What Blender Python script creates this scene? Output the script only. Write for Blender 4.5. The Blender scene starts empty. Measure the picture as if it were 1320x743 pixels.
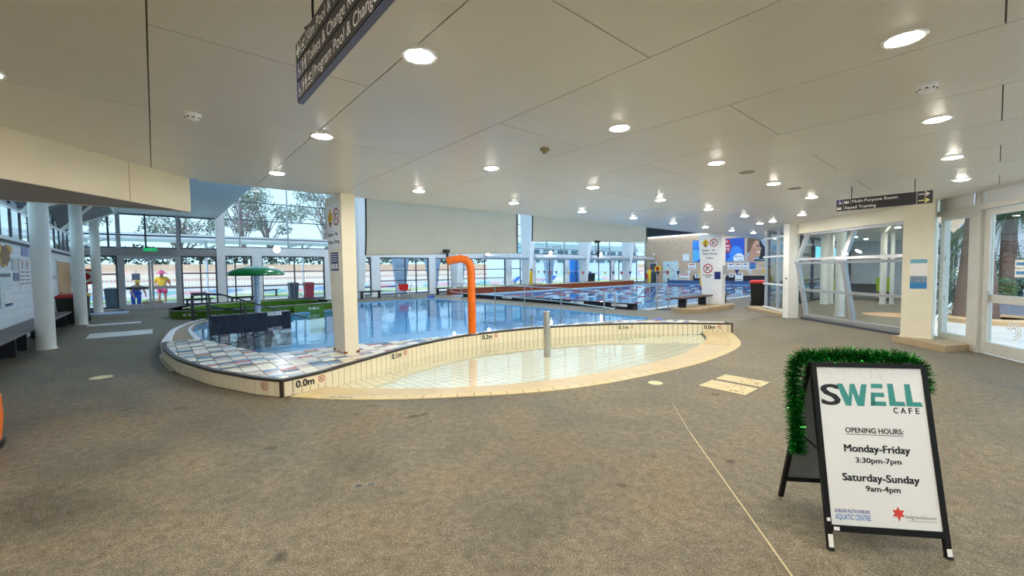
import bpy, bmesh, math, random
from mathutils import Vector, Matrix
from mathutils.geometry import delaunay_2d_cdt
random.seed(7)
SC = bpy.context.scene
COL = SC.collection
PI = math.pi

# ------------------------------------------------------------------ camera, sky, sun, exposure
cam_data = bpy.data.cameras.new('camera')
cam_data.sensor_width = 36.0
cam_data.sensor_fit = 'HORIZONTAL'
cam_data.lens = 535.9 / 1320 * 36
cam_data.clip_end = 400
cam = bpy.data.objects.new('camera', cam_data)
COL.objects.link(cam)
_p, _r = math.radians(2.534), math.radians(-.693)
_fw = Vector((0, math.cos(_p), -math.sin(_p)))
_up = Vector((0, math.sin(_p), math.cos(_p)))
_rt = Vector((1, 0, 0))
_rt2 = _rt * math.cos(_r) + _up * math.sin(_r)
_up2 = -_rt * math.sin(_r) + _up * math.cos(_r)
_m = Matrix((_rt2, _up2, -_fw)).transposed().to_4x4()
_m.translation = Vector((0, 0, 1.63))
cam.matrix_world = _m
SC.camera = cam

world = bpy.data.worlds.new('sky')
SC.world = world
world.use_nodes = True
wn, wl = world.node_tree.nodes, world.node_tree.links
wn.clear()
w_out = wn.new('ShaderNodeOutputWorld')
w_bg = wn.new('ShaderNodeBackground')
w_tc = wn.new('ShaderNodeTexCoord')
w_sep = wn.new('ShaderNodeSeparateXYZ')
w_ramp = wn.new('ShaderNodeValToRGB')
wl.new(w_tc.outputs['Generated'], w_sep.inputs[0])
wl.new(w_sep.outputs['Z'], w_ramp.inputs[0])
w_ramp.color_ramp.elements[0].position = 0.0
w_ramp.color_ramp.elements[0].color = (.56, .83, 1.0, 1)
w_ramp.color_ramp.elements[1].position = .6
w_ramp.color_ramp.elements[1].color = (.38, .66, 1.0, 1)
wl.new(w_ramp.outputs[0], w_bg.inputs[0])
w_bg.inputs[1].default_value = 1.2
wl.new(w_bg.outputs[0], w_out.inputs[0])

sun_d = bpy.data.lights.new('sun', 'SUN')
sun_d.energy = 2.2
sun_d.angle = math.radians(1.5)
sun_d.color = (1, .95, .86)
sun = bpy.data.objects.new('sun', sun_d)
COL.objects.link(sun)
sun.rotation_euler = Vector((.25, .80, -1.15)).to_track_quat('-Z', 'Y').to_euler()
sun.location = (0, -10, 30)

SC.view_settings.view_transform = 'Standard'
SC.view_settings.look = 'None'
SC.view_settings.gamma = 1
SC.view_settings.use_curve_mapping = False
SC.view_settings.exposure = 0.5
LAMP_RADIANCE = 185.0
SC.cycles.sample_clamp_indirect = 6.0
SC.cycles.max_bounces = 12
SC.cycles.diffuse_bounces = 5
SC.cycles.transparent_max_bounces = 24

# ------------------------------------------------------------------ frames
AL = math.radians(40.665)
VV = Vector((math.cos(AL), math.sin(AL), 0))       # along the glass facade
UU = Vector((-math.sin(AL), math.cos(AL), 0))      # towards the glass facade
ZZ = Vector((0, 0, 1))
def W(s, t, z=0.0):
    return VV * s + UU * t + ZZ * z
CEIL = 2.955

# ------------------------------------------------------------------ materials
def srgb(r, g, b):
    f = lambda c: (c / 255 / 12.92) if c / 255 <= .04045 else ((c / 255 + .055) / 1.055) ** 2.4
    return (f(r), f(g), f(b))
MATS = {}
def mat(name, rgb, rough=.5, metal=0.0, var=.06, scale=6.0, bump=0.0, bscale=60.0, spec=.5, coat=0.0, emit=0.0, ecol=None, trans=0.0):
    if name in MATS:
        return MATS[name]
    m = bpy.data.materials.new(name)
    m.use_nodes = True
    nt = m.node_tree
    b = nt.nodes['Principled BSDF']
    c = srgb(*rgb)
    tc = nt.nodes.new('ShaderNodeTexCoord')
    nz = nt.nodes.new('ShaderNodeTexNoise')
    nz.inputs['Scale'].default_value = scale
    nz.inputs['Detail'].default_value = 5
    nt.links.new(tc.outputs['Object'], nz.inputs['Vector'])
    rp = nt.nodes.new('ShaderNodeValToRGB')
    rp.color_ramp.elements[0].position = .3
    rp.color_ramp.elements[1].position = .7
    rp.color_ramp.elements[0].color = tuple(max(0, x * (1 - var)) for x in c) + (1,)
    rp.color_ramp.elements[1].color = tuple(min(1, x * (1 + var)) for x in c) + (1,)
    nt.links.new(nz.outputs['Fac'], rp.inputs[0])
    nt.links.new(rp.outputs[0], b.inputs['Base Color'])
    b.inputs['Roughness'].default_value = rough
    b.inputs['Metallic'].default_value = metal
    b.inputs['Specular IOR Level'].default_value = spec
    b.inputs['Coat Weight'].default_value = coat
    if bump:
        n2 = nt.nodes.new('ShaderNodeTexNoise')
        n2.inputs['Scale'].default_value = bscale
        n2.inputs['Detail'].default_value = 6
        nt.links.new(tc.outputs['Object'], n2.inputs['Vector'])
        bp = nt.nodes.new('ShaderNodeBump')
        bp.inputs['Strength'].default_value = bump
        bp.inputs['Distance'].default_value = .01
        nt.links.new(n2.outputs['Fac'], bp.inputs['Height'])
        nt.links.new(bp.outputs[0], b.inputs['Normal'])
    if emit:
        b.inputs['Emission Color'].default_value = (ecol or c) + (1,)
        b.inputs['Emission Strength'].default_value = emit
    MATS[name] = m
    return m

def glass_mat(name, tint=(.93, .97, .97), ior=1.5, boost=1.0, rough=0.0):
    m = bpy.data.materials.new(name)
    m.use_nodes = True
    nt = m.node_tree
    nt.nodes.clear()
    o = nt.nodes.new('ShaderNodeOutputMaterial')
    mx = nt.nodes.new('ShaderNodeMixShader')
    tr = nt.nodes.new('ShaderNodeBsdfTransparent')
    gl = nt.nodes.new('ShaderNodeBsdfGlossy')
    fr = nt.nodes.new('ShaderNodeFresnel')
    fr.inputs['IOR'].default_value = ior
    tr.inputs[0].default_value = tint + (1,)
    gl.inputs['Roughness'].default_value = rough
    mul = nt.nodes.new('ShaderNodeMath'); mul.operation = 'MULTIPLY'; mul.inputs[1].default_value = boost
    mul.use_clamp = True
    nt.links.new(fr.outputs[0], mul.inputs[0])
    geo = nt.nodes.new('ShaderNodeNewGeometry')
    inv = nt.nodes.new('ShaderNodeMath'); inv.operation = 'SUBTRACT'; inv.inputs[0].default_value = 1.0
    nt.links.new(geo.outputs['Backfacing'], inv.inputs[1])
    m2 = nt.nodes.new('ShaderNodeMath'); m2.operation = 'MULTIPLY'
    nt.links.new(mul.outputs[0], m2.inputs[0])
    nt.links.new(inv.outputs[0], m2.inputs[1])
    nt.links.new(m2.outputs[0], mx.inputs[0])
    nt.links.new(tr.outputs[0], mx.inputs[1])
    nt.links.new(gl.outputs[0], mx.inputs[2])
    nt.links.new(mx.outputs[0], o.inputs[0])
    MATS[name] = m
    return m

def water_mat(name, tint, scale=2.2, strength=.05):
    m = glass_mat(name, tint, 1.33, 1.0, .015)
    nt = m.node_tree
    tc = nt.nodes.new('ShaderNodeTexCoord')
    nz = nt.nodes.new('ShaderNodeTexNoise')
    nz.inputs['Scale'].default_value = scale
    nz.inputs['Detail'].default_value = 3
    bp = nt.nodes.new('ShaderNodeBump')
    bp.inputs['Strength'].default_value = strength
    bp.inputs['Distance'].default_value = .1
    nt.links.new(tc.outputs['Object'], nz.inputs['Vector'])
    nt.links.new(nz.outputs['Fac'], bp.inputs['Height'])
    for n in nt.nodes:
        if n.type in ('FRESNEL', 'BSDF_GLOSSY'):
            nt.links.new(bp.outputs[0], n.inputs['Normal'])
    return m

def grid_mat(name, rgb, joint, w, h, rough=.3, var=.08, angle=0.0, mortar=.01, vertical=False, bump=.15):
    """tile or brick surface too far away to build piece by piece"""
    m = mat(name, rgb, rough, 0, var, 3.0)
    nt = m.node_tree
    b = nt.nodes['Principled BSDF']
    tc = nt.nodes.new('ShaderNodeTexCoord')
    mp = nt.nodes.new('ShaderNodeMapping')
    if vertical:
        mp.inputs['Rotation'].default_value = (PI / 2, 0, 0)
    br = nt.nodes.new('ShaderNodeTexBrick')
    br.inputs['Scale'].default_value = 1
    br.inputs['Brick Width'].default_value = w
    br.inputs['Row Height'].default_value = h
    br.inputs['Mortar Size'].default_value = mortar
    br.inputs['Mortar'].default_value = srgb(*joint) + (1,)
    c = srgb(*rgb)
    br.inputs['Color1'].default_value = tuple(x * (1 - var) for x in c) + (1,)
    br.inputs['Color2'].default_value = tuple(min(1, x * (1 + var)) for x in c) + (1,)
    nt.links.new(tc.outputs['Object'], mp.inputs[0])
    nt.links.new(mp.outputs[0], br.inputs['Vector'])
    nt.links.new(br.outputs[0], b.inputs['Base Color'])
    bp = nt.nodes.new('ShaderNodeBump')
    bp.inputs['Strength'].default_value = bump
    bp.invert = True
    nt.links.new(br.outputs['Fac'], bp.inputs['Height'])
    nt.links.new(bp.outputs[0], b.inputs['Normal'])
    return m

def floor_mat():
    m = bpy.data.materials.new('pebblecrete')
    m.use_nodes = True
    nt = m.node_tree
    b = nt.nodes['Principled BSDF']
    tc = nt.nodes.new('ShaderNodeTexCoord')
    def noise(sc, det, rough=.6):
        n = nt.nodes.new('ShaderNodeTexNoise')
        n.inputs['Scale'].default_value = sc
        n.inputs['Detail'].default_value = det
        n.inputs['Roughness'].default_value = rough
        nt.links.new(tc.outputs['Object'], n.inputs['Vector'])
        return n
    def ramp(src, a, bb, p0=.35, p1=.65):
        r = nt.nodes.new('ShaderNodeValToRGB')
        r.color_ramp.elements[0].position = p0
        r.color_ramp.elements[1].position = p1
        r.color_ramp.elements[0].color = a + (1,)
        r.color_ramp.elements[1].color = bb + (1,)
        nt.links.new(src, r.inputs[0])
        return r
    def mix(kind, f, a, c):
        x = nt.nodes.new('ShaderNodeMix')
        x.data_type = 'RGBA'
        x.blend_type = kind
        if isinstance(f, float):
            x.inputs['Factor'].default_value = f
        else:
            nt.links.new(f, x.inputs['Factor'])
        nt.links.new(a, x.inputs['A'])
        nt.links.new(c, x.inputs['B'])
        return x
    fine = noise(95, 3, .7)
    base = ramp(fine.outputs['Fac'], srgb(72, 68, 60), srgb(192, 185, 168), .30, .72)
    blot = noise(1.1, 6, .65)
    rb = ramp(blot.outputs['Fac'], srgb(188, 183, 172), srgb(250, 247, 240), .34, .64)
    x1 = mix('MULTIPLY', 1.0, base.outputs[0], rb.outputs[0])
    midn = noise(14, 4, .7)
    rm_ = ramp(midn.outputs['Fac'], srgb(206, 202, 194), (1, 1, 1), .35, .65)
    x1 = mix('MULTIPLY', 1.0, x1.outputs['Result'], rm_.outputs[0])
    rust = noise(.55, 5, .6)
    rr = ramp(rust.outputs['Fac'], (1, 1, 1), srgb(238, 222, 200), .5, .74)
    x2 = mix('MULTIPLY', 1.0, x1.outputs['Result'], rr.outputs[0])
    vo = nt.nodes.new('ShaderNodeTexVoronoi')
    vo.inputs['Scale'].default_value = 75
    nt.links.new(tc.outputs['Object'], vo.inputs['Vector'])
    spk = ramp(vo.outputs['Distance'], (1, 1, 1), (0, 0, 0), .10, .2)
    sel = noise(60, 1)
    sr = ramp(sel.outputs['Fac'], (0, 0, 0), (.85, .85, .85), .50, .58)
    mm = nt.nodes.new('ShaderNodeMath'); mm.operation = 'MULTIPLY'
    nt.links.new(spk.outputs[0], mm.inputs[0]); nt.links.new(sr.outputs[0], mm.inputs[1])
    lightc = nt.nodes.new('ShaderNodeRGB'); lightc.outputs[0].default_value = srgb(226, 222, 208) + (1,)
    x3 = mix('MIX', mm.outputs[0], x2.outputs['Result'], lightc.outputs[0])
    stain = noise(2.7, 2, .5)
    st = ramp(stain.outputs['Fac'], srgb(150, 146, 138), (1, 1, 1), .27, .31)
    x4 = mix('MULTIPLY', .7, x3.outputs['Result'], st.outputs[0])
    nt.links.new(x4.outputs['Result'], b.inputs['Base Color'])
    ro = ramp(blot.outputs['Fac'], (.42, .42, .42), (.75, .75, .75), .3, .7)
    nt.links.new(ro.outputs[0], b.inputs['Roughness'])
    b.inputs['Specular IOR Level'].default_value = .35
    bp = nt.nodes.new('ShaderNodeBump')
    bp.inputs['Strength'].default_value = .35
    bp.inputs['Distance'].default_value = .004
    nt.links.new(fine.outputs['Fac'], bp.inputs['Height'])
    nt.links.new(bp.outputs[0], b.inputs['Normal'])
    return m

M_floor = floor_mat()
M_ceil = mat('painted_ceiling_panel', (232, 228, 218), .28, 0, .02, 2, spec=.35)
M_gap = mat('dark_joint', (120, 115, 105), .9)
M_cream = mat('cream_paint', (240, 234, 214), .35, 0, .03, 3)
M_white = mat('white_paint', (240, 242, 244), .35, 0, .03, 3)
M_whitecol = mat('white_powder_coat', (236, 236, 230), .3, 0, .03, 3)
M_grey = mat('grey_aluminium', (178, 182, 190), .35, .3, .04, 4)
M_greydk = mat('dark_aluminium', (74, 78, 90), .4, .2, .05, 4)
M_brown = mat('taupe_paint', (158, 156, 158), .5, 0, .05, 4)
M_block = mat('painted_block', (240, 243, 246), .5, 0, .04, 5, bump=.1, bscale=40)
M_joint = mat('block_joint', (200, 204, 208), .8)
M_soffit = mat('soffit_paint', (196, 206, 216), .45, 0, .03, 2)
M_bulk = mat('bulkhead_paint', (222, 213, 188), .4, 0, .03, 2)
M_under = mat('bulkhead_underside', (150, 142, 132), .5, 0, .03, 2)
M_black = mat('black_plastic', (22, 22, 26), .35, 0, .1, 8)
M_blackmetal = mat('black_frame_metal', (12, 12, 14), .5, 0, .1, 20, spec=.3)
M_blacktile = mat('black_glazed_tile', (24, 26, 40), .15, 0, .2, 6)
M_steel = mat('brushed_steel', (196, 194, 188), .28, .9, .05, 30)
M_orange = mat('orange_gloss', (238, 112, 10), .22, 0, .04, 3, coat=.3)
M_green = mat('green_fibreglass', (6, 112, 44), .2, 0, .06, 3, coat=.3)
M_greentile = mat('green_tile', (78, 122, 28), .25, 0, .15, 6)
M_tilew = mat('cream_wall_tile', (240, 230, 202), .22, 0, .03, 9)
M_tilef = mat('cream_floor_tile', (240, 232, 208), .3, 0, .04, 9)
M_grout = mat('dark_grout', (74, 70, 62), .9)
M_groutl = mat('tan_grout', (78, 70, 52), .9)
M_coping = mat('dark_coping', (58, 50, 46), .4, 0, .12, 14)
M_rim = mat('yellow_cream_band', (204, 184, 142), .4, 0, .08, 2.5)
M_rimtile = mat('yellow_edge_tile', (214, 194, 142), .35, 0, .06, 7)
M_rimgrout = mat('brown_grout', (132, 108, 66), .9)
M_wood = mat('red_brown_timber', (142, 62, 30), .4, 0, .2, 5)
M_bench = mat('dark_brown_timber', (84, 54, 46), .5, 0, .2, 9)
M_benchg = mat('grey_brown_timber', (128, 118, 118), .55, 0, .12, 6)
M_benchleg = mat('dark_bench_metal', (34, 36, 48), .4, .2, .1, 9)
M_red = mat('red_plastic', (196, 34, 28), .35, 0, .06, 6)
M_yellow = mat('yellow_plastic', (240, 190, 30), .35, 0, .06, 6)
M_blue = mat('blue_plastic', (30, 84, 214), .4, 0, .06, 6)
M_navy = mat('navy_print', (26, 40, 110), .5)
M_concrete = mat('tan_concrete', (176, 154, 122), .6, 0, .12, 4, bump=.2, bscale=50)
M_sandpath = mat('sandy_path', (158, 140, 116), .6, 0, .1, 8, bump=.2, bscale=60)
M_whitekerb = mat('white_tile_kerb', (232, 234, 240), .3, 0, .05, 6)
M_print = mat('white_print', (244, 244, 244), .5, 0, .02, 5)
M_inkblack = mat('black_ink', (22, 22, 26), .5, 0, .02, 5)
M_signblack = mat('charcoal_sign', (38, 38, 44), .4, 0, .04, 6)
M_signred = mat('sign_red', (186, 30, 34), .45, 0, .02, 5)
M_signyellow = mat('sign_yellow', (244, 196, 34), .45, 0, .02, 5)
M_teal = mat('teal_ink', (58, 150, 146), .45, 0, .02, 5)
M_brick = grid_mat('tan_brick', (214, 184, 154), (176, 156, 136), .24, .086, .7, .12, vertical=True, mortar=.01)
M_pooltile = grid_mat('pale_blue_pool_tile', (128, 190, 228), (98, 156, 198), .25, .25, .3, .05, mortar=.008)
M_lamp = mat('lamp_diffuser', (255, 244, 220), .5, emit=LAMP_RADIANCE, ecol=(1, .92, .79))
M_flood = mat('flood_diffuser', (255, 255, 255), .5, emit=110, ecol=(.95, .97, 1))
M_strip = mat('strip_light', (255, 255, 255), .5, emit=3.2, ecol=(.95, .97, 1))
M_glass = glass_mat('clear_glass', (.95, .98, .98), 1.45)
M_glassd = glass_mat('tinted_glass', (.62, .68, .72), 1.5)
M_water = water_mat('pool_water', (.80, .93, .99), 2.0, .05)
M_waterw = water_mat('shallow_water', (.95, .985, .97), 2.4, .035)
M_fabric = mat('grey_screen_fabric', (196, 196, 186), .8, 0, .05, 1.5, bump=.3, bscale=5)
_nt = M_fabric.node_tree
_tl = _nt.nodes.new('ShaderNodeBsdfTranslucent'); _tl.inputs[0].default_value = (.62, .62, .56, 1)
_mx = _nt.nodes.new('ShaderNodeMixShader'); _mx.inputs[0].default_value = .28
_nt.links.new(_nt.nodes['Principled BSDF'].outputs[0], _mx.inputs[1]); _nt.links.new(_tl.outputs[0], _mx.inputs[2])
_nt.links.new(_mx.outputs[0], _nt.nodes['Material Output'].inputs[0])

# ------------------------------------------------------------------ mesh building
ABS = {}
class MB:
    def __init__(self):
        self.v, self.f = [], []
    def add(self, vs, fs):
        n = len(self.v)
        self.v += [Vector(p) for p in vs]
        self.f += [tuple(i + n for i in q) for q in fs]
        return self
    def obox(self, o, a, b, c):
        o, a, b, c = Vector(o), Vector(a), Vector(b), Vector(c)
        if a.cross(b).dot(c) < 0:
            a, b = b, a
        P = [o, o + a, o + a + b, o + b]
        return self.add(P + [q + c for q in P], [(3, 2, 1, 0), (4, 5, 6, 7), (0, 1, 5, 4), (1, 2, 6, 5), (2, 3, 7, 6), (3, 0, 4, 7)])
    def box(self, x0, x1, y0, y1, z0, z1):
        return self.obox((x0, y0, z0), (x1 - x0, 0, 0), (0, y1 - y0, 0), (0, 0, z1 - z0))
    def bst(self, s0, s1, t0, t1, z0, z1):
        return self.obox(W(s0, t0, z0), VV * (s1 - s0), UU * (t1 - t0), ZZ * (z1 - z0))
    def bar(self, p, q, w, h, up=(0, 0, 1)):
        p, q = Vector(p), Vector(q)
        d = q - p
        a = d.cross(Vector(up))
        if a.length < 1e-6:
            a = Vector((1, 0, 0))
        a.normalize()
        b = a.cross(d).normalized()
        return self.obox(p - a * w / 2 - b * h / 2, a * w, b * h, d)
    def prism(self, poly, z0, z1):
        n = len(poly)
        A = sum(poly[i][0] * poly[(i + 1) % n][1] - poly[(i + 1) % n][0] * poly[i][1] for i in range(n))
        if A < 0:
            poly = poly[::-1]
        zb = z0 if callable(z0) else (lambda p: z0)
        zt = z1 if callable(z1) else (lambda p: z1)
        vs = [(p[0], p[1], zb(p)) for p in poly] + [(p[0], p[1], zt(p)) for p in poly]
        fs = [tuple(range(n))[::-1], tuple(range(n, 2 * n))] + [(i, (i + 1) % n, n + (i + 1) % n, n + i) for i in range(n)]
        return self.add(vs, fs)
    def extr(self, pts, d):
        """planar polygon of 3-D points pushed along vector d"""
        pts = [Vector(p) for p in pts]; d = Vector(d); n = len(pts)
        nv = Vector((0, 0, 0))
        for i in range(n):
            nv += pts[i].cross(pts[(i + 1) % n])
        if nv.dot(d) < 0:
            pts = pts[::-1]
        return self.add(pts + [p + d for p in pts], [tuple(range(n))[::-1], tuple(range(n, 2 * n))] + [(i, (i + 1) % n, n + (i + 1) % n, n + i) for i in range(n)])
    def poly(self, pts):
        return self.add(pts, [tuple(range(len(pts)))])
    def tube(self, pts, r, n=10, cap=True):
        pts = [Vector(p) for p in pts]
        rs = r if isinstance(r, (list, tuple)) else [r] * len(pts)
        rings = []
        ref = None
        for i, p in enumerate(pts):
            d = (pts[min(i + 1, len(pts) - 1)] - pts[max(i - 1, 0)]).normalized()
            if ref is None:
                ref = d.orthogonal().normalized()
            a = (ref - d * ref.dot(d))
            a = a.normalized() if a.length > 1e-5 else d.orthogonal().normalized()
            ref = a
            b = d.cross(a)
            rings.append([p + (a * math.cos(2 * PI * k / n) + b * math.sin(2 * PI * k / n)) * rs[i] for k in range(n)])
        base = len(self.v)
        for rg in rings:
            self.v += rg
        for i in range(len(pts) - 1):
            for k in range(n):
                self.f.append((base + i * n + k, base + i * n + (k + 1) % n, base + (i + 1) * n + (k + 1) % n, base + (i + 1) * n + k))
        if cap:
            self.f.append(tuple(base + k for k in range(n))[::-1])
            self.f.append(tuple(base + (len(pts) - 1) * n + k for k in range(n)))
        return self
    def cyl(self, p, q, r, r2=None, n=16):
        return self.tube([p, q], [r, r if r2 is None else r2], n)
    def lathe(self, c, prof, n=24):
        """prof: list of (r, z) from bottom to top about a vertical axis at c"""
        c = Vector(c); base = len(self.v)
        for r, z in prof:
            for k in range(n):
                a = 2 * PI * k / n
                self.v.append(c + Vector((r * math.cos(a), r * math.sin(a), z)))
        for i in range(len(prof) - 1):
            for k in range(n):
                self.f.append((base + i * n + k, base + i * n + (k + 1) % n, base + (i + 1) * n + (k + 1) % n, base + (i + 1) * n + k))
        self.f.append(tuple(base + k for k in range(n))[::-1])
        self.f.append(tuple(base + (len(prof) - 1) * n + k for k in range(n)))
        return self
    def ring(self, c, r0, r1, a, b, depth=.002, n=28):
        """flat ring in the plane of unit vectors a, b"""
        c, a, b = Vector(c), Vector(a), Vector(b)
        base = len(self.v)
        for k in range(n):
            d = a * math.cos(2 * PI * k / n) + b * math.sin(2 * PI * k / n)
            self.v += [c + d * r0, c + d * r1]
        for k in range(n):
            i, j = base + 2 * k, base + 2 * ((k + 1) % n)
            self.f.append((i, i + 1, j + 1, j))
        return self
    def disc(self, c, r, a, b, n=28, ry=None):
        c, a, b = Vector(c), Vector(a), Vector(b)
        ry = r if ry is None else ry
        return self.poly([c + a * r * math.cos(2 * PI * k / n) + b * ry * math.sin(2 * PI * k / n) for k in range(n)])
    def mesh(self, name, off, material, smooth=False):
        me = bpy.data.meshes.new(name)
        me.from_pydata([tuple(p - off) for p in self.v], [], self.f)
        if material:
            me.materials.append(material)
        if smooth:
            me.polygons.foreach_set('use_smooth', [True] * len(me.polygons))
            try:
                me.set_sharp_from_angle(angle=math.radians(40))
            except Exception:
                pass
        me.update()
        return me
    def build(self, name, material, parent=None, smooth=False):
        if parent is not None:
            off = ABS[parent.name]
        else:
            xs = [p.x for p in self.v]; ys = [p.y for p in self.v]; zs = [p.z for p in self.v]
            off = Vector(((min(xs) + max(xs)) / 2, (min(ys) + max(ys)) / 2, min(zs)))
        o = bpy.data.objects.new(name, self.mesh(name, off, material, smooth))
        COL.objects.link(o)
        if parent is not None:
            o.parent = parent
        else:
            o.location = off
        ABS[o.name] = off
        return o

def tag(o, label, cat, group=None, kind=None):
    if label: o['label'] = label
    if cat: o['category'] = cat
    if group: o['group'] = group
    if kind: o['kind'] = kind
    return o
def thing(name, label, cat, loc=(0, 0, 0), group=None):
    o = bpy.data.objects.new(name, None)
    o.empty_display_size = .2
    COL.objects.link(o)
    o.location = loc
    ABS[o.name] = Vector(loc)
    return tag(o, label, cat, group)
def struct(o, label=None, cat=None):
    o['kind'] = 'structure'
    if label: o['label'] = label
    if cat: o['category'] = cat
    return o
def sempty(name, label, cat, loc=(0, 0, 0)):
    return struct(thing(name, label, cat, loc))
def piece(name, me, parent, loc, rotz=0.0, scale=(1, 1, 1)):
    """a part that shares mesh data; loc in world coordinates"""
    o = bpy.data.objects.new(name, me)
    COL.objects.link(o)
    o.parent = parent
    o.location = Vector(loc) - ABS[parent.name]
    o.rotation_euler = (0, 0, rotz)
    o.scale = scale
    ABS[o.name] = ABS[parent.name]
    return o
def copy_tree(o, parent=None):
    c = o.copy()
    COL.objects.link(c)
    c.parent = parent
    ABS[c.name] = ABS[o.name]
    for ch in o.children:
        copy_tree(ch, c)
    return c
def unit_box(name, material):
    return MB().box(-.5, .5, -.5, .5, 0, 1).mesh(name, Vector((0, 0, 0)), material)

_font_cache = {}
def text_mb(txt, bold=0.0):
    bold = 0.0
    key = (txt, bold)
    if key not in _font_cache:
        cu = bpy.data.curves.new('t', 'FONT')
        cu.body = txt
        cu.size = 1
        cu.offset = bold
        cu.resolution_u = 3
        ob = bpy.data.objects.new('t', cu)
        COL.objects.link(ob)
        dg = bpy.context.evaluated_depsgraph_get()
        dg.update()
        me = bpy.data.meshes.new_from_object(ob.evaluated_get(dg))
        vs = [v.co.copy() for v in me.vertices]
        fs = [tuple(p.vertices) for p in me.polygons]
        bpy.data.objects.remove(ob)
        bpy.data.curves.remove(cu)
        bpy.data.meshes.remove(me)
        _font_cache[key] = (vs, fs)
    return _font_cache[key]
def add_text(m, txt, o, right, up, width=None, height=None, bold=0.0, skew=0.0):
    """lettering fitted into width x height (cap height) with its lower left corner at o"""
    vs, fs = text_mb(txt, bold)
    if not vs:
        return m
    x0 = min(v.x for v in vs); x1 = max(v.x for v in vs)
    cap = .73
    sy = (height / cap) if height else None
    sx = (width / (x1 - x0)) if width else sy
    if sy is None:
        sy = sx
    o, right, up = Vector(o), Vector(right), Vector(up)
    # heavier strokes: overprint with small shifts
    sh = [(0, 0)] if not bold else [(a * bold, b * bold) for a in (-1.5, 1.5) for b in (-.9, .9)]
    for n_, (dx, dy) in enumerate(sh):
        m.add([o + right * ((v.x - x0 + dx) * sx + v.y * skew) + up * ((v.y + dy) * sy) + right.cross(up) * (n_ * 5e-5) for v in vs], fs)
    return m
def letters(name, material, parent, lines):
    m = MB()
    for L in lines:
        add_text(m, *L[:4], **L[4])
    return m.build(name, material, parent)

def crv(pts, n=8, closed=False):
    out = []
    P = [Vector((p[0], p[1], p[2] if len(p) > 2 else 0)) for p in pts]
    m = len(P)
    for i in range(m - 1):
        p0 = P[max(i - 1, 0)]; p1 = P[i]; p2 = P[i + 1]; p3 = P[min(i + 2, m - 1)]
        for k in range(n):
            t = k / n
            out.append(.5 * ((2 * p1) + (p2 - p0) * t + (2 * p0 - 5 * p1 + 4 * p2 - p3) * t * t + (3 * p1 - p0 - 3 * p2 + p3) * t ** 3))
    out.append(P[-1])
    return out
def arc_pts(c, step):
    """points at equal arc steps with tangents: list of (point, tangent, arc)"""
    out = []; acc = 0.0; nxt = step / 2
    for i in range(len(c) - 1):
        d = c[i + 1] - c[i]; L = d.length
        while acc + L >= nxt:
            out.append((c[i] + d * ((nxt - acc) / L), d.normalized(), nxt))
            nxt += step
        acc += L
    return out
def offset(c, d):
    """shift a planar polyline to its left by d"""
    out = []
    for i, p in enumerate(c):
        t = (c[min(i + 1, len(c) - 1)] - c[max(i - 1, 0)]).normalized()
        out.append(p + Vector((-t.y, t.x, 0)) * d)
    return out
def inside(p, poly):
    x, y = p[0], p[1]; r = False; n = len(poly); j = n - 1
    for i in range(n):
        xi, yi = poly[i][0], poly[i][1]; xj, yj = poly[j][0], poly[j][1]
        if (yi > y) != (yj > y) and x < (xj - xi) * (y - yi) / (yj - yi) + xi:
            r = not r
        j = i
    return r
def nearest(p, poly, closed=True):
    best = None; n = len(poly)
    px, py = p[0], p[1]
    for i in range(n if closed else n - 1):
        ax, ay = poly[i][0], poly[i][1]
        b = poly[(i + 1) % n]
        dx, dy = b[0] - ax, b[1] - ay
        L = dx * dx + dy * dy
        t = 0 if L < 1e-12 else max(0, min(1, ((px - ax) * dx + (py - ay) * dy) / L))
        qx, qy = ax + dx * t, ay + dy * t
        d = (qx - px) ** 2 + (qy - py) ** 2
        if best is None or d < best[0]:
            best = (d, qx, qy)
    return (best[1], best[2]), math.sqrt(best[0])
def parea(P):
    n = len(P)
    return .5 * sum(P[i][0] * P[(i + 1) % n][1] - P[(i + 1) % n][0] * P[i][1] for i in range(n))
def clip_half(P, a, b, c):
    """keep a*x + b*y <= c"""
    out = []
    for i in range(len(P)):
        p, q = P[i], P[(i + 1) % len(P)]
        dp, dq = a * p[0] + b * p[1] - c, a * q[0] + b * q[1] - c
        if dp <= 0: out.append(p)
        if (dp < 0 < dq) or (dq < 0 < dp):
            t = dp / (dp - dq)
            out.append((p[0] + (q[0] - p[0]) * t, p[1] + (q[1] - p[1]) * t))
    return out
def snap_tile(q, poly, gap):
    """a tile outline pulled inside an irregular outline; None when nothing is left"""
    ins = [inside(p, poly) for p in q]
    c = (sum(p[0] for p in q) / 4, sum(p[1] for p in q) / 4)
    if not any(ins) or (not inside(c, poly) and sum(ins) < 2):
        return None
    out = []
    for p, k in zip(q, ins):
        out.append(p if k else nearest(p, poly)[0])
    if abs(parea(out)) < abs(parea(q)) * .12:
        return None
    return out
def ordw(n):
    return ['first', 'second', 'third', 'fourth', 'fifth', 'sixth', 'seventh', 'eighth', 'ninth', 'tenth', 'eleventh', 'twelfth', 'thirteenth', 'fourteenth', 'fifteenth', 'sixteenth'][n]
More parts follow.
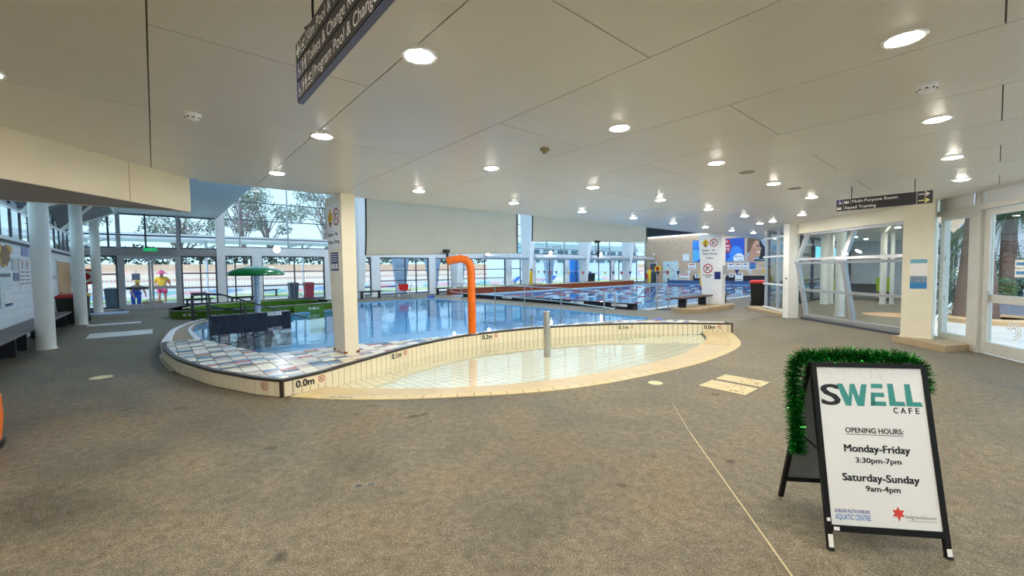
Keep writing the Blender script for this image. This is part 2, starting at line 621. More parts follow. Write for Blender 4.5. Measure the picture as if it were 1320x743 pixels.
def nodive(ms, c, r, a, b, nrm):
    """no diving roundel: red ring and bar into ms['red'], figure into ms['black'], on a white disc ms['white']"""
    c, a, b, nrm = Vector(c), Vector(a), Vector(b), Vector(nrm)
    if 'white' in ms: ms['white'].disc(c, r, a, b)
    c2 = c + nrm * .0015
    ms['red'].ring(c2, r * .80, r, a, b)
    d = (a - b).normalized(); e = (a + b).normalized()
    ms['black'].poly([c2 + p for p in (-a * r * .45 + b * r * .05, -a * r * .35 + b * r * .2, a * r * .4 + b * r * .45, a * r * .5 + b * r * .3)])
    ms['black'].disc(c2 + a * -.3 * r - b * .28 * r, r * .14, a, b, 10)
    ms['black'].poly([c2 + p for p in (-a * r * .1 + b * r * .2, a * r * .05 + b * r * .25, -a * r * .25 - b * r * .5, -a * r * .4 - b * r * .45)])
    ms['red'].poly([c2 + nrm * .001 + p for p in (-d * r * .85 - e * r * .08, d * r * .85 - e * r * .08, d * r * .85 + e * r * .08, -d * r * .85 + e * r * .08)])

# ================================================================== plan outlines (metres, camera above the origin)
Kc = (-3.0, 5.36)
Lc = crv([Kc, (-3.43, 5.50), (-3.89, 5.73), (-4.36, 5.97), (-5.02, 6.42), (-5.6, 6.85), (-6.34, 7.55), (-6.85, 8.1), (-7.12, 8.5)], 6)
Bc = crv([Kc, (-2.70, 5.80), (-2.37, 6.60), (-1.76, 7.92), (-.87, 9.02), (.74, 10.0), (2.42, 10.44), (3.80, 10.50), (5.42, 10.26)], 10)
Ro = crv([(-2.92, 5.37), (-2.31, 5.23), (-1.67, 5.20), (-1.20, 5.21), (-.72, 5.26), (.25, 5.41), (1.18, 5.74), (2.32, 6.39), (3.31, 7.09), (4.14, 7.86), (4.76, 8.61), (5.16, 9.47), (5.44, 10.28)], 8)
Ri = crv([(-2.72, 5.83), (-2.11, 5.73), (-1.30, 5.68), (-.53, 5.74), (.28, 5.94), (1.22, 6.34), (2.31, 7.02), (3.26, 7.86), (4.12, 8.95), (4.48, 9.55), (4.74, 10.36)], 8)
We = crv([(-6.68, 8.85), (-5.55, 8.04), (-4.80, 7.52), (-4.50, 7.28), (-4.05, 7.20), (-3.69, 7.50), (-3.38, 7.80), (-2.88, 8.03), (-1.70, 8.62), (-.20, 9.75), (1.6, 10.72), (3.3, 11.22), (4.4, 11.1), (5.42, 10.62)], 6)
def sub_curve(c, p, q):
    i = min(range(len(c)), key=lambda k: (c[k].xy - Vector(p[:2])).length)
    j = min(range(len(c)), key=lambda k: (c[k].xy - Vector(q[:2])).length)
    return c[i:j + 1]
Bmid = sub_curve(Bc, Ri[0], Ri[-1])
wade_poly = [tuple(p.xy) for p in Ri] + [tuple(p.xy) for p in Bmid[::-1]]
def wade_z(p):
    d = nearest(p, Ri, False)[1]
    return -.045 - .19 * min(1, d / 3.0)
deck_poly = [tuple(p.xy) for p in Lc] + [tuple(p.xy) for p in We] + [tuple(p.xy) for p in Bc[::-1][:-1]]
We_in = [p for p in We if p.x < 3.4]
prog_poly = [tuple(p.xy) for p in We_in] + [tuple(W(*q).xy) for q in ((12.3, 7.4), (12.3, 21.5), (6.3, 21.5), (6.1, 18.6), (4, 18.2), (1.7, 18.2), (1.27, 16.9), (.93, 16.0), (.7, 14.1), (.68, 12.6))]
lap_poly = [tuple(W(*q).xy) for q in ((14.45, 9.0), (40.6, 9.0), (40.6, 22.6), (14.45, 22.6))]
floor_poly = [tuple(p) for p in (W(-2.7, 25.9).xy, W(42.3, 25.9).xy, W(42.3, 1.2).xy, W(12.75, 1.2).xy, (8.92, 8.6), (8.3, 6.6), (7.2, 3.0), (4.3, -6.6), (-9, -6.6), (-9, 2.0), W(-2.7, 7.0).xy)]

def filled(outline, holes, z):
    vs, es = [], []
    for L in [outline] + holes:
        b = len(vs)
        vs += [Vector((p[0], p[1])) for p in L]
        es += [(b + i, b + (i + 1) % len(L)) for i in range(len(L))]
    rv, re, rf, *_ = delaunay_2d_cdt(vs, es, [], 0, 1e-5)
    m = MB()
    fs = []
    for f in rf:
        c = sum((rv[i] for i in f), Vector((0, 0))) / len(f)
        if inside(c, outline) and not any(inside(c, h) for h in holes):
            fs.append(tuple(f))
    m.add([(p[0], p[1], z) for p in rv], fs)
    return m

# ================================================================== floor, outside ground
fl = filled(floor_poly, [prog_poly, lap_poly, wade_poly], 0.0)
struct(fl.build('floor', M_floor), 'grey brown exposed aggregate concrete floor of the pool hall', 'floor')
M_paving = mat('pale_paving', (206, 200, 192), .7, 0, .08, 1.2)
gp = MB()
gp.bst(-60, 120, 25.95, 140, -.25, -.02)
struct(gp.build('floor_terrace', M_paving), 'sunlit pale paving outside the glass facade', 'paving')
gp = MB()
gp.prism([(8.95, 8.6), (8.33, 6.6), (7.23, 3.0), (4.33, -6.6), (4, -25), (70, -25), W(60, 1.15).xy, W(12.85, 1.15).xy], -.25, -.02)
struct(gp.build('floor_courtyard', M_paving), 'pale concrete courtyard outside the right hand doors', 'paving')

# ================================================================== ceiling
ceil_root = sempty('ceiling', 'low flat ceiling of large pale panels with thin dark joints', 'ceiling', (0, 0, CEIL))
RWL = [(8.36, 6.85), (8.95, 8.75)]
def regionA(P):
    P = clip_half(P, UU.x, UU.y, 7.35)
    P = clip_half(P, -1, 0, 4.5) if len(P) > 2 else P
    P = clip_half(P, 0, -1, 6.5) if len(P) > 2 else P
    P = clip_half(P, 0, 1, 8.75) if len(P) > 2 else P
    # right wall: through (8.36,6.85) and (8.95,8.75)
    a, b = 1.9, -.59
    return clip_half(P, a, b, a * 8.4 + b * 6.85) if len(P) > 2 else P
def regionB(P):
    P = clip_half(P, UU.x, UU.y, 7.35)
    P = clip_half(P, 0, -1, -8.75) if len(P) > 2 else P
    P = clip_half(P, 0, 1, 13.0) if len(P) > 2 else P
    return clip_half(P, 1, 0, 9.05) if len(P) > 2 else P
def regionC(P):
    P = clip_half(P, UU.x, UU.y, 7.35)
    P = clip_half(P, 0, -1, -13.0) if len(P) > 2 else P
    P = clip_half(P, VV.x, VV.y, 17.5) if len(P) > 2 else P
    return clip_half(P, 2.6, -.54, 2.6 * 9.12 - .54 * 13.0) if len(P) > 2 else P
def regionD(P):
    P = clip_half(P, UU.x, UU.y, 7.35)
    P = clip_half(P, -UU.x, -UU.y, -5.55) if len(P) > 2 else P
    P = clip_half(P, -VV.x, -VV.y, -17.5) if len(P) > 2 else P
    return clip_half(P, VV.x, VV.y, 42.2) if len(P) > 2 else P
slab = MB()
big = [tuple(W(*q).xy) for q in ((-20, -30), (45, -30), (45, 30), (-20, 30))]
for reg in (regionA, regionB, regionC, regionD):
    slab.prism(reg(big), CEIL + .012, CEIL + .12)
slab.build('backing', M_gap, ceil_root)
g = .004
for k in range(-16, 30):
    s0, s1 = 1.2 * k + .02, 1.2 * (k + 1) + .02
    t0 = (2.97 if k % 2 == 0 else 1.46) - 2.97 * 9
    for j in range(14):
        q = [tuple(W(*p).xy) for p in ((s0 + g, t0 + 2.97 * j + g), (s1 - g, t0 + 2.97 * j + g), (s1 - g, t0 + 2.97 * (j + 1) - g), (s0 + g, t0 + 2.97 * (j + 1) - g))]
        for reg in (regionA, regionB, regionC, regionD):
            P = reg(q)
            if len(P) > 2 and abs(parea(P)) > .02:
                MB().prism(P, CEIL, CEIL + .014).build('ceiling_panel', M_ceil, ceil_root)

# fascia of the low ceiling towards the pool hall, and the hall roof
fas = MB(); fas.bst(.53, 45, 7.36, 7.5, CEIL - .0, 8.7)
struct(fas.build('wall_fascia', M_cream), 'wall above the low ceiling edge facing the pool hall', 'wall')
M_roof = mat('hall_roof_lining', (226, 230, 234), .6, 0, .03, 1)
rf = MB(); rf.bst(2.5, 42.4, 7.36, 26.1, 8.6, 8.8)
struct(rf.build('ceiling_hall', M_roof), 'high roof lining over the pool hall', 'ceiling')

# ------------------------------------------------------------------ bulkhead left of the camera
bk = sempty('trim_1', 'deep cream bulkhead dropping below the ceiling on the left', 'bulkhead', (-4.5, 3, 2.5))
C1 = (-4.5, 5.89); C2 = tuple(W(-2.62, 7.4).xy)
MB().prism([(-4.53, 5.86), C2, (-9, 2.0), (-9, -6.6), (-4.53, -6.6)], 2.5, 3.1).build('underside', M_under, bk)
ys = [5.89, 4.96, 1.99, -.98, -3.95, -6.6]
for a, b in zip(ys[:-1], ys[1:]):
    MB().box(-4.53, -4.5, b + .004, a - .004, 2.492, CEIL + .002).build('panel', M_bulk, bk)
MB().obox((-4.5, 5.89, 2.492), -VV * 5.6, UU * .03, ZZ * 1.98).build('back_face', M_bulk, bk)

# ------------------------------------------------------------------ soffit over the entrance bay
so = MB(); so.bst(-4.8, 2.5, 7.4, 26.0, 4.4, 4.5)  # runs past the left wall as an added eave to shade the clerestory
struct(so.build('ceiling_entrance', M_soffit), 'blue tinted flat soffit over the entrance bay', 'ceiling')
sw = MB(); sw.bst(2.3, 2.45, 7.4, 26.0, 4.46, 8.7)
struct(sw.build('wall_soffit_side', M_soffit), 'side wall rising from the entrance soffit', 'wall')

# ------------------------------------------------------------------ left block wall with clerestory
wl_ = sempty('wall_left', 'white painted concrete block wall below a strip of clerestory windows', 'wall', W(-2.7, 16, 0))
MB().bst(-2.8, -2.63, 7.0, 25.8, 0, 2.45).build('core', M_joint, wl_)
for i in range(12):
    MB().bst(-2.65, -2.6, 7.0, 25.75, .2 * i + .003, .2 * (i + 1) - .003).build('block_course', M_block, wl_)
MB().bst(-2.8, -2.5, 7.0, 25.8, 2.45, 2.53).build('sill', M_white, wl_)
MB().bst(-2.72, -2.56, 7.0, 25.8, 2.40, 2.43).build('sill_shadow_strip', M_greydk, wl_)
cw = sempty('window_1', 'clerestory window strip with dark mullions above the block wall', 'window', W(-2.7, 16, 2.53))
MB().bst(-2.72, -2.6, 7.0, 25.8, 3.3, 3.37).build('rail', M_white, cw)
MB().bst(-2.72, -2.6, 7.0, 25.8, 4.33, 4.4).build('head', M_greydk, cw)
tt = 7.0
i = 0
while tt < 25.7:
    MB().bst(-2.70, -2.655, tt, tt + .09, 2.53, 4.33).build('mullion', M_greydk, cw)
    MB().bst(-2.69, -2.68, tt + .09, tt + 1.0, 2.53, 3.3).build('pane', M_glass, cw)
    MB().bst(-2.69, -2.68, tt + .09, tt + 1.0, 3.37, 4.33).build('pane', M_glassd, cw)
    tt += 1.0
lb = MB(); lb.prism([(-9, 2.0), (-9.1, 2.0), (-9.1, -6.7), (-9, -6.7)], 0, 3.2)
struct(lb.build('wall_recess', M_block), 'wall of the recess at the far left', 'wall')
lb = MB(); lb.prism([(-9.1, 2.0), tuple(W(-2.7, 7.0).xy), tuple(W(-2.8, 7.15).xy), (-9.1, 2.15)], 0, 3.2)
struct(lb.build('wall_recess_return', M_block), 'return wall joining the recess to the block wall', 'wall')
lb = MB(); lb.box(-9.1, 4.4, -6.75, -6.6, 0, 3.1)
struct(lb.build('wall_back', M_cream), 'plain cream wall behind the viewer', 'wall')

# folded roof panels between the round columns and the clerestory
M_fold = mat('grey_folded_panel', (112, 112, 116), .6, 0, .05, 2)
for i, t0 in enumerate((13.65, 19.65)):
    fr = thing('roof_fold', 'grey folded roof panel with white edge beams, ' + ('nearer to the viewer' if i == 0 else 'nearer to the entrance doors'), 'roof panel', W(-2.1, t0 + 3, 3.3), 'folded roof panels')
    A_, B_, C_, D_ = W(-2.55, t0 + .3, 3.75), W(-1.2, t0 + .3, 4.36), W(-1.2, t0 + 5.6, 4.36), W(-2.55, t0 + 5.6, 3.55)
    E_ = W(-2.55, t0 + 2.9, 3.32)
    for tri in ((A_, B_, E_), (B_, C_, E_), (C_, D_, E_)):
        MB().extr(tri, (0, 0, .03)).build('panel', M_fold, fr)
    for p, q in ((E_, B_), (E_, C_), (B_, C_)):
        MB().bar(p, q, .09, .09).build('edge_beam', M_whitecol, fr)

# ------------------------------------------------------------------ round columns on the left
for i, t0 in enumerate((13.65, 19.5, 25.0)):
    c = W(-1.87, t0, 0)
    rc = thing('round_column', ['nearest round white column beside the long bench', 'middle round white column beside the bin', 'farthest round white column next to the entrance doors'][i], 'column', c, 'round white columns')
    MB().cyl(c + ZZ * .012, c + ZZ * 4.4, .155, None, 28).build('shaft', M_whitecol, rc, True)
    MB().cyl(c, c + ZZ * .014, .175, None, 28).build('base_collar', M_whitecol, rc, True)

# ------------------------------------------------------------------ glass facade
fc = sempty('wall_far', 'tall glass facade between the pool hall and the outdoor pool', 'wall', W(20, 25.8, 0))
TF = 25.8
def fbox(s0, s1, z0, z1, name, m_, d0=-.06, d1=.1, par=None):
    return MB().bst(s0, s1, TF + d0, TF + d1, z0, z1).build(name, m_, par or fc)
fbox(-2.7, 42.3, -.05, .1, 'threshold', M_grey)
fbox(-2.7, 2.5, 2.48, 2.82, 'beam', M_brown, -.1, .12)
fbox(2.5, 42.3, 2.52, 2.95, 'beam', M_white, -.08, .14)
# posts of the lower storey
posts = [(-2.6, -2.35), (-1.25, -1.1), (.86, 1.0), (2.42, 2.78), (3.95, 4.4), (7.6, 8.1), (10.4, 10.95), (14.5, 15.0), (16.65, 17.3), (21.45, 22.05), (24.1, 24.75), (28.5, 29.05), (31.1, 31.75), (35.5, 36.05), (38.1, 38.7), (42.0, 42.3)]
for a, b in posts:
    wide = b - a > .3
    fbox(a, b, 0, 4.4 if a < 2 else (8.6 if abs(a - 2.42) < .01 else 2.52), 'post', M_grey if not wide else M_white, -.14 if wide else -.06, .1)
bays = [(-2.35, -1.25, (-1.8,), (1.64,)), (1.0, 2.42, (1.75,), (1.64, .93)), (2.78, 3.95, (3.2,), (1.66, .92)), (4.4, 7.6, (6.0,), (1.68, .92)), (8.1, 10.4, (9.2,), (1.68,)), (10.95, 14.5, (12.75, 13.55), (1.67, 1.0)), (15.0, 16.65, (16.1,), (1.68, .95)), (17.3, 21.45, (19.4,), (1.68, 1.0)), (22.05, 24.1, (23.1,), (1.7,)), (24.75, 28.5, (26.6,), ()), (29.05, 31.1, (30.2,), ()), (31.75, 35.5, (33.6,), ()), (36.05, 38.1, (37,), ()), (38.7, 42.0, (40.3,), ())]
for n, (a, b, ms, rs) in enumerate(bays):
    wn_ = sempty('window_%d' % (n + 2), 'lower glazed bay of the facade, %s from the left' % ordw(n), 'window', W((a + b) / 2, TF, .1))
    top = 2.52 if a > 2.5 else 2.48
    for z0, z1 in ((.1, .17), (top - .07, top)):
        fbox(a, b, z0, z1, 'frame_rail', M_greydk, -.03, .05, wn_)
    for s0, s1 in ((a, a + .06), (b - .06, b)):
        fbox(s0, s1, .17, top - .07, 'frame_stile', M_greydk, -.03, .05, wn_)
    xs = [a + .06] + list(ms) + [b - .06]
    zs = [.17] + sorted(rs) + [top - .07]
    for s in ms:
        fbox(s - .03, s + .03, .17, top - .07, 'mullion', M_greydk, -.03, .05, wn_)
    for z in rs:
        fbox(a + .06, b - .06, z - .03, z + .03, 'rail', M_greydk, -.029, .049, wn_)
    for x0, x1 in zip(xs[:-1], xs[1:]):
        for z0, z1 in zip(zs[:-1], zs[1:]):
            fbox(x0, x1, z0, z1, 'pane', M_glass, 0, .008, wn_)
# upper glazing of the entrance bay
ue = sempty('window_20', 'row of transom windows above the entrance doors', 'window', W(0, TF, 2.82))
es = [-2.6, -1.5, -.25, 1.0, 2.42]
for s in es[:-1]:
    fbox(s - .035, s + .035, 2.82, 4.4, 'mullion', M_greydk, -.04, .05, ue)
for z in (2.85, 3.42, 4.36):
    fbox(-2.6, 2.42, z - .03, z + .03, 'rail', M_greydk, -.039, .049, ue)
for a, b in zip(es[:-1], es[1:]):
    for z0, z1 in ((2.88, 3.39), (3.45, 4.33)):
        fbox(a + .035, b - .035, z0, z1, 'pane', M_glass, 0, .008, ue)
# upper glazing of the hall
uh = sempty('window_21', 'high glazed wall with slim grey mullions above the pool hall doors', 'window', W(20, TF, 2.95))
us = [2.78, 3.45] + [3.45 + 2.28 * k for k in range(1, 17)] + [42.0]
uz = [2.98, 3.42, 4.40, 5.35, 6.30, 7.25, 8.2, 8.57]
for s in us:
    fbox(s - .03, s + .03, 2.95, 8.6, 'mullion', M_grey, -.05, .06, uh)
for z in uz:
    fbox(2.78, 42.2, z - .022, z + .022, 'transom', M_greydk, -.04, .05, uh)
for a, b in zip(us[:-1], us[1:]):
    for z0, z1 in zip(uz[:-1], uz[1:]):
        fbox(a + .03, b - .03, z0 + .022, z1 - .022, 'pane', M_glass, 0, .008, uh)

# entrance double door
dr = sempty('door_1', 'glazed double entrance doors with push bars under a green exit sign', 'door', W(-.12, TF, 0))
for a, b in ((-1.1, -.13), (-.11, .86)):
    lf = MB()
    for s0, s1 in ((a, a + .085), (b - .085, b)):
        lf.bst(s0, s1, TF - .03, TF + .03, .1, 2.42)
    for z0, z1 in ((.1, .24), (.92, 1.06), (2.33, 2.42)):
        lf.bst(a + .085, b - .085, TF - .03, TF + .03, z0, z1)
    leaf = lf.build('leaf', M_grey, dr)
    for z0, z1 in ((.24, .92), (1.06, 2.33)):
        MB().bst(a + .085, b - .085, TF - .004, TF + .004, z0, z1).build('pane', M_glass, leaf)
    hs = b - .09 if a < -.5 else a + .09
    MB().ring(W(hs + (-.1 if a < -.5 else .1), TF - .07, 1.02), .085, .11, VV, ZZ).tube([W(hs, TF - .03, 1.02), W(hs, TF - .07, 1.02)], .02, 8).build('handle', M_steel, leaf)
MB().bst(-.98, -.25, TF - .075, TF - .03, .95, 1.02).build('push_bar', M_black, dr)
MB().bst(-1.1, .86, TF - .06, TF + .06, 2.42, 2.48).build('head', M_grey, dr)
ex = thing('exit_sign', 'green running man exit sign above the entrance doors', 'sign', W(-.12, TF - .13, 2.66))
MB().bst(-.35, .15, TF - .14, TF - .09, 2.68, 2.84).build('housing', M_white, ex)
M_exit = mat('exit_green', (10, 150, 80), .4, emit=.9)
MB().bst(-.34, .14, TF - .146, TF - .14, 2.69, 2.83).build('face', M_exit, ex)
m_ = MB()
o = W(-.1, TF - .15, 2.70)
m_.disc(o + ZZ * .105 + VV * .02, .014, VV, ZZ, 10)
for p, q in (((-.01, .09), (-.02, .055)), ((-.02, .055), (.02, .03)), ((.02, .03), (.015, .005)), ((-.02, .055), (-.045, .03)), ((-.045, .03), (-.07, .03)), ((-.01, .085), (.03, .065)), ((-.01, .085), (-.045, .075))):
    m_.bar(o + VV * p[0] + ZZ * p[1], o + VV * q[0] + ZZ * q[1], .004, .012)
m_.build('running_figure', M_print, ex)

# ------------------------------------------------------------------ end wall of the hall
M_dark = mat('dark_upper_wall', (30, 30, 40), .7, 0, .1, 2)
ew = MB().bst(42.2, 42.45, 1.2, 25.9, 0, 5.0)
ewo = ew.build('wall_end', None)
# brick runs along the wall: rotate the texture frame with the object
me = ewo.data
ewo.rotation_euler = (0, 0, AL + PI / 2)
inv = Matrix.Rotation(-(AL + PI / 2), 3, 'Z')
for v in me.vertices: v.co = inv @ v.co
me.materials.append(M_brick)
struct(ewo, 'tan brick end wall of the pool hall', 'wall')
ew2 = MB(); ew2.bst(42.2, 42.45, 1.2, 25.9, 5.0, 8.7)
struct(ew2.build('wall_end_upper', M_dark), 'dark band above the tan brick wall', 'wall')
sl = thing('strip_light', 'long white strip light along the top of the tan brick wall', 'light', W(42.1, 16, 4.9))
MB().bst(42.05, 42.19, 7.6, 25.6, 5.0, 5.1).build('housing', M_white, sl)
MB().bst(42.06, 42.18, 7.7, 25.5, 4.96, 5.0).build('tube', M_strip, sl)

# ------------------------------------------------------------------ right hand wall: bifold door, glazing, doors
def RW(y):                       # foot of the right hand glazing at depth y
    return Vector((8.62 + (y - 7.6) * .303, y, 0))
RD = Vector((.29, .957, 0)); RN = Vector((-.957, .29, 0))   # along the wall away from the viewer, and into the room
def rbox(y0, y1, z0, z1, d0, d1, name, m_, par):
    p = RW(y0); L = (RW(y1) - p)
    return MB().obox(p + RN * d0 + ZZ * z0, L, RN * (d1 - d0), ZZ * (z1 - z0)).build(name, m_, par)
M_frame = mat('pale_grey_frame', (206, 206, 200), .35, .1, .04, 4)
rwin = sempty('window_22', 'louvred side window between the white pillar and the glass door', 'window', RW(8.1))
for y0, y1 in ((8.52, 8.62), (7.78, 7.88)):
    rbox(y0, y1, .12, 2.62, -.05, .05, 'stile', M_frame, rwin)
for z0, z1 in ((.12, .24), (2.52, 2.62)):
    rbox(7.88, 8.52, z0, z1, -.05, .05, 'rail', M_frame, rwin)
for k in range(17):
    z = .26 + .133 * k
    p = RW(7.88)
    MB().obox(p + RN * -.02 + ZZ * z, RW(8.52) - p, RN * .006, ZZ * .14 + RN * .035).build('louvre_pane', M_glass, rwin)
rbox(8.40, 8.44, .9, 1.0, .05, .08, 'handle', M_steel, rwin)
rbox(8.40, 8.44, 1.7, 1.8, .05, .08, 'handle', M_steel, rwin)
tr_ = sempty('trim_2', 'pale transom beam and white panels above the right hand doors', 'trim', RW(7.5))
rbox(-5.5, 8.7, 2.62, 2.72, -.07, .07, 'beam', M_frame, tr_)
for y0, y1 in ((7.86, 8.56), (5.6, 7.6), (3.4, 5.5), (1.2, 3.3), (-1, 1.1), (-3.2, -1.1), (-5.4, -3.3)):
    rbox(y0, y1, 2.72, CEIL, -.01, .01, 'panel', mat('white_reflection_panel', (234, 236, 240), .08, 0, .02, 2), tr_)  # white finish stands in for the ceiling reflected in glass
for y in (8.56, 7.62, 5.52, 3.32, 1.12, -1.08, -3.28):
    rbox(y, y + .1, 2.62, CEIL, -.06, .06, 'stud', M_frame, tr_)
pm = sempty('trim_3', 'heavy pale mullion between the side window and the glass door', 'trim', RW(7.7))
rbox(7.58, 7.78, 0, 2.62, -.08, .08, 'post', M_frame, pm)
yy = 7.56
n = 0
while yy > -5:  # doors after the first are unseen, added to let fill daylight in
    rd = sempty('door_%d' % (n + 2), 'pale framed glass door in the right hand wall' + (', nearest the side window' if n == 0 else ', %s towards the viewer' % ordw(n)), 'door', RW(yy - 1))
    y1, y0 = yy, yy - 2.05
    lf = MB()
    for a, b in ((y1 - .13, y1), (y0, y0 + .13)):
        p = RW(a); lf.obox(p + RN * -.035 + ZZ * .02, RW(b) - p, RN * .07, ZZ * 2.58)
    for z0, z1 in ((.02, .22), (.94, 1.08), (2.5, 2.6)):
        p = RW(y0 + .13); lf.obox(p + RN * -.034 + ZZ * z0, RW(y1 - .13) - p, RN * .068, ZZ * (z1 - z0))
    lo = lf.build('leaf', M_frame, rd)
    for z0, z1 in ((.22, .94), (1.08, 2.5)):
        rbox(y0 + .13, y1 - .13, z0, z1, -.005, .005, 'pane', M_glass, lo)
    if n == 0:
        # printed marks on the glass
        c = RW(6.93) + RN * .008 + ZZ * .5
        sp = MB()
        for r in (.05, .1, .15):
            seg = [c + RD * r * math.cos(a) * .9 + ZZ * r * math.sin(a) for a in [PI * .0 + k * PI * 1.5 / 20 for k in range(21)]]
            for p, q in zip(seg[:-1], seg[1:]):
                sp.bar(p, q, .022, .002, RN)
        M_frost = mat('frosted_print', (235, 238, 240), .6)
        sp.build('swirl_print', M_frost, lo)
        for z, col in ((1.62, M_print), (1.47, M_print)):
            rbox(6.75, 6.95, z - .07, z + .07, .006, .012, 'notice', col, lo)
        m_ = MB(); p = RW(6.77)
        for z in (1.60, 1.45):
            m_.obox(p + RN * .013 + ZZ * z, RD * .16, RN * .001, ZZ * .05)
        m_.build('notice_print', MATS.setdefault('sky_print', mat('sky_print', (70, 140, 200), .5)), lo)
        rbox(7.36, 7.4, .9, 1.15, .035, .07, 'handle', M_steel, lo)
    n += 1
    yy -= 2.2

# plinth below the pillar
pl = MB(); pl.prism([(9.0, 9.05), (8.13, 8.86), (7.98, 7.62), (8.66, 7.78), (8.95, 8.75)], 0, .12)
tag(pl.build('plinth', M_concrete), 'low tan concrete plinth under the white pillar by the louvred window', 'plinth')
# pillar by the bifold door
pb = thing('square_pillar', 'cream square pillar with a small blue poster beside the bifold door', 'pillar', W(12.3, 1.05, .12))
MB().bst(11.86, 12.75, .82, 1.28, .12, CEIL).build('shaft', M_cream, pb)
MB().bst(11.84, 12.77, .80, 1.30, .12, .15).build('base_trim', M_cream, pb)
pp = MB(); p0 = W(11.855, 1.16, 0)
po = thing('poster', 'small blue and white poster on the cream pillar', 'poster', W(11.855, 1.05, 1.1))
MB().bst(11.848, 11.858, .9, 1.16, 1.13, 1.75).build('sheet', M_print, po)
M_skyb = mat('poster_blue', (52, 132, 196), .5)
MB().bst(11.845, 11.848, .905, 1.155, 1.14, 1.27).build('lower_band', M_skyb, po)
MB().bst(11.845, 11.848, .905, 1.155, 1.27, 1.4).build('picture', mat('poster_greyblue', (128, 148, 172), .5, 0, .4, 12), po)
MB().bst(11.845, 11.848, .905, 1.155, 1.66, 1.74).build('upper_band', mat('poster_paleblue', (120, 178, 200), .5), po)

# lintel over the bifold door
li = MB(); li.box(8.9, 9.1, 8.75, 13.0, 2.63, CEIL)
struct(li.build('trim_4', M_cream), 'cream lintel over the bifold glass door', 'lintel')
bf = sempty('door_20', 'large glazed bifold door standing slightly folded open', 'door', (9.0, 11, 0))
def kx(z):
    return 9.0 - .30 * (1 - abs(z - 1.78) / (1.68 if z < 1.78 else .85))
def slant(y0, y1, z0, z1, name, m_, par, th=.05):
    p = Vector((kx(z0), y0, z0)); q = Vector((kx(z1), y0, z1))
    return MB().obox(p, (0, y1 - y0, 0), q - p, (th, 0, 0)).build(name, m_, par)
ys_ = [9.0, 10.98, 12.72]
for lower, (z0, z1, mids) in enumerate(((1.8, 2.62, ()), (.1, 1.76, (.9,)))):
    lfm = MB()
    for z in (z0, z1 - .07) + tuple(m - .03 for m in mids):
        p = Vector((kx(z), 8.95, z)); q = Vector((kx(z + .07), 8.95, z + .07))
        lfm.obox(p - Vector((.02, 0, 0)), (0, 3.85, 0), q - p, (.09, 0, 0))
    lo = lfm.build('leaf', M_grey, bf)
    for y in ys_:
        slant(y - .06, y + .06, z0, z1, 'stile', M_grey, lo, .085)
    zz = [z0 + .07] + [m for m in mids] + [z1 - .07]
    for a, b in zip(ys_[:-1], ys_[1:]):
        for c_, d_ in zip(zz[:-1], zz[1:]):
            slant(a + .06, b - .06, c_ + .035, d_, 'pane', M_glass, lo, .008)
MB().box(8.9, 9.08, 8.95, 12.8, .0, .05).build('track', M_greydk, bf)
MB().box(8.95, 9.1, 8.95, 12.8, 2.56, 2.63).build('head_rail', M_grey, bf)
MB().tube([(8.82, 13.02, .95), (8.72, 13.0, .9), (8.72, 12.98, .5), (8.82, 12.98, .4)], .025, 8).build('pull_handle', M_steel, bf)

# slim white column and glazed screen beyond the bifold door
rc2 = thing('slim_column', 'slim white square column beside the far end of the bifold door', 'column', (8.86, 13.0, 0))
MB().box(8.62, 8.88, 12.95, 13.22, .012, CEIL).build('shaft', M_whitecol, rc2)
MB().box(8.6, 8.9, 12.93, 13.24, 0, .014).build('base_plate', M_grey, rc2)
MB().tube([(8.62, 13.05, 1.25), (8.6, 13.05, 1.25)], .03, 10).build('switch', M_greydk, rc2)
MB().cyl((8.98, 13.06, 0), (8.98, 13.06, 2.9), .03, None, 10).build('downpipe', M_whitecol, rc2)
gs = sempty('window_23', 'narrow glazed screen with slim pale frame beside the red lidded bin', 'window', (9.2, 14.4, 0))
A_, B_ = Vector((8.97, 13.25, 0)), Vector((9.5, 15.65, 0))
gd = (B_ - A_).normalized(); gn = Vector((-gd.y, gd.x, 0))
Ls = (B_ - A_).length
for f0 in (0, .46, .9):
    p = A_ + gd * (Ls * f0)
    MB().obox(p + gn * -.04 + ZZ * .1, gd * .08, gn * .08, ZZ * (CEIL - .1)).build('stile', M_grey, gs)
for z in (.1, .97, 1.95, 2.62):
    MB().obox(A_ + gn * -.05 + ZZ * z, gd * Ls, gn * .1, ZZ * .06).build('rail', M_white, gs)
for a, b in ((0, .46), (.46, .9)):
    for z0, z1 in ((.16, .97), (1.03, 1.95), (2.01, 2.62), (2.68, CEIL)):
        MB().obox(A_ + gd * (Ls * a + .08) + gn * -.004 + ZZ * z0, gd * (Ls * (b - a) - .08), gn * .008, ZZ * (z1 - z0)).build('pane', M_glass, gs)
q0 = B_; q1 = W(31, 5.6)
MB().obox(q0 + ZZ * .1, q1 - q0, (0, -.05, 0), ZZ * (CEIL - .1)).build('return_pane', M_glass, gs)
MB().obox(q0 + ZZ * 2.55, q1 - q0, (0, -.08, 0), ZZ * .1).build('rail', M_grey, gs)
MB().obox(q0 + ZZ * .97, q1 - q0, (0, -.08, 0), ZZ * .06).build('rail', M_grey, gs)
ph = MB(); ph.prism([(8.62, 13.3), (9.0, 16.0), (9.6, 16.2), (9.75, 15.85), (9.3, 15.5), (8.97, 13.3)], 0, .1)
tag(ph.build('plinth', M_concrete), 'low tan kerb below the narrow glazed screen', 'plinth')

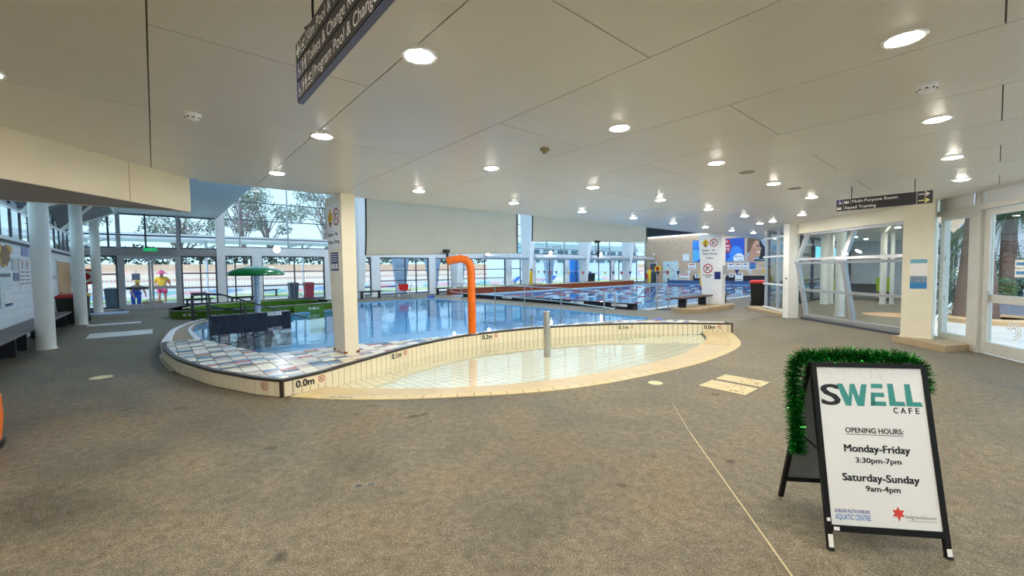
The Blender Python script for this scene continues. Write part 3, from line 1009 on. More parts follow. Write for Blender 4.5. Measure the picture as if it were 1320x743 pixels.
# ================================================================== pools
def basin(poly, depth, top=-.0):
    m = MB()
    n = len(poly)
    A = parea(poly)
    P = poly if A > 0 else poly[::-1]
    m.poly([(p[0], p[1], -depth) for p in P])
    for i in range(n):
        p, q = P[i], P[(i + 1) % n]
        m.add([(p[0], p[1], top), (q[0], q[1], top), (q[0], q[1], -depth), (p[0], p[1], -depth)], [(0, 1, 2, 3)])
    return m
def flat(poly, z):
    P = poly if parea(poly) > 0 else poly[::-1]
    rv, re, rf, *_ = delaunay_2d_cdt([Vector(p) for p in P], [(i, (i + 1) % len(P)) for i in range(len(P))], [], 0, 1e-5)
    m = MB()
    fs = []
    for f in rf:
        c = sum((rv[i] for i in f), Vector((0, 0))) / 3
        if inside(c, P):
            a, b, d = (rv[i] for i in f)
            fs.append(tuple(f) if (b - a).cross(d - a) > 0 else tuple(f)[::-1])
    m.add([(p[0], p[1], z) for p in rv], fs)
    return m
pg = thing('leisure_pool', 'indoor leisure pool of still blue water behind the mosaic platform', 'pool', W(7, 14, -1.0))
basin(prog_poly, 1.0).build('basin', M_pooltile, pg)
flat(prog_poly, -.03).build('water', M_water, pg)
lp = thing('lap_pool', 'indoor lap pool with lane ropes in front of the brick wall', 'pool', W(27, 16, -1.2))
basin(lap_poly, 1.2).build('basin', M_pooltile, lp)
flat(lap_poly, -.04).build('water', M_water, lp)
M_ledge = mat('white_pool_edge', (226, 230, 236), .4, 0, .05, 4)
MB().bst(14.45, 40.6, 8.75, 9.0, -.01, .015).build('edge', M_ledge, lp)
MB().bst(14.45, 40.6, 22.6, 22.85, -.01, .015).build('edge', M_ledge, lp)
# black tiled upstand of the lap pool with depth marks
bl = MB().bst(14.12, 14.44, 9.2, 21.0, 0, .24).build('upstand', M_blacktile, lp)
ub = unit_box('black_tile', M_blacktile)
for i in range(58):
    piece('tile', ub, bl, W(14.11, 9.3 + .2 * i, .01), AL, (.016, .188, .21))
for i, tt_ in enumerate((10.2, 12.4, 17.2)):
    m_ = MB().obox(W(14.098, tt_, .1), -UU * .75, ZZ * .1, VV * .003)
    dm = m_.build('depth_mark', M_print, lp)
    letters('depth_text', M_inkblack, dm, [('1.0m', W(14.096, tt_ - .04, .12), -UU, ZZ, dict(width=.4, height=.07, bold=.01))])
# lane ropes: each float a short red, white or blue run
ROPE = [mat('lane_float_red', (176, 40, 52), .4), mat('lane_float_white', (226, 228, 236), .4), mat('lane_float_blue', (36, 74, 170), .4)]
for i in range(5):
    t_ = 11.2 + 2.2 * i
    lr = thing('lane_rope', 'red white and blue lane rope on the lap pool, %s from the near edge' % ordw(i), 'lane rope', W(27, t_, -.04), 'lane ropes on the lap pool')
    MB().cyl(W(15, t_, -.03), W(40.4, t_, -.03), .01, None, 6).build('cable', M_steel, lr)
    for k in range(25):
        c = ROPE[(0, 1, 0, 2, 1)[(k + i) % 5]] if k not in (0, 1, 2, 22, 23, 24) else ROPE[0]
        s_ = 15.1 + k * 1.01
        MB().tube([W(s_, t_, -.03), W(s_ + .02, t_, -.03), W(s_ + .70, t_, -.03), W(s_ + .72, t_, -.03)], [.015, .03, .03, .015], 8).build('float', c, lr, True)

# ------------------------------------------------------------------ shallow wading pool
wp = thing('wading_pool', 'curved shallow wading pool with cream tiled beach floor', 'pool', (1, 8, -.25))
fb = flat(wade_poly, 0)
for v in fb.v:
    v.z = wade_z(v) - .012
# finer bed so that the slope holds: a grid of small grout cells
tw, tl = .15, .25
tiles = []
for i in range(-10, 110):
    for j in range(-30, 60):
        s0 = .02 + i * tw; t0 = j * tl
        q = [tuple(W(*p).xy) for p in ((s0 + .006, t0 + .006), (s0 + tw - .006, t0 + .006), (s0 + tw - .006, t0 + tl - .006), (s0 + .006, t0 + tl - .006))]
        c = W(s0 + tw / 2, t0 + tl / 2)
        if not (-3.2 < c.x < 5.2 and 5.3 < c.y < 10.9):
            continue
        P = snap_tile(q, wade_poly, .004)
        if P:
            tiles.append((c.y, P))
bed = MB()
for _, P in tiles:
    c = (sum(p[0] for p in P) / len(P), sum(p[1] for p in P) / len(P))
    Q = [(c[0] + (p[0] - c[0]) * 1.12, c[1] + (p[1] - c[1]) * 1.12) for p in P]
    if parea(Q) < 0: Q = Q[::-1]
    bed.poly([(p[0], p[1], wade_z(p) - .006) for p in Q])
bed.build('bed', M_groutl, wp)
tiles.sort(key=lambda a: a[0])
rest = MB()
for n, (_, P) in enumerate(tiles):
    if n < 300:
        MB().prism(P, lambda p: wade_z(p) - .012, wade_z).build('floor_tile', M_tilef, wp)
    else:
        rest.prism(P, lambda p: wade_z(p) - .012, wade_z)
if rest.v:
    rt_ = rest.build('floor_tiles', M_tilef, wp)
    rt_['kind'] = 'stuff'
flat(wade_poly, -.038).build('water', M_waterw, wp)
# lip from the rim down to the beach, the smooth band, the edge tiles and the ridges
m_ = MB()
for p, q in zip(Ri[:-1], Ri[1:]):
    m_.add([(p.x, p.y, .006), (q.x, q.y, .006), (q.x, q.y, -.06), (p.x, p.y, -.06)], [(0, 1, 2, 3)])
m_.build('lip', M_coping, wp)
slot_in = offset(Ri, .03)
m_ = MB()
for i in range(30, len(Ri) - 1):
    m_.add([Ri[i] + ZZ * .004, Ri[i + 1] + ZZ * .004, slot_in[i + 1] + ZZ * -.034, slot_in[i] + ZZ * -.034], [(0, 1, 2, 3)])
m_.build('drain_slot', M_black, wp)
def resample(c, n):
    L = [0]
    for a, b in zip(c[:-1], c[1:]):
        L.append(L[-1] + (b - a).length)
    out = []
    j = 0
    for k in range(n + 1):
        d = L[-1] * k / n
        while j < len(L) - 2 and L[j + 1] < d:
            j += 1
        f_ = (d - L[j]) / max(1e-9, L[j + 1] - L[j])
        out.append(c[j] + (c[j + 1] - c[j]) * f_)
    return out
NR = 48
ro, ri = resample(Ro, NR), resample(Ri, NR)
mid = [a + (b - a) * min(.5, .16 / max(.05, (b - a).length)) for a, b in zip(ro, ri)]
m_ = MB()
for i in range(NR):
    m_.add([mid[i] + ZZ * .006, mid[i + 1] + ZZ * .006, ri[i + 1] + ZZ * .006, ri[i] + ZZ * .006], [(0, 1, 2, 3)])
m_.build('smooth_band', M_rim, wp)
m_ = MB()
for i in range(NR):
    m_.add([ro[i] + ZZ * .003, ro[i + 1] + ZZ * .003, mid[i + 1] + ZZ * .003, mid[i] + ZZ * .003], [(0, 1, 2, 3)])
m_.build('edge_grout', M_rimgrout, wp)
for i in range(NR):
    a, b, c, d = ro[i], ro[i + 1], mid[i + 1], mid[i]
    e = (b - a).normalized() * .005
    MB().prism([tuple((a + e).xy), tuple((b - e).xy), tuple((c - e).xy), tuple((d + e).xy)], .0, .009).build('edge_tile', M_rimtile, wp)
for k in range(9):
    m_ = MB()
    f_ = .10 + k * .095
    pts = [mid[i] + (ri[i] - mid[i]) * f_ + ZZ * .008 for i in range(NR - 9, NR + 1)]
    m_.tube(pts, .012, 6)
    m_.build('ridge', M_rimtile, wp, True)
m_ = MB()
m_.obox(Vector((-2.42, 5.27, .008)), (.42, -.02, 0), (.01, .1, 0), (0, 0, .003))
dm = m_.build('floor_mark', mat('worn_mark', (206, 198, 176), .5), wp)
letters('floor_mark_text', M_inkblack, dm, [('0.0m', Vector((-2.38, 5.285, .0125)), Vector((1, -.05, 0)), Vector((.05, 1, 0)), dict(width=.3, height=.06))])

# ------------------------------------------------------------------ raised mosaic platform
HP = .23
pf = thing('mosaic_platform', 'raised kerb platform paved with multicoloured mosaic tiles around the wading pool', 'platform', (-4, 7, 0))
fp = flat(deck_poly, HP - .012)
n = len(deck_poly)
P = deck_poly if parea(deck_poly) > 0 else deck_poly[::-1]
for i in range(n):
    p, q = P[i], P[(i + 1) % n]
    fp.add([(p[0], p[1], -.3), (q[0], q[1], -.3), (q[0], q[1], HP - .012), (p[0], p[1], HP - .012)], [(0, 1, 2, 3)])
fp.build('body', M_grout, pf)
# wall tiles: left curve faces the floor, back curve faces the wading pool
ut = unit_box('wall_tile', M_tilew)
arcsL = arc_pts(Lc, .118)
for p, d, _ in arcsL:
    nrm = Vector((d.y, -d.x, 0))          # left curve runs leftwards: outside is on its left
    nrm = -nrm if nrm.dot(Vector((-.6, -.8, 0))) < 0 else nrm
    piece('wall_tile', ut, pf, p + nrm * .004 + ZZ * .006, math.atan2(d.y, d.x), (.107, .016, HP - .03))
arcsB = arc_pts(Bc, .118)
for p, d, _ in arcsB:
    nrm = Vector((d.y, -d.x, 0))
    zb = wade_z(p) if inside(p + nrm * .1, wade_poly) else .006
    piece('wall_tile', ut, pf, p + nrm * .004 + ZZ * zb, math.atan2(d.y, d.x), (.107, .016, HP - .024 - zb))
def coping(c, side):
    a, b = offset(c, side * .016), offset(c, -side * .05)
    m = MB()
    for i in range(len(c) - 1):
        m.add([a[i] + ZZ * .20, a[i + 1] + ZZ * .20, b[i + 1] + ZZ * .20, b[i] + ZZ * .20, a[i] + ZZ * .238, a[i + 1] + ZZ * .238, b[i + 1] + ZZ * .238, b[i] + ZZ * .238],
              [(3, 2, 1, 0), (4, 5, 6, 7), (0, 1, 5, 4), (2, 3, 7, 6), (3, 0, 4, 7), (1, 2, 6, 5)])
    return m
coping(Lc, 1).build('coping', M_coping, pf)
coping(Bc, -1).build('coping', M_coping, pf)
MB().box(-3.03, -2.985, 5.325, 5.37, 0, .238).build('corner_strip', M_coping, pf)
e = Bc[-1]
MB().obox(e + Vector((.0, -.03, 0)), (.03, 0, 0), (0, .4, 0), ZZ * .238).build('end_strip', M_coping, pf)
# mosaic tiles
MOS = [mat('mosaic_%d' % i, c, .25, 0, .08, 9) for i, c in enumerate([(236, 228, 206), (226, 220, 206), (242, 236, 222), (214, 204, 178), (150, 156, 168), (92, 100, 118), (112, 138, 172), (196, 176, 178), (176, 86, 80), (58, 56, 60), (186, 190, 196), (164, 146, 120)])]
WT = [20, 16, 18, 9, 8, 5, 7, 6, 4, 4, 9, 4]
mw, ml = .212, .15
inner_deck = deck_poly
tl_ = []
for i in range(-6, 58):
    last = -1
    for j in range(28, 100):
        s0 = .05 + i * mw; t0 = j * ml + (ml / 2 if i % 2 else 0)
        q = [tuple(W(*p).xy) for p in ((s0 + .0055, t0 + .0055), (s0 + mw - .0055, t0 + .0055), (s0 + mw - .0055, t0 + ml - .0055), (s0 + .0055, t0 + ml - .0055))]
        c = W(s0 + mw / 2, t0 + ml / 2)
        if not (-7.6 < c.x < 5.7 and 5.0 < c.y < 11.6):
            continue
        P = snap_tile(q, deck_poly, .004)
        if P:
            kk = random.choices(range(len(MOS)), WT)[0]
            while kk == last or (kk < 4 and last in range(4) and random.random() < .3):
                kk = random.choices(range(len(MOS)), WT)[0]
            last = kk
            tl_.append((c.length, P, kk))
tl_.sort(key=lambda a: a[0])
rest = {}
for n, (_, P, k) in enumerate(tl_):
    if n < 300:
        MB().prism(P, HP - .014, HP).build('mosaic_tile', MOS[k], pf)
    else:
        rest.setdefault(k, MB()).prism(P, HP - .014, HP)
for k, m in rest.items():
    m.build('mosaic_tiles', MOS[k], pf)['kind'] = 'stuff'
# depth marks on the wall tiles
def at_arc(arcs, x):
    return min(arcs, key=lambda a: abs(a[0].x - x))
for x, txt in ((-2.83, '0.0m'), (-2.06, '0.1m'), (-.56, '0.2m'), (2.78, '0.1m'), (4.98, '0.0m')):
    p, d, _ = at_arc(arcsB, x)
    nrm = Vector((d.y, -d.x, 0))
    w = .25
    o = p + nrm * .016 + ZZ * .09 - d * .14
    dm = MB().obox(o - d * .02 - nrm * .003 - ZZ * .02, d * .46, ZZ * .13, nrm * .002).build('depth_mark', M_tilew, pf)
    letters('depth_text', M_inkblack, dm, [(txt, o + nrm * .002, d, ZZ, dict(width=w, height=.098, bold=.022))])
    ms = {'red': MB(), 'black': MB()}
    nodive(ms, o + d * .36 + ZZ * .05 + nrm * .002, .05, d, ZZ, nrm)
    ms['red'].build('roundel', M_signred, dm); ms['black'].build('figure', M_inkblack, dm)
p, d, _ = at_arc(arcsL, -3.26)
nrm = Vector((d.y, -d.x, 0)); nrm = -nrm if nrm.dot(Vector((-.6, -.8, 0))) < 0 else nrm
ms = {'red': MB(), 'black': MB()}
nodive(ms, p + nrm * .016 + ZZ * .13, .055, -d, ZZ, nrm)
ms['red'].build('roundel', M_signred, pf); ms['black'].build('figure', M_inkblack, pf)
# yellow kerb at the foot of the left curve
kc = offset(Lc, -.0)
kerb = [p for p in Lc if p.x < -5.5]
m_ = MB()
side = 1 if (offset(kerb, .1)[2] - kerb[2]).dot(Vector((-.6, -.8, 0))) > 0 else -1
ka = offset(kerb, side * .07)
for i in range(len(kerb) - 1):
    m_.add([kerb[i] + ZZ * .035, kerb[i + 1] + ZZ * .035, ka[i + 1] + ZZ * .012, ka[i] + ZZ * .012], [(0, 1, 2, 3), (3, 2, 1, 0)])
m_.build('foot_kerb', M_rimtile, pf)

# ------------------------------------------------------------------ sandy path with white kerbs down to the ramp
pa = thing('ramp_path', 'curved sandy ramp path between two white kerbs left of the pool', 'path', W(.4, 13, 0))
outer = crv([(.06, 11.1), (.13, 12.2), (.31, 14.4), (.68, 16.4), (.98, 17.5), (1.2, 18.2)], 6)
inner = crv([(.70, 11.1), (.68, 12.6), (.70, 14.1), (.93, 16.0), (1.27, 16.9), (1.68, 18.2)], 6)
zt = lambda t: max(.02, .22 - (t - 11.1) * .029)
for nm, a0, a1, mm_, dz in (('surface', 0.0, 1.0, M_sandpath, 0), ('kerb', -.02, .26, M_whitekerb, .012), ('kerb', .84, 1.0, M_whitekerb, .012)):
    m_ = MB()
    for i in range(len(outer) - 1):
        L = [outer[i] + (inner[i] - outer[i]) * a0, outer[i] + (inner[i] - outer[i]) * a1, outer[i + 1] + (inner[i + 1] - outer[i + 1]) * a1, outer[i + 1] + (inner[i + 1] - outer[i + 1]) * a0]
        vs = [W(p.x, p.y, -.05) for p in L] + [W(p.x, p.y, zt(p.y) + dz) for p in L]
        m_.add(vs, [(4, 5, 6, 7), (0, 1, 5, 4), (2, 3, 7, 6), (3, 0, 4, 7), (1, 2, 6, 5)])
    m_.build(nm, mm_, pa)
# black ramp wall
rwl = thing('ramp_wall', 'low black tiled wall in front of the pool ramp handrails', 'wall', W(2.4, 16.2, -.1))
cw_ = MB().bst(1.24, 3.56, 16.02, 16.3, -.9, .285).build('core', M_blacktile, rwl)
for i in range(13):
    piece('tile', ub, rwl, W(1.335 + i * .178, 16.015, -.05), AL, (.168, .016, .33))
MB().obox(W(2.85, 16.0, .17), VV * .42, ZZ * .1, UU * .004).build('depth_mark', M_print, rwl)
letters('depth_text', M_inkblack, rwl, [('0.9m', W(2.88, 15.998, .19), VV, ZZ, dict(width=.34, height=.06, bold=.01))])
# ramp handrails
for i, (t_, lab) in enumerate(((16.75, 'nearer'), (17.5, 'farther'))):
    hr = thing('ramp_handrail', 'dark steel handrail sloping into the pool, the %s of the pair by the black wall' % lab, 'handrail', W(1.0, t_, 0))
    pr_ = [W(.95, t_ + .8, .02), W(.95, t_ + .8, .85), W(1.0, t_ + .75, .90), W(1.35, t_ + .35, .92), W(1.7, t_ + .15, .90), W(2.2, t_ + .1, .72), W(4.4, t_, -.15)]
    M_rail = mat('dark_stainless', (92, 94, 100), .25, .8, .05, 8)
    MB().tube(pr_, .024, 8).build('top_rail', M_rail, hr, True)
    MB().tube([W(1.35, t_ + .35, .5), W(2.2, t_ + .1, .3), W(3.8, t_ + .05, -.2)], .02, 8).build('lower_rail', M_rail, hr, True)
    MB().tube([W(1.35, t_ + .35, -.3), W(1.35, t_ + .35, .92)], .024, 8).build('post', M_rail, hr, True)
    MB().tube([W(2.3, t_ + .1, -.8), W(2.3, t_ + .1, .70)], .022, 8).build('post', M_rail, hr, True)

# ------------------------------------------------------------------ green toddler pool
gpn = thing('toddler_pool', 'raised oval toddler pool with green tiled walls and white rim', 'pool', W(3.2, 20.4, 0))
oval = crv([(6.0, 19.2), (4.6, 18.75), (2.6, 18.5), (1.3, 18.6), (.55, 19.3), (.4, 20.4), (1.1, 21.8), (2.6, 22.9), (4.4, 23.0), (5.8, 22.2), (6.3, 21.0)], 6)
ow = [W(p.x, p.y) for p in oval]
m_ = MB(); cap = MB(); inn = MB()
off_i = [W(3.2 + (p.x - 3.2) * .86, 20.7 + (p.y - 20.7) * .84) for p in oval]
for i in range(len(ow) - 1):
    a, b, c, d = ow[i], ow[i + 1], off_i[i + 1], off_i[i]
    m_.add([a, b, b + ZZ * .27, a + ZZ * .27, d, c, c + ZZ * .27, d + ZZ * .27], [(0, 1, 2, 3), (3, 2, 1, 0), (5, 4, 7, 6), (6, 7, 4, 5)])
    cap.add([a + ZZ * .27, b + ZZ * .27, c + ZZ * .27, d + ZZ * .27, a + ZZ * .31, b + ZZ * .31, c + ZZ * .31, d + ZZ * .31], [(4, 5, 6, 7), (7, 6, 5, 4), (0, 1, 5, 4), (4, 5, 1, 0), (2, 3, 7, 6), (6, 7, 3, 2)])
m_.build('wall', M_greentile, gpn)
cap.build('rim', M_whitekerb, gpn)
ug = unit_box('green_tile', M_greentile)
for p, d, _ in arc_pts(ow, .2):
    nrm = Vector((d.y, -d.x, 0))
    nrm = nrm if (p + nrm - W(3.2, 20.7)).length > (p - W(3.2, 20.7)).length else -nrm
    piece('tile', ug, gpn, p + nrm * .008 + ZZ * .01, math.atan2(d.y, d.x), (.188, .012, .25))
for p, d, _ in arc_pts(off_i, .2):
    nrm = (W(3.2, 20.7) - p).normalized()
    piece('tile', ug, gpn, p + nrm * .006 + ZZ * .01, math.atan2(d.y, d.x), (.188, .012, .25))
flat([tuple(p.xy) for p in off_i], .03).build('water', M_waterw, gpn)
flat([tuple(p.xy) for p in off_i], .012).build('bed', M_greentile, gpn)
MB().bst(4.2, 5.35, 18.35, 18.6, -.9, .22).build('outlet_wall', M_greentile, gpn)
MB().bst(5.75, 6.2, 18.35, 18.6, -.9, .28).build('outlet_wall', M_greentile, gpn)
letters('depth_text', M_print, gpn, [('0.2m', W(.72, 18.8, .11), (W(1.3, 18.58) - W(.72, 18.78)).normalized(), ZZ, dict(width=.4, height=.09, bold=.01))])
letters('depth_text', M_print, gpn, [('0.8m', W(4.75, 18.335, .09), VV, ZZ, dict(width=.4, height=.09, bold=.01))])

# ================================================================== pillars and blades
def warn_board(par, o, a, b, nrm, w, depth_txt=None, ratio=1.14):
    """Shallow Water / No Diving board: o lower left corner, a right, b up"""
    o, a, b, nrm = Vector(o), Vector(a), Vector(b), Vector(nrm)
    h = w * ratio if not depth_txt else w * 1.5
    bd = MB().obox(o, a * w, b * h, nrm * .004).build('warning_board', M_print, par)
    oo = o + nrm * .0055
    ye = MB(); bk_ = MB()
    c = oo + a * w * .26 + b * (h - w * .32)
    ye.poly([c - a * w * .22, c - b * w * .27, c + a * w * .22, c + b * w * .27])
    c1 = c + nrm * .001
    bk_.disc(c1 + a * w * .04 + b * w * .1, w * .035, a, b, 10)
    bk_.poly([c1 + a * w * .03 + b * w * .07, c1 - a * w * .05 + b * w * .04, c1 - a * w * .05 - b * w * .08, c1 + b * w * -.08])
    bk_.poly([c1 - a * w * .1 - b * w * .11, c1 - b * w * .25, c1 + a * w * .1 - b * w * .11])
    ye.build('diamond', M_signyellow, bd)
    ms = {'red': MB(), 'black': bk_}
    nodive(ms, oo + a * w * .74 + b * (h - w * .32), w * .23, a, b, nrm)
    ms['red'].build('roundel', M_signred, bd)
    bk_.build('figures', M_inkblack, bd)
    L = [('Shallow', oo + a * w * .05 + b * (h - w * .80), a, b, dict(width=w * .44, height=w * .10, bold=.012)),
         ('No', oo + a * w * .64 + b * (h - w * .80), a, b, dict(width=w * .18, height=w * .10, bold=.012)),
         ('Water', oo + a * w * .06 + b * (h - w * 1.0), a, b, dict(width=w * .42, height=w * .10, bold=.012)),
         ('Diving', oo + a * w * .54 + b * (h - w * 1.0), a, b, dict(width=w * .40, height=w * .10, bold=.012))]
    if depth_txt:
        L.append((depth_txt, oo + a * w * .33 + b * (h - w * 1.26), a, b, dict(width=w * .36, height=w * .12, bold=.012)))
    letters('wording', M_inkblack, bd, L)
    return bd

pA = thing('square_pillar', 'cream square pillar standing on the mosaic tiles with warning signs', 'pillar', W(2.58, 7.5, HP))
MB().add([W(s, t, HP) for s, t in ((2.42, 7.2), (2.65, 7.2), (2.65, 7.74), (2.42, 7.74))] + [W(s, t, CEIL) for s, t in ((2.42, 7.2), (2.65, 7.2), (2.65, 8.04), (2.42, 8.04))], [(3, 2, 1, 0), (4, 5, 6, 7), (0, 1, 5, 4), (1, 2, 6, 5), (2, 3, 7, 6), (3, 0, 4, 7)]).build('shaft', M_cream, pA)
rust = mat('rust_stain', (122, 62, 34), .8, 0, .4, 20)
m_ = MB()
for s_, t_ in ((2.40, 7.18), (2.61, 7.18), (2.40, 7.71)):
    m_.bst(s_, s_ + .05, t_, t_ + .04, HP, HP + .03)
m_.build('rust_spots', rust, pA)
wbA = thing('warning_sign', 'shallow water and no diving sign on the pillar over the mosaic tiles', 'sign', W(2.41, 7.6, 2.0))
warn_board(wbA, W(2.416, 7.93, 2.03), -UU, ZZ, -VV, .67)
nsA = thing('pool_notice', 'small navy notice with three pictograms on the mosaic pillar', 'sign', W(2.42, 7.5, 1.6))
bd = MB().obox(W(2.416, 7.79, 1.65), -UU * .38, ZZ * .32, -VV * .004).build('board', M_navy, nsA)
m_ = MB()
for i in range(3):
    m_.obox(W(2.4115, 7.765 - i * .12, 1.68), -UU * .09, ZZ * .09, -VV * .001)
for z in (1.93, 1.89, 1.85, 1.81):
    m_.obox(W(2.4115, 7.76, z), -UU * .32, ZZ * .012, -VV * .001)
m_.build('print', M_print, bd)

# pillar by the lap pool, tapered towards the foot
pC = thing('tapered_pillar', 'white tapered pillar with warning signs standing on the kerb by the lap pool', 'pillar', W(17.1, 7.4, .15))
m_ = MB()
f_ = [(16.95, 7.04), (17.28, 7.04), (17.28, 7.78), (16.95, 7.78)]
g_ = [(16.95, 7.04), (17.28, 7.04), (17.28, 7.98), (16.95, 7.98)]
m_.add([W(s, t, .15) for s, t in f_] + [W(s, t, CEIL) for s, t in g_], [(3, 2, 1, 0), (4, 5, 6, 7), (0, 1, 5, 4), (1, 2, 6, 5), (2, 3, 7, 6), (3, 0, 4, 7)])
m_.build('shaft', M_white, pC)
MB().bst(17.06, 17.14, 6.94, 7.04, 1.35, 1.7).build('dispenser', M_grey, pC)
wbC = thing('warning_sign', 'shallow water and no diving 1.6m sign on the white tapered pillar', 'sign', W(16.94, 7.5, 1.9))
warn_board(wbC, W(16.947, 7.86, 1.80), -UU, ZZ, -VV, .68, '1.6m')
nrC = thing('no_running_sign', 'round no running sign with small notices on the white tapered pillar', 'sign', W(16.94, 7.4, 1.2))
ms = {'red': MB(), 'black': MB()}
nodive(ms, W(16.946, 7.58, 1.58), .19, -UU, ZZ, -VV)
ms['red'].build('roundel', M_signred, nrC); ms['black'].build('figure', M_inkblack, nrC)
letters('wording', M_inkblack, nrC, [('NO RUNNING', W(16.945, 7.78, 1.29), -UU, ZZ, dict(width=.38, height=.05, bold=.015)), ('PLEASE', W(16.945, 7.68, 1.22), -UU, ZZ, dict(width=.2, height=.05, bold=.015))])
MB().obox(W(16.948, 7.32, 1.5), -UU * .24, ZZ * .28, -VV * .004).build('white_notice', M_print, nrC)
MB().obox(W(16.948, 7.32, 1.15), -UU * .24, ZZ * .30, -VV * .004).build('blue_notice', M_navy, nrC)
# kerb under it
kb = MB()
kb.prism([tuple(W(*q).xy) for q in ((14.5, 7.75), (14.25, 7.45), (14.3, 7.05), (14.7, 6.85), (17.3, 6.7), (17.9, 6.95), (17.8, 7.6), (17.4, 8.1), (15, 8.1))], 0, .15)
kbo = tag(kb.build('kerb_island', M_concrete), 'low rounded tan concrete island under the white tapered pillar', 'kerb')
MB().obox(W(17.4, 6.79, .151), VV * .35 + UU * .1, UU * .03, ZZ * .004).build('yellow_line', M_signyellow, kbo)

def bench(name, label, o, d, L, top_m, h=.45, depth=.42, legs=(.15, .85), group=None):
    """slab bench: o = middle of the foot, d = direction along the bench"""
    d = Vector(d).normalized(); nn = Vector((-d.y, d.x, 0)); o = Vector(o)
    b = thing(name, label, 'bench', o, group)
    for k in range(3):
        MB().obox(o - d * L / 2 + nn * (-depth / 2 + k * depth / 3 + .006) + ZZ * (h - .05), d * L, nn * (depth / 3 - .012), ZZ * .05).build('seat_plank', top_m, b)
    for f_ in legs:
        MB().obox(o + d * (f_ - .5) * L - d * .04 - nn * depth * .32, d * .08, nn * depth * .64, ZZ * (h - .05)).build('leg', M_benchleg, b)
    MB().obox(o - d * L * .4 - nn * .03 + ZZ * (h - .09), d * L * .8, nn * .06, ZZ * .04).build('rail', M_benchleg, b)
    return b
bench('bench', 'red brown timber bench on the concrete island left of the tapered pillar', W(15.6, 7.55, .15), VV, 2.5, M_bench, .38, .45, (.18, .82))
bench('bench', 'timber bench mostly hidden behind the tapered pillar', W(18.6, 7.9, 0), VV, 1.6, M_bench, .45)

# blades along the facade
for i, s0 in enumerate((9.45, 16.4, 23.3, 30.55, 37.5)):
    b_ = thing('facade_blade', 'tall white tapered fin against the glass facade, %s from the left' % ordw(i), 'fin', W(s0, 25.2, 0), 'white fins along the facade')
    base = [(s0 - .16, 24.95), (s0 + .16, 24.95), (s0 + .16, 25.64), (s0 - .16, 25.64)]
    top = [(s0 - .34, 23.9), (s0 + .34, 23.9), (s0 + .34, 25.64), (s0 - .34, 25.64)]
    MB().add([W(s, t, 0) for s, t in base] + [W(s, t, 8.55) for s, t in top], [(3, 2, 1, 0), (4, 5, 6, 7), (0, 1, 5, 4), (1, 2, 6, 5), (2, 3, 7, 6), (3, 0, 4, 7)]).build('shaft', M_white, b_)
    if i:
        ms = {'red': MB(), 'black': MB(), 'white': MB()}
        for z in (2.25, 1.4):
            nodive(ms, W(s0 - .05, 24.78 if z > 2 else 24.87, z), .15, VV, ZZ, -UU)
        ms['white'].build('sign_disc', M_print, b_); ms['red'].build('roundel', M_signred, b_); ms['black'].build('figure', M_inkblack, b_)

# round ducts between the fins
M_duct = mat('pale_duct', (206, 210, 214), .35, .3, .04, 2)
for i, (a, b) in enumerate(((18.6, 22.9), (23.7, 30.1), (31.0, 37.1), (37.9, 42.0))):
    d_ = thing('air_duct', 'round pale air duct hung along the facade, %s from the left' % ordw(i), 'duct', W((a + b) / 2, 24.9, 2.4), 'air ducts along the facade')
    MB().cyl(W(a, 24.75, 2.62), W(b, 24.75, 2.62), .2, None, 18).build('tube', M_duct, d_, True)
    for s_ in (a + .05, (a + b) / 2, b - .1):
        MB().cyl(W(s_, 24.75, 2.62), W(s_ + .06, 24.75, 2.62), .215, None, 18).build('collar', M_grey, d_, True)
    MB().cyl(W((a + b) / 2, 24.75, 2.8), W((a + b) / 2, 24.75, 3.6), .012, None, 6).build('hanger', M_greydk, d_)
    MB().bst((a + b) / 2 - .02, (a + b) / 2 + .02, 24.75, 25.75, 3.56, 3.6).build('bracket', M_greydk, d_)

# flood lights
for i, (s_, z_) in enumerate(((4.92, 2.83), (15.75, 3.07), (18.82, 2.95), (25.51, 3.0), (32.41, 3.0))):
    d_ = thing('flood_light', 'bright round flood light on the facade beam, %s from the left' % ordw(i), 'light', W(s_, 24.6, z_ - .15), 'flood lights on the facade')
    c = W(s_, 24.6, z_)
    MB().tube([c + UU * .12, c + UU * .02], [.10, .16], 16).build('housing', M_black, d_, True)
    MB().lathe(Vector((0, 0, 0)), [(0.02, 0), (.11, .02), (.155, .05)], 16).v
    m_ = MB(); m_.tube([c + UU * .02, c - UU * .02, c - UU * .05], [.155, .12, .03], 16); m_.build('lens', M_flood, d_, True)
    MB().bar(c + UU * .1, c + UU * 1.1, .04, .04).build('arm', M_black, d_)

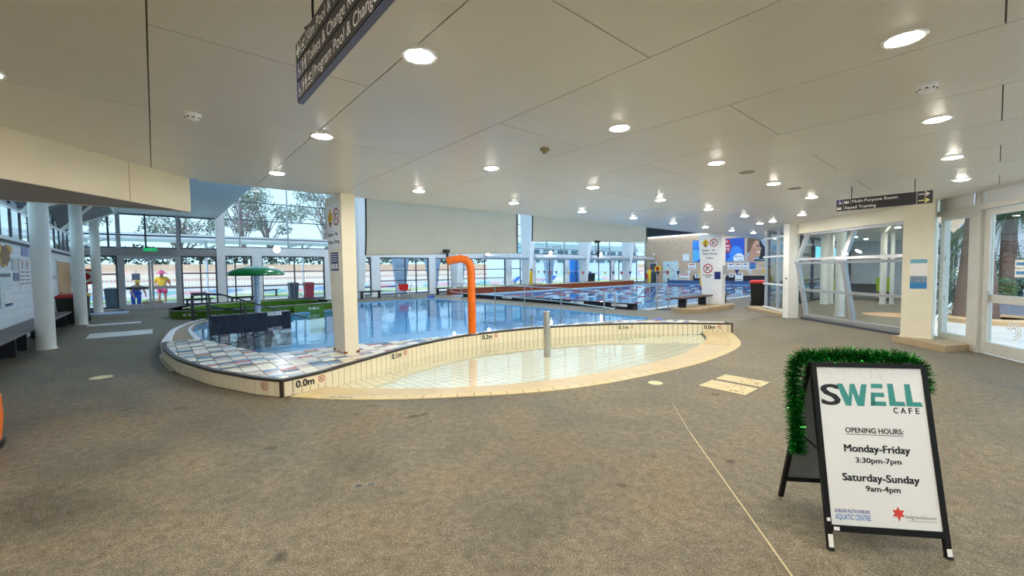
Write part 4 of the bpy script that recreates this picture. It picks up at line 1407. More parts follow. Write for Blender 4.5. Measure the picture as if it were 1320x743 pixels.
# hanging screens
def screen(label, sL, sR, zL, zR, t):
    r = thing('hanging_screen', label, 'screen', W((sL + sR) / 2, t, min(zL, zR)))
    m = MB(); nx, nz = 40, 14
    for j in range(nz + 1):
        for i in range(nx + 1):
            u_ = i / nx; w_ = j / nz
            s = sL + (sR - sL) * u_ + .03 * math.sin(w_ * 3.1) * (1 if u_ < .5 else .6)
            zb = zL + (zR - zL) * u_
            z = zb + (3.9 - zb) * w_
            tt = t + .010 * math.sin(u_ * 17 + w_ * 5) + .008 * math.sin(u_ * 5 - w_ * 11) + .004 * math.sin((u_ + w_) * 31)
            m.v.append(W(s, tt, z))
    for j in range(nz):
        for i in range(nx):
            a = j * (nx + 1) + i
            m.f.append((a, a + 1, a + nx + 2, a + nx + 1))
    m.build('fabric', M_fabric, r, True)
    for s, z, sg in ((sL, zL, 0), (sR, zR, .0)):
        pts = [W(s + .03 * math.sin(k / 8 * 3.1) * (1 if s == sL else .6), t - .02, z + (3.9 - z) * k / 8) for k in range(9)]
        MB().tube(pts, .018, 6).build('side_guide', M_black, r, True)
    MB().bar(W(sL, t - .0, zL), W(sR, t - .0, zR), .02, .025).build('bottom_bar', M_fabric, r)
    MB().tube([W(sL, t, 3.95), W(sR, t, 3.95)], .06, 10).build('roller', M_grey, r, True)
screen('large grey fabric screen hanging over the pool, the left of two', 3.2, 7.22, 1.955, 2.07, 8.2)
screen('large grey fabric screen hanging over the pool, the right of two', 7.76, 13.4, 2.395, 2.565, 8.2)
# small black winches hanging at the lower edge of the screens
for i, (s_, z0, z1) in enumerate(((5.03, 1.78, 2.10), (10.5, 1.98, 2.50))):
    d_ = thing('screen_winch', 'small black device hanging at the lower edge of the ' + ('left' if i == 0 else 'right') + ' grey screen', 'winch', W(s_, 8.06, z0))
    MB().bst(s_ - .045, s_ + .045, 8.04, 8.20, z1 - .07, z1).build('head', M_black, d_)
    MB().bst(s_ - .02, s_ + .02, 8.06, 8.10, z0, z1 - .07).build('handle', M_black, d_)
    MB().bst(s_ - .03, s_ + .03, 8.05, 8.11, z0 + .05, z0 + .14).build('grip', M_black, d_)

# ================================================================== things around the pools
op = thing('water_spout', 'orange bent water spout pipe rising behind the wading pool wall', 'water spout', (-.89, 9.12, HP))
bx, by = -.89, 9.12
pts = [(bx, by, HP), (bx, by, 1.55), (bx - .01, by, 1.68), (bx - .05, by - .01, 1.79), (bx - .12, by - .02, 1.855), (bx - .22, by - .04, 1.88), (bx - .36, by - .07, 1.86), (bx - .52, by - .10, 1.825)]
MB().tube(pts, .088, 18).build('pipe', M_orange, op, True)
e0 = Vector(pts[-1]); ed = (e0 - Vector(pts[-2])).normalized()
MB().tube([e0, e0 + ed * .006], .07, 18).build('mouth', mat('dark_orange', (120, 52, 8), .6), op)
MB().lathe((bx, by, HP), [(.15, 0), (.15, .012), (.1, .02)], 20).build('flange', M_steel, op)

bo = thing('bollard', 'brushed steel bollard standing in the wading pool', 'bollard', (.71, 8.54, -.22))
MB().lathe((.71, 8.54, 0), [(.07, -.22), (.07, .735), (.068, .745)], 20).build('shaft', M_steel, bo, True)
MB().lathe((.71, 8.54, .745), [(.066, 0), (.075, .003), (.075, .014), (.06, .022)], 20).build('cap', M_steel, bo, True)

MUP = W(2.84, 17.7, 0)
mu = thing('mushroom_fountain', 'green mushroom water feature on a white pole in the leisure pool', 'water feature', MUP + ZZ * -1.0)
MB().lathe(MUP, [(.10, -1.0), (.10, .3), (.095, 1.6)], 18).build('pole', mat('pale_blue_paint', (196, 214, 232), .3), mu, True)
MB().lathe(MUP + ZZ * 1.5, [(.3, .06), (.86, .02), (.93, .06), (.92, .1), (.86, .17), (.74, .24), (.55, .31), (.3, .36), (.08, .38), (.02, .38)], 40).build('dome', M_green, mu, True)

# handrail at the right side of the leisure pool
hr = thing('pool_handrail', 'long steel handrail with posts along the right side of the leisure pool', 'handrail', W(11.3, 12, -.9))
pp_ = [(10.35, 7.75), (11.2, 10.3), (11.5, 12.6), (11.85, 15.0), (12.0, 18.0)]
for s_, t_ in pp_:
    MB().cyl(W(s_, t_, -.95), W(s_, t_, .92), .022, None, 8).build('post', M_steel, hr, True)
MB().tube([W(10.1, 7.2, .45), W(10.08, 7.15, .85), W(10.2, 7.4, .94)] + [W(s_, t_, .93) for s_, t_ in pp_] + [W(12.05, 19.0, .9), W(12.05, 19.1, .5)], .022, 8).build('top_rail', M_steel, hr, True)
MB().tube([W(10.1, 7.2, .45)] + [W(s_, t_, .45) for s_, t_ in pp_] + [W(12.05, 19.1, .5)], .018, 8).build('mid_rail', M_steel, hr, True)

# lap pool stair rails
for i, s_ in enumerate((15.0, 15.9)):
    r_ = thing('stair_rail', 'bent steel stair rail at the lap pool corner, the %s of two' % ('left' if i == 0 else 'right'), 'handrail', W(s_, 9.2, -.9))
    MB().tube([W(s_, 8.7, .0), W(s_, 8.7, .85), W(s_, 8.8, .92), W(s_, 9.2, .85), W(s_, 10.6, -.9)], .024, 8).build('rail', M_steel, r_, True)
    MB().tube([W(s_, 8.75, .4), W(s_, 9.25, .4), W(s_, 10.2, -.9)], .02, 8).build('lower_rail', M_steel, r_, True)
    MB().cyl(W(s_, 8.7, 0), W(s_, 8.7, .015), .06, None, 12).build('foot_plate', M_steel, r_)

# brown low wall along the facade
bw = thing('timber_wall', 'long low red brown timber wall beyond the lap pool', 'low wall', W(25.4, 23.6, 0))
MB().bst(14.8, 36.2, 23.5, 23.8, 0, .40).build('panel', M_wood, bw)
MB().bst(14.75, 36.25, 23.45, 23.85, .40, .44).build('capping', mat('cream_capping', (222, 200, 170), .5), bw)
MB().bst(14.75, 14.8, 23.45, 23.85, 0, .4).build('end_panel', M_wood, bw)

# benches along the facade
for i, (a, b) in enumerate(((.98, 2.08), (2.72, 3.82), (9.1, 10.5), (14.25, 15.5), (16.0, 17.2), (21.1, 22.4), (22.9, 24.2), (27.9, 29.2), (29.9, 31.3), (34.2, 35.5))):
    bench('bench', 'dark bench against the glass facade, %s from the entrance doors' % ordw(i), W((a + b) / 2, 24.45, 0), VV, b - a, M_benchleg, .46, .38, (.12, .88), 'dark benches along the facade')

# red seat with chrome frame
ch = thing('poolside_chair', 'red seat on a chrome frame beyond the leisure pool', 'chair', W(11.7, 23.6, 0))
MB().bst(11.35, 12.0, 23.5, 23.95, .42, .47).build('seat', M_red, ch)
MB().obox(W(11.35, 23.92, .47), VV * .65, ZZ * .35, UU * .05).build('backrest', M_red, ch)
for s_ in (11.2, 12.15):
    MB().tube([W(s_ - .12, 23.3, 0), W(s_, 23.55, .5), W(s_, 23.75, .85), W(s_, 23.95, .5), W(s_ + .05, 24.15, 0)], .022, 8).build('side_frame', M_steel, ch, True)
for t_ in (23.4, 24.05):
    MB().cyl(W(11.15, t_, .2), W(12.2, t_, .2), .018, None, 8).build('crossbar', M_steel, ch, True)
def kickboard(label, o, d):
    d = Vector(d).normalized(); nn = Vector((-d.y, d.x, 0)); o = Vector(o)
    pts = []
    for k in range(24):
        a = 2 * PI * k / 24
        x, y = math.cos(a), math.sin(a)
        x = math.copysign(abs(x) ** .6, x); y = math.copysign(abs(y) ** .6, y)
        pts.append((x * .24, y * .15))
    m = MB(); n = len(pts)
    vs = [o + d * (x * .94) + nn * (y * .94) + ZZ * .006 for x, y in pts] + [o + d * x + nn * y + ZZ * .03 for x, y in pts] + [o + d * x + nn * y + ZZ * (.07 + .03 * math.sin(x * 9)) for x, y in pts] + [o + d * (x * .9) + nn * (y * .9) + ZZ * (.085 + .03 * math.sin(x * 9)) for x, y in pts]
    fs = [tuple(range(n))[::-1], tuple(range(3 * n, 4 * n))]
    for L in range(3):
        fs += [(L * n + i, L * n + (i + 1) % n, (L + 1) * n + (i + 1) % n, (L + 1) * n + i) for i in range(n)]
    m.add(vs, fs)
    return tag(m.build('swim_float', M_blue, None, True), label, 'swim float')
kickboard('blue foam float lying at the right end of the leisure pool', Vector((4.25, 12.35, .0)), (1, -.15, 0))
kickboard('blue foam float lying by the far edge of the leisure pool', W(12.7, 22.4, 0), VV)
dc = thing('drain_cover', 'dark square floor grate beside the concrete island', 'grate', W(15.05, 8.3, 0))
MB().bst(14.7, 15.4, 8.2, 8.6, 0, .012).build('plate', M_black, dc)
for k in range(6):
    MB().bst(14.72, 15.38, 8.23 + .06 * k, 8.26 + .06 * k, .012, .018).build('bar', M_greydk, dc)

# back stroke flags
fl_ = thing('flag_line', 'rope of coloured triangular backstroke flags across the lap pool', 'flags', W(24, 16, 1.5))
rope = [W(24, 24.9 - k * 17.4 / 20, 1.52 - .10 * math.sin(PI * k / 20)) for k in range(21)]
MB().tube(rope, .008, 5).build('rope', M_print, fl_)
FC = [M_yellow, M_black, M_red, mat('flag_blue', (40, 44, 110), .6), mat('flag_white', (232, 234, 240), .6)]
for k in range(26):
    f_ = (k + .5) / 26
    c = W(24, 24.9 - f_ * 17.4, 1.52 - .10 * math.sin(PI * f_))
    MB().extr([c + UU * .12, c - UU * .12, c - ZZ * .30], VV * .004).build('pennant', FC[k % 5], fl_)
for t_ in (24.95, 7.45):
    MB().cyl(W(24, t_, 0), W(24, t_, 1.56), .025, None, 8).build('post', M_steel, fl_)

# rescue tubes on posts
for i, (s_, t_, lab) in enumerate(((15.6, 16.5, 'before the left facade fins'), (22.5, 13.5, 'before the white climbing panel'), (19.3, 8.9, 'just left of the tapered pillar'))):
    r_ = thing('rescue_tube', 'yellow rescue tube hanging on a thin post ' + lab, 'rescue tube', W(s_, t_, 0))
    MB().cyl(W(s_, t_, 0 if i != 0 else -.0), W(s_, t_, 1.66), .02, None, 8).build('post', M_steel, r_)
    c = W(s_ - .07, t_ - .02, 0)
    MB().tube([c + ZZ * .75, c + ZZ * .82, c + ZZ * 1.5, c + ZZ * 1.58], [.03, .085, .085, .03], 10).build('foam_tube', M_yellow, r_, True)
    MB().tube([c + ZZ * 1.42, c + ZZ * 1.62 - VV * .02, W(s_, t_, 1.66), c + ZZ * 1.55 - UU * .06], .03, 8).build('strap', M_red if i else M_bench, r_, True)

# ------------------------------------------------------------------ end wall fittings (s = 42.2)
SE = 42.195
def ebox(t0, t1, z0, z1, name, m_, par, d=.02, s=SE):
    return MB().bst(s - d, s, min(t0, t1), max(t0, t1), z0, z1).build(name, m_, par)
d2 = sempty('door_15', 'dark door in the tan brick wall', 'door', W(SE, 24.9, 0))
ebox(25.35, 24.42, 0, 2.2, 'frame', M_white, d2, .03)
ebox(25.27, 24.5, .02, 2.12, 'leaf', M_greydk, d2, .05)
MB().cyl(W(SE - .05, 24.6, 1.0), W(SE - .1, 24.6, 1.0), .03, None, 8).build('handle', M_steel, d2)
cp = thing('climbing_panel', 'white climbing wall panel with small coloured holds on the brick wall', 'panel', W(SE, 22.8, .05))
M_holdb = mat('holdboard', (206, 230, 232), .4)
ebox(23.7, 21.95, .05, 2.3, 'board', M_holdb, cp, .08)
HC = [M_blue, M_red, M_black, M_yellow]
random.seed(3)
for k in range(15):
    t_ = 22.05 + random.random() * 1.55; z_ = .25 + random.random() * 1.9
    c = W(SE - .08, t_, z_)
    MB().tube([c, c - VV * .05, c - VV * .07], [.07, .06, .02], 8).build('hold', HC[k % 4], cp, True)
ck = thing('pace_clock', 'square white pace clock on the brick wall left of the posters', 'clock', W(SE, 21.1, 2.3))
ebox(21.5, 20.75, 2.3, 3.05, 'case', M_steel, ck, .06)
ebox(21.45, 20.8, 2.35, 3.0, 'dial', M_print, ck, .065)
c = W(SE - .068, 21.12, 2.67)
MB().bar(c - ZZ * .22 + UU * .1, c + ZZ * .2 - UU * .09, .03, .004, VV).build('hand', M_inkblack, ck)
m_ = MB()
for k in range(12):
    a = k * PI / 6
    p = c - UU * math.sin(a) * .27 + ZZ * math.cos(a) * .27
    m_.bar(p, p + (p - c) * .12, .03, .004, VV)
m_.build('hour_marks', M_inkblack, ck)
# blue poster
pb_ = thing('poster', 'wide blue poster with red lettered boxes on the brick wall', 'poster', W(SE, 18, 2.15))
M_pbl = mat('poster_royal_blue', (34, 84, 190), .45, 0, .12, 1.5)
M_plb = mat('poster_light_blue', (62, 142, 232), .45, 0, .1, 2)
ebox(20.45, 15.48, 2.17, 4.38, 'sheet', M_pbl, pb_, .02)
def edisc(par, name, t, z, r, m_, s, clip=None, ry=None):
    pts = []
    for k in range(32):
        a = 2 * PI * k / 32
        tt_, zz_ = t + r * math.cos(a), z + (ry or r) * math.sin(a)
        if clip:
            tt_ = max(clip[0], min(clip[1], tt_)); zz_ = max(clip[2], min(clip[3], zz_))
        pts.append(W(s, tt_, zz_))
    return MB().extr(pts, -VV * .002).build(name, m_, par)
CL = (15.5, 20.43, 2.19, 4.36)
edisc(pb_, 'bubble', 16.25, 3.0, .62, M_plb, SE - .021, CL)
edisc(pb_, 'bubble', 17.7, 2.5, .45, M_plb, SE - .021, CL)
edisc(pb_, 'bubble', 16.7, 2.2, .35, M_plb, SE - .0225, CL)
edisc(pb_, 'bubble', 20.2, 3.9, .5, M_plb, SE - .021, CL)
edisc(pb_, 'bubble', 20.3, 2.9, .7, mat('poster_cyan', (90, 180, 230), .45), SE - .021, CL)
edisc(pb_, 'white_badge', 15.95, 2.42, .5, M_print, SE - .0235, CL)
M_pred = mat('poster_red', (190, 38, 52), .45)
ebox(18.2, 16.78, 3.88, 4.28, 'red_box', M_pred, pb_, .003, SE - .02)
ebox(18.2, 16.68, 3.02, 3.84, 'red_box', M_pred, pb_, .003, SE - .02)
ebox(18.9, 18.2, 3.02, 4.28, 'red_box', M_pred, pb_, .003, SE - .02)
letters('wording', M_print, pb_, [('ENJOYMENT', W(SE - .026, 18.6, 3.98), -UU, ZZ, dict(width=1.65, height=.2, bold=.02)), ('WATER-BOUND', W(SE - .026, 18.6, 3.56), -UU, ZZ, dict(width=1.8, height=.2, bold=.02)), ('ACTIVITY', W(SE - .026, 18.6, 3.16), -UU, ZZ, dict(width=1.8, height=.28, bold=.02))])
m_ = MB(); m_.ring(W(SE - .027, 16.2, 2.62), .06, .1, UU, ZZ)
m_.bst(SE - .028, SE - .027, 15.6, 16.05, 2.6, 2.64); m_.bst(SE - .028, SE - .027, 15.65, 16.0, 2.32, 2.35)
m_.build('badge_print', M_inkblack, pb_)
# face poster
pf_ = thing('poster', 'poster of a smiling face in profile on the brick wall', 'poster', W(SE, 14, 2.1))
M_pgrey = mat('poster_grey_blue', (150, 168, 186), .5, 0, .2, 1.5)
M_skin = mat('poster_skin', (206, 150, 122), .5, 0, .12, 1.2)
M_hair = mat('poster_hair', (124, 94, 70), .6, 0, .35, 7)
M_pdark = mat('poster_dark', (30, 28, 42), .5, 0, .2, 3)
ebox(15.25, 12.2, 2.15, 4.36, 'sheet', M_pgrey, pf_, .02)
def epoly(par, name, pts, m_, s):
    return MB().extr([W(s, t, z) for t, z in pts], -VV * .002).build(name, m_, par)
epoly(pf_, 'dark_shape', [(14.2, 4.2), (13.9, 3.6), (13.6, 3.2), (13.3, 3.1), (13.4, 2.7), (13.7, 2.35), (14.2, 2.3), (14.25, 3.2)], M_pdark, SE - .021)
epoly(pf_, 'hair', [(15.23, 4.25), (14.9, 4.34), (14.3, 4.34), (14.0, 4.2), (14.25, 4.0), (14.6, 3.9), (14.8, 3.5), (14.98, 3.05), (15.23, 2.9)], M_hair, SE - .0235)
epoly(pf_, 'face', [(14.55, 4.06), (14.3, 3.98), (14.2, 3.75), (14.18, 3.58), (14.1, 3.42), (13.98, 3.28), (14.0, 3.22), (14.12, 3.16), (14.08, 3.06), (14.1, 2.96), (14.14, 2.86), (14.12, 2.68), (14.2, 2.54), (14.5, 2.5), (14.62, 2.4), (14.58, 2.17), (15.2, 2.17), (15.1, 2.6), (14.98, 3.1), (14.75, 3.7)], M_skin, SE - .026)
epoly(pf_, 'eye', [(14.42, 3.6), (14.22, 3.6), (14.24, 3.5), (14.4, 3.49)], M_pdark, SE - .0285)
epoly(pf_, 'smile', [(14.38, 3.04), (14.1, 3.02), (14.14, 2.93), (14.3, 2.92)], M_print, SE - .0285)
epoly(pf_, 'shadow_print', [(14.6, 2.3), (13.6, 2.22), (13.6, 2.16), (14.6, 2.16)], M_pdark, SE - .0285)
# small boards on the wall
for i, (t0, t1, z0, z1, c) in enumerate(((21.85, 20.75, .35, 1.02, M_print), (20.1, 19.6, .55, .98, M_print), (20.9, 20.1, 1.5, 2.05, M_print), (18.6, 18.1, 1.45, 1.95, M_signyellow), (18.0, 17.3, 1.45, 2.0, M_print), (16.95, 16.4, 1.45, 2.0, M_print), (16.3, 15.75, 1.45, 2.0, M_print), (15.65, 15.1, 1.45, 2.0, M_print), (15.0, 14.5, 1.4, 2.05, M_skyb), (17.6, 17.05, .65, 1.05, M_print), (16.75, 16.35, .65, 1.05, M_print), (16.2, 15.5, .3, 1.05, M_print))):
    sg = thing('wall_notice', 'small %s notice on the brick wall, %s in its row from the left%s' % ({'sign_yellow': 'yellow', 'poster_blue': 'blue'}.get(c.name, 'white'), ordw([0, 1, 0, 1, 2, 3, 4, 5, 6, 2, 3, 4][i]), ', lower row' if z0 < 1 else ', upper row'), 'sign', W(SE, (t0 + t1) / 2, z0), 'notices on the brick wall')
    S_ = SE if z0 > 1.2 or t0 > 20.5 else 41.99
    ebox(t0, t1, z0, z1, 'board', c, sg, .012, S_)
    ebox(t0 - .1, t1 + .1, z1 - .18, z1 - .08, 'heading', M_navy if i % 2 else M_signred, sg, .003, S_ - .012)
    ebox(t0 - .1, t1 + .1, z0 + .1, z0 + .16, 'text_line', M_greydk, sg, .003, S_ - .012)
bs = MB(); bs.bst(42.0, 42.19, 13.0, 20.3, 0, .8)
tag(bs.build('starting_bulkhead', M_pdark), 'dark low box along the foot of the brick wall', 'bulkhead')
bs = MB(); bs.bst(40.7, 41.1, 9.2, 22.4, 0, .32)
tag(bs.build('pool_end_wall', mat('blue_end_wall', (56, 82, 128), .4, 0, .15, 2)), 'low blue wall at the far end of the lap pool', 'wall')
ext = thing('extinguisher', 'red fire extinguisher near the dark door on the brick wall', 'extinguisher', W(41.9, 25.55, .45))
MB().lathe(W(41.85, 25.55, .45), [(.03, 0), (.09, .02), (.09, .45), (.05, .53), (.03, .58)], 14).build('cylinder', M_red, ext, True)
MB().tube([W(41.85, 25.55, 1.03), W(41.77, 25.55, 1.06), W(41.73, 25.55, .85)], .02, 6).build('hose', M_black, ext)
MB().bst(41.93, 42.19, 25.5, 25.6, .6, .9).build('bracket', M_red, ext)
lb_ = thing('ring_buoy', 'yellow and red ring buoy on a stand beside the climbing panel', 'ring buoy', W(41.7, 24.05, 0))
MB().cyl(W(41.7, 24.05, 0), W(41.7, 24.05, 1.3), .03, None, 8).build('post', M_red, lb_)
rg = MB()
rg.tube([W(41.62, 24.05 + .3 * math.cos(2 * PI * k / 16), 1.5 + .3 * math.sin(2 * PI * k / 16)) for k in range(17)], .09, 8)
rg.build('ring', M_yellow, lb_, True)
MB().obox(W(41.66, 23.75, 1.2), UU * .6, ZZ * .6, VV * .03).build('backboard', M_red, lb_)
wlamp = thing('wall_lamp', 'small round wall lamp above the dark door', 'light', W(SE, 24.6, 3.0))
MB().tube([W(SE, 24.75, 3.1), W(SE - .15, 24.75, 3.12), W(SE - .25, 24.75, 3.05)], [.05, .12, .14], 12).build('hood', M_white, wlamp, True)

# ------------------------------------------------------------------ bins
def wheelie(label, o, yaw, lid, body, h=.98, w=.52, d=.58):
    o = Vector(o); a = Vector((math.cos(yaw), math.sin(yaw), 0)); b = Vector((-math.sin(yaw), math.cos(yaw), 0))
    r = thing('wheelie_bin', label, 'bin', o)
    m = MB(); k = .82
    lo = [o + a * x * w / 2 * k + b * y * d / 2 * k + ZZ * .04 for x, y in ((-1, -1), (1, -1), (1, 1), (-1, 1))]
    hi = [o + a * x * w / 2 + b * y * d / 2 + ZZ * (h - .08) for x, y in ((-1, -1), (1, -1), (1, 1), (-1, 1))]
    m.add(lo + hi, [(3, 2, 1, 0), (4, 5, 6, 7), (0, 1, 5, 4), (1, 2, 6, 5), (2, 3, 7, 6), (3, 0, 4, 7)])
    m.build('body', body, r)
    m = MB(); k = 1.06
    l0 = [o + a * x * w / 2 * k + b * y * d / 2 * k + ZZ * (h - .1) for x, y in ((-1, -1), (1, -1), (1, 1), (-1, 1))]
    l1 = [o + a * x * w / 2 * k + b * y * d / 2 * k + ZZ * (h - .05 + .03 * (y > 0)) for x, y in ((-1, -1), (1, -1), (1, 1), (-1, 1))]
    l2 = [o + a * x * w / 2 * .8 + b * y * d / 2 * .8 + ZZ * (h + .02 * (y > 0)) for x, y in ((-1, -1), (1, -1), (1, 1), (-1, 1))]
    m.add(l0 + l1 + l2, [(3, 2, 1, 0), (8, 9, 10, 11)] + [(i, (i + 1) % 4, 4 + (i + 1) % 4, 4 + i) for i in range(4)] + [(4 + i, 4 + (i + 1) % 4, 8 + (i + 1) % 4, 8 + i) for i in range(4)])
    m.build('lid', lid, r)
    for x in (-1, 1):
        c = o + a * x * w * .42 + b * d * .42 + ZZ * .1
        MB().cyl(c - a * .03, c + a * .03, .1, None, 14).build('wheel', M_black, r, True)
    MB().bar(o - a * w * .4 + b * d * .56 + ZZ * (h - .12), o + a * w * .4 + b * d * .56 + ZZ * (h - .12), .03, .03).build('handle', body, r)
    return r
M_binbody = mat('dark_green_plastic', (30, 36, 32), .5, 0, .1, 5)
wheelie('dark wheelie bin with yellow lid behind the nearest left column', W(-2.02, 20.75, 0), AL, M_yellow, M_binbody)
wheelie('dark wheelie bin with red lid beside the block wall bench', W(-2.2, 20.05, 0), AL, M_red, M_binbody)
wheelie('black wheelie bin with red lid beside the narrow glazed screen', Vector((10.1, 17.0, 0)), -.5, M_red, M_black, 1.06, .62, .62)
wheelie('grey wheelie bin seen through the glass left of the entrance doors', W(-1.55, 27.3, -.02), AL, M_greydk, mat('grey_bin', (74, 92, 104), .5), 1.0)
wheelie('grey wheelie bin outside the window behind the mushroom feature', W(6.55, 28.6, -.02), AL, M_greydk, MATS['grey_bin'], 1.0)
wheelie('red wheelie bin outside the window behind the mushroom feature', W(7.45, 28.6, -.02), AL, M_red, mat('red_bin', (190, 40, 60), .5), 1.0)
wheelie('dark bin outside the right end of the facade', W(35.0, 28.0, -.02), AL, M_greydk, M_binbody, 1.2, .8, .7)

# ------------------------------------------------------------------ left wall: bench, notices, door, lifebuoy
for i, (a, b) in enumerate(((9.0, 13.3), (13.35, 16.6), (16.65, 19.4))):
    bench('wall_bench', 'long grey brown bench along the block wall, %s' % ['nearest the viewer', 'middle one behind the round column', 'farthest one next to the bins'][i], W(-2.32, (a + b) / 2, 0), UU, b - a, M_benchg, .46, .5, (.12, .88), 'long benches along the block wall')
SL = -2.595
def lbox(t0, t1, z0, z1, name, m_, par, d=.012, s=SL):
    return MB().bst(s, s + d, t0, t1, z0, z1).build(name, m_, par)
d3 = sempty('door_16', 'tan timber door in the white block wall', 'door', W(SL, 22.9, 0))
lbox(21.45, 24.35, 0, 2.2, 'frame', M_white, d3, .02)
lbox(21.55, 24.25, .01, 2.12, 'leaf', mat('tan_door', (206, 158, 104), .45, 0, .08, 3), d3, .035)
MB().cyl(W(SL + .03, 21.75, 1.0), W(SL + .09, 21.75, 1.0), .03, None, 8).build('handle', M_steel, d3)
nb = thing('notice_panel', 'tall pale notice panel at the left end of the block wall', 'notice', W(SL, 14.8, .9))
lbox(14.3, 15.25, .9, 1.72, 'board', mat('pale_aqua_board', (214, 230, 232), .4), nb)
lbox(14.35, 15.2, 1.6, 1.68, 'heading', M_greydk, nb, .003, SL + .012)
lbox(14.6, 15.2, .95, 1.3, 'sheet', M_print, nb, .003, SL + .012)
lbox(14.6, 15.2, .93, .99, 'footer', M_navy, nb, .005, SL + .012)
mu_ = thing('wall_emblem', 'yellow brown painted splash emblem high on the block wall', 'emblem', W(SL, 15.0, 2.0))
pts = []
random.seed(11)
for k in range(22):
    a = 2 * PI * k / 22
    rr = .55 + .25 * math.sin(3 * a + .4) + random.random() * .12
    pts.append(W(SL, 14.75 + rr * math.cos(a), 2.16 + rr * .38 * math.sin(a)))
MB().extr(pts, VV * .006).build('splash', mat('ochre_paint', (206, 160, 62), .5, 0, .4, 4), mu_)
pts = [W(SL + .006, 14.9 + .35 * math.cos(2 * PI * k / 14) * (1 + .3 * (k % 2)), 2.1 + .2 * math.sin(2 * PI * k / 14) * (1 + .3 * (k % 2))) for k in range(14)]
MB().extr(pts, VV * .004).build('centre', mat('brown_paint', (136, 92, 40), .5, 0, .3, 6), mu_)
nn_ = thing('wall_sheet', 'small blue printed sheet above the row of upright posters', 'notice', W(SL, 16.8, 1.98))
lbox(16.5, 17.3, 2.13, 2.38, 'sheet', mat('blue_print_sheet', (150, 164, 206), .5, 0, .3, 14), nn_)
nn_ = thing('wall_sheet', 'grey sheet left of the row of upright posters', 'notice', W(SL, 15.7, 1.4))
lbox(15.45, 16.05, 1.75, 2.05, 'sheet', mat('pale_grey_sheet', (208, 206, 206), .5), nn_)
lbox(15.55, 16.05, 1.5, 1.7, 'lower_card', mat('slate_card', (112, 120, 146), .5), nn_)
for i in range(4):
    t_ = 16.15 + i * .56
    up_ = thing('upright_poster', 'narrow upright white poster on the block wall, %s from the left' % ordw(i), 'poster', W(SL, t_ + .2, 1.25), 'four upright posters on the block wall')
    lbox(t_, t_ + .5, 1.28, 2.09, 'sheet', M_print, up_)
    ms = {'red': MB(), 'black': MB()}
    nodive(ms, W(SL + .014, t_ + .25, 1.92), .12, -UU, ZZ, VV)
    ms['red'].build('roundel', M_signred, up_); ms['black'].build('figure', M_inkblack, up_)
    for z in (1.7, 1.6, 1.5, 1.4):
        lbox(t_ + .06, t_ + .44, z, z + .04, 'text_line', mat('print_grey', (150, 132, 136), .5), up_, .002, SL + .012)
sn = thing('door_plate', 'small grey name plate left of the tan door', 'sign', W(SL, 20.9, 1.5))
lbox(20.2, 21.3, 1.5, 1.62, 'plate', M_grey, sn)
fx = thing('wall_sheet', 'white paper sheets right of the tan door', 'notice', W(SL, 25, 1.2))
lbox(24.7, 25.4, 1.75, 2.15, 'sheet', M_print, fx); lbox(24.75, 25.35, 1.2, 1.65, 'sheet', mat('pale_aqua_board', (214, 230, 232), .4), fx)
# lifebuoy stand
lf = thing('lifebuoy_stand', 'red lifebuoy board on a dark stand left of the entrance doors', 'lifebuoy', W(-2.22, 25.42, 0))
c = W(-2.22, 25.42, 0)
MB().bar(c, c + ZZ * 1.3, .06, .06, UU).build('post', M_greydk, lf)
MB().obox(c - VV * .18 - UU * .25, VV * .36, UU * .45, ZZ * .06).build('base', M_greydk, lf)
oct_ = [(.36 * math.cos(PI / 8 + k * PI / 4), .36 * math.sin(PI / 8 + k * PI / 4)) for k in range(8)]
MB().extr([c + VV * x + ZZ * (1.55 + y) - UU * .05 for x, y in oct_], -UU * .06).build('backboard', M_red, lf)
rg = MB(); rg.tube([c - UU * .14 + VV * .2 * math.cos(2 * PI * k / 18) + ZZ * (1.55 + .2 * math.sin(2 * PI * k / 18)) for k in range(19)], .055, 8)
rg.build('ring', M_print, lf, True)
MB().bar(c + ZZ * .8 - VV * .25, c + ZZ * .8 + VV * .25, .04, .04).build('cross_bar', M_greydk, lf)
mt = MB(); mt.bst(-2.2, -.9, 23.6, 25.0, 0, .012)
tag(mt.build('door_mat', mat('pale_blue_mat', (176, 192, 220), .7)), 'pale blue mat under the farthest round column', 'mat')
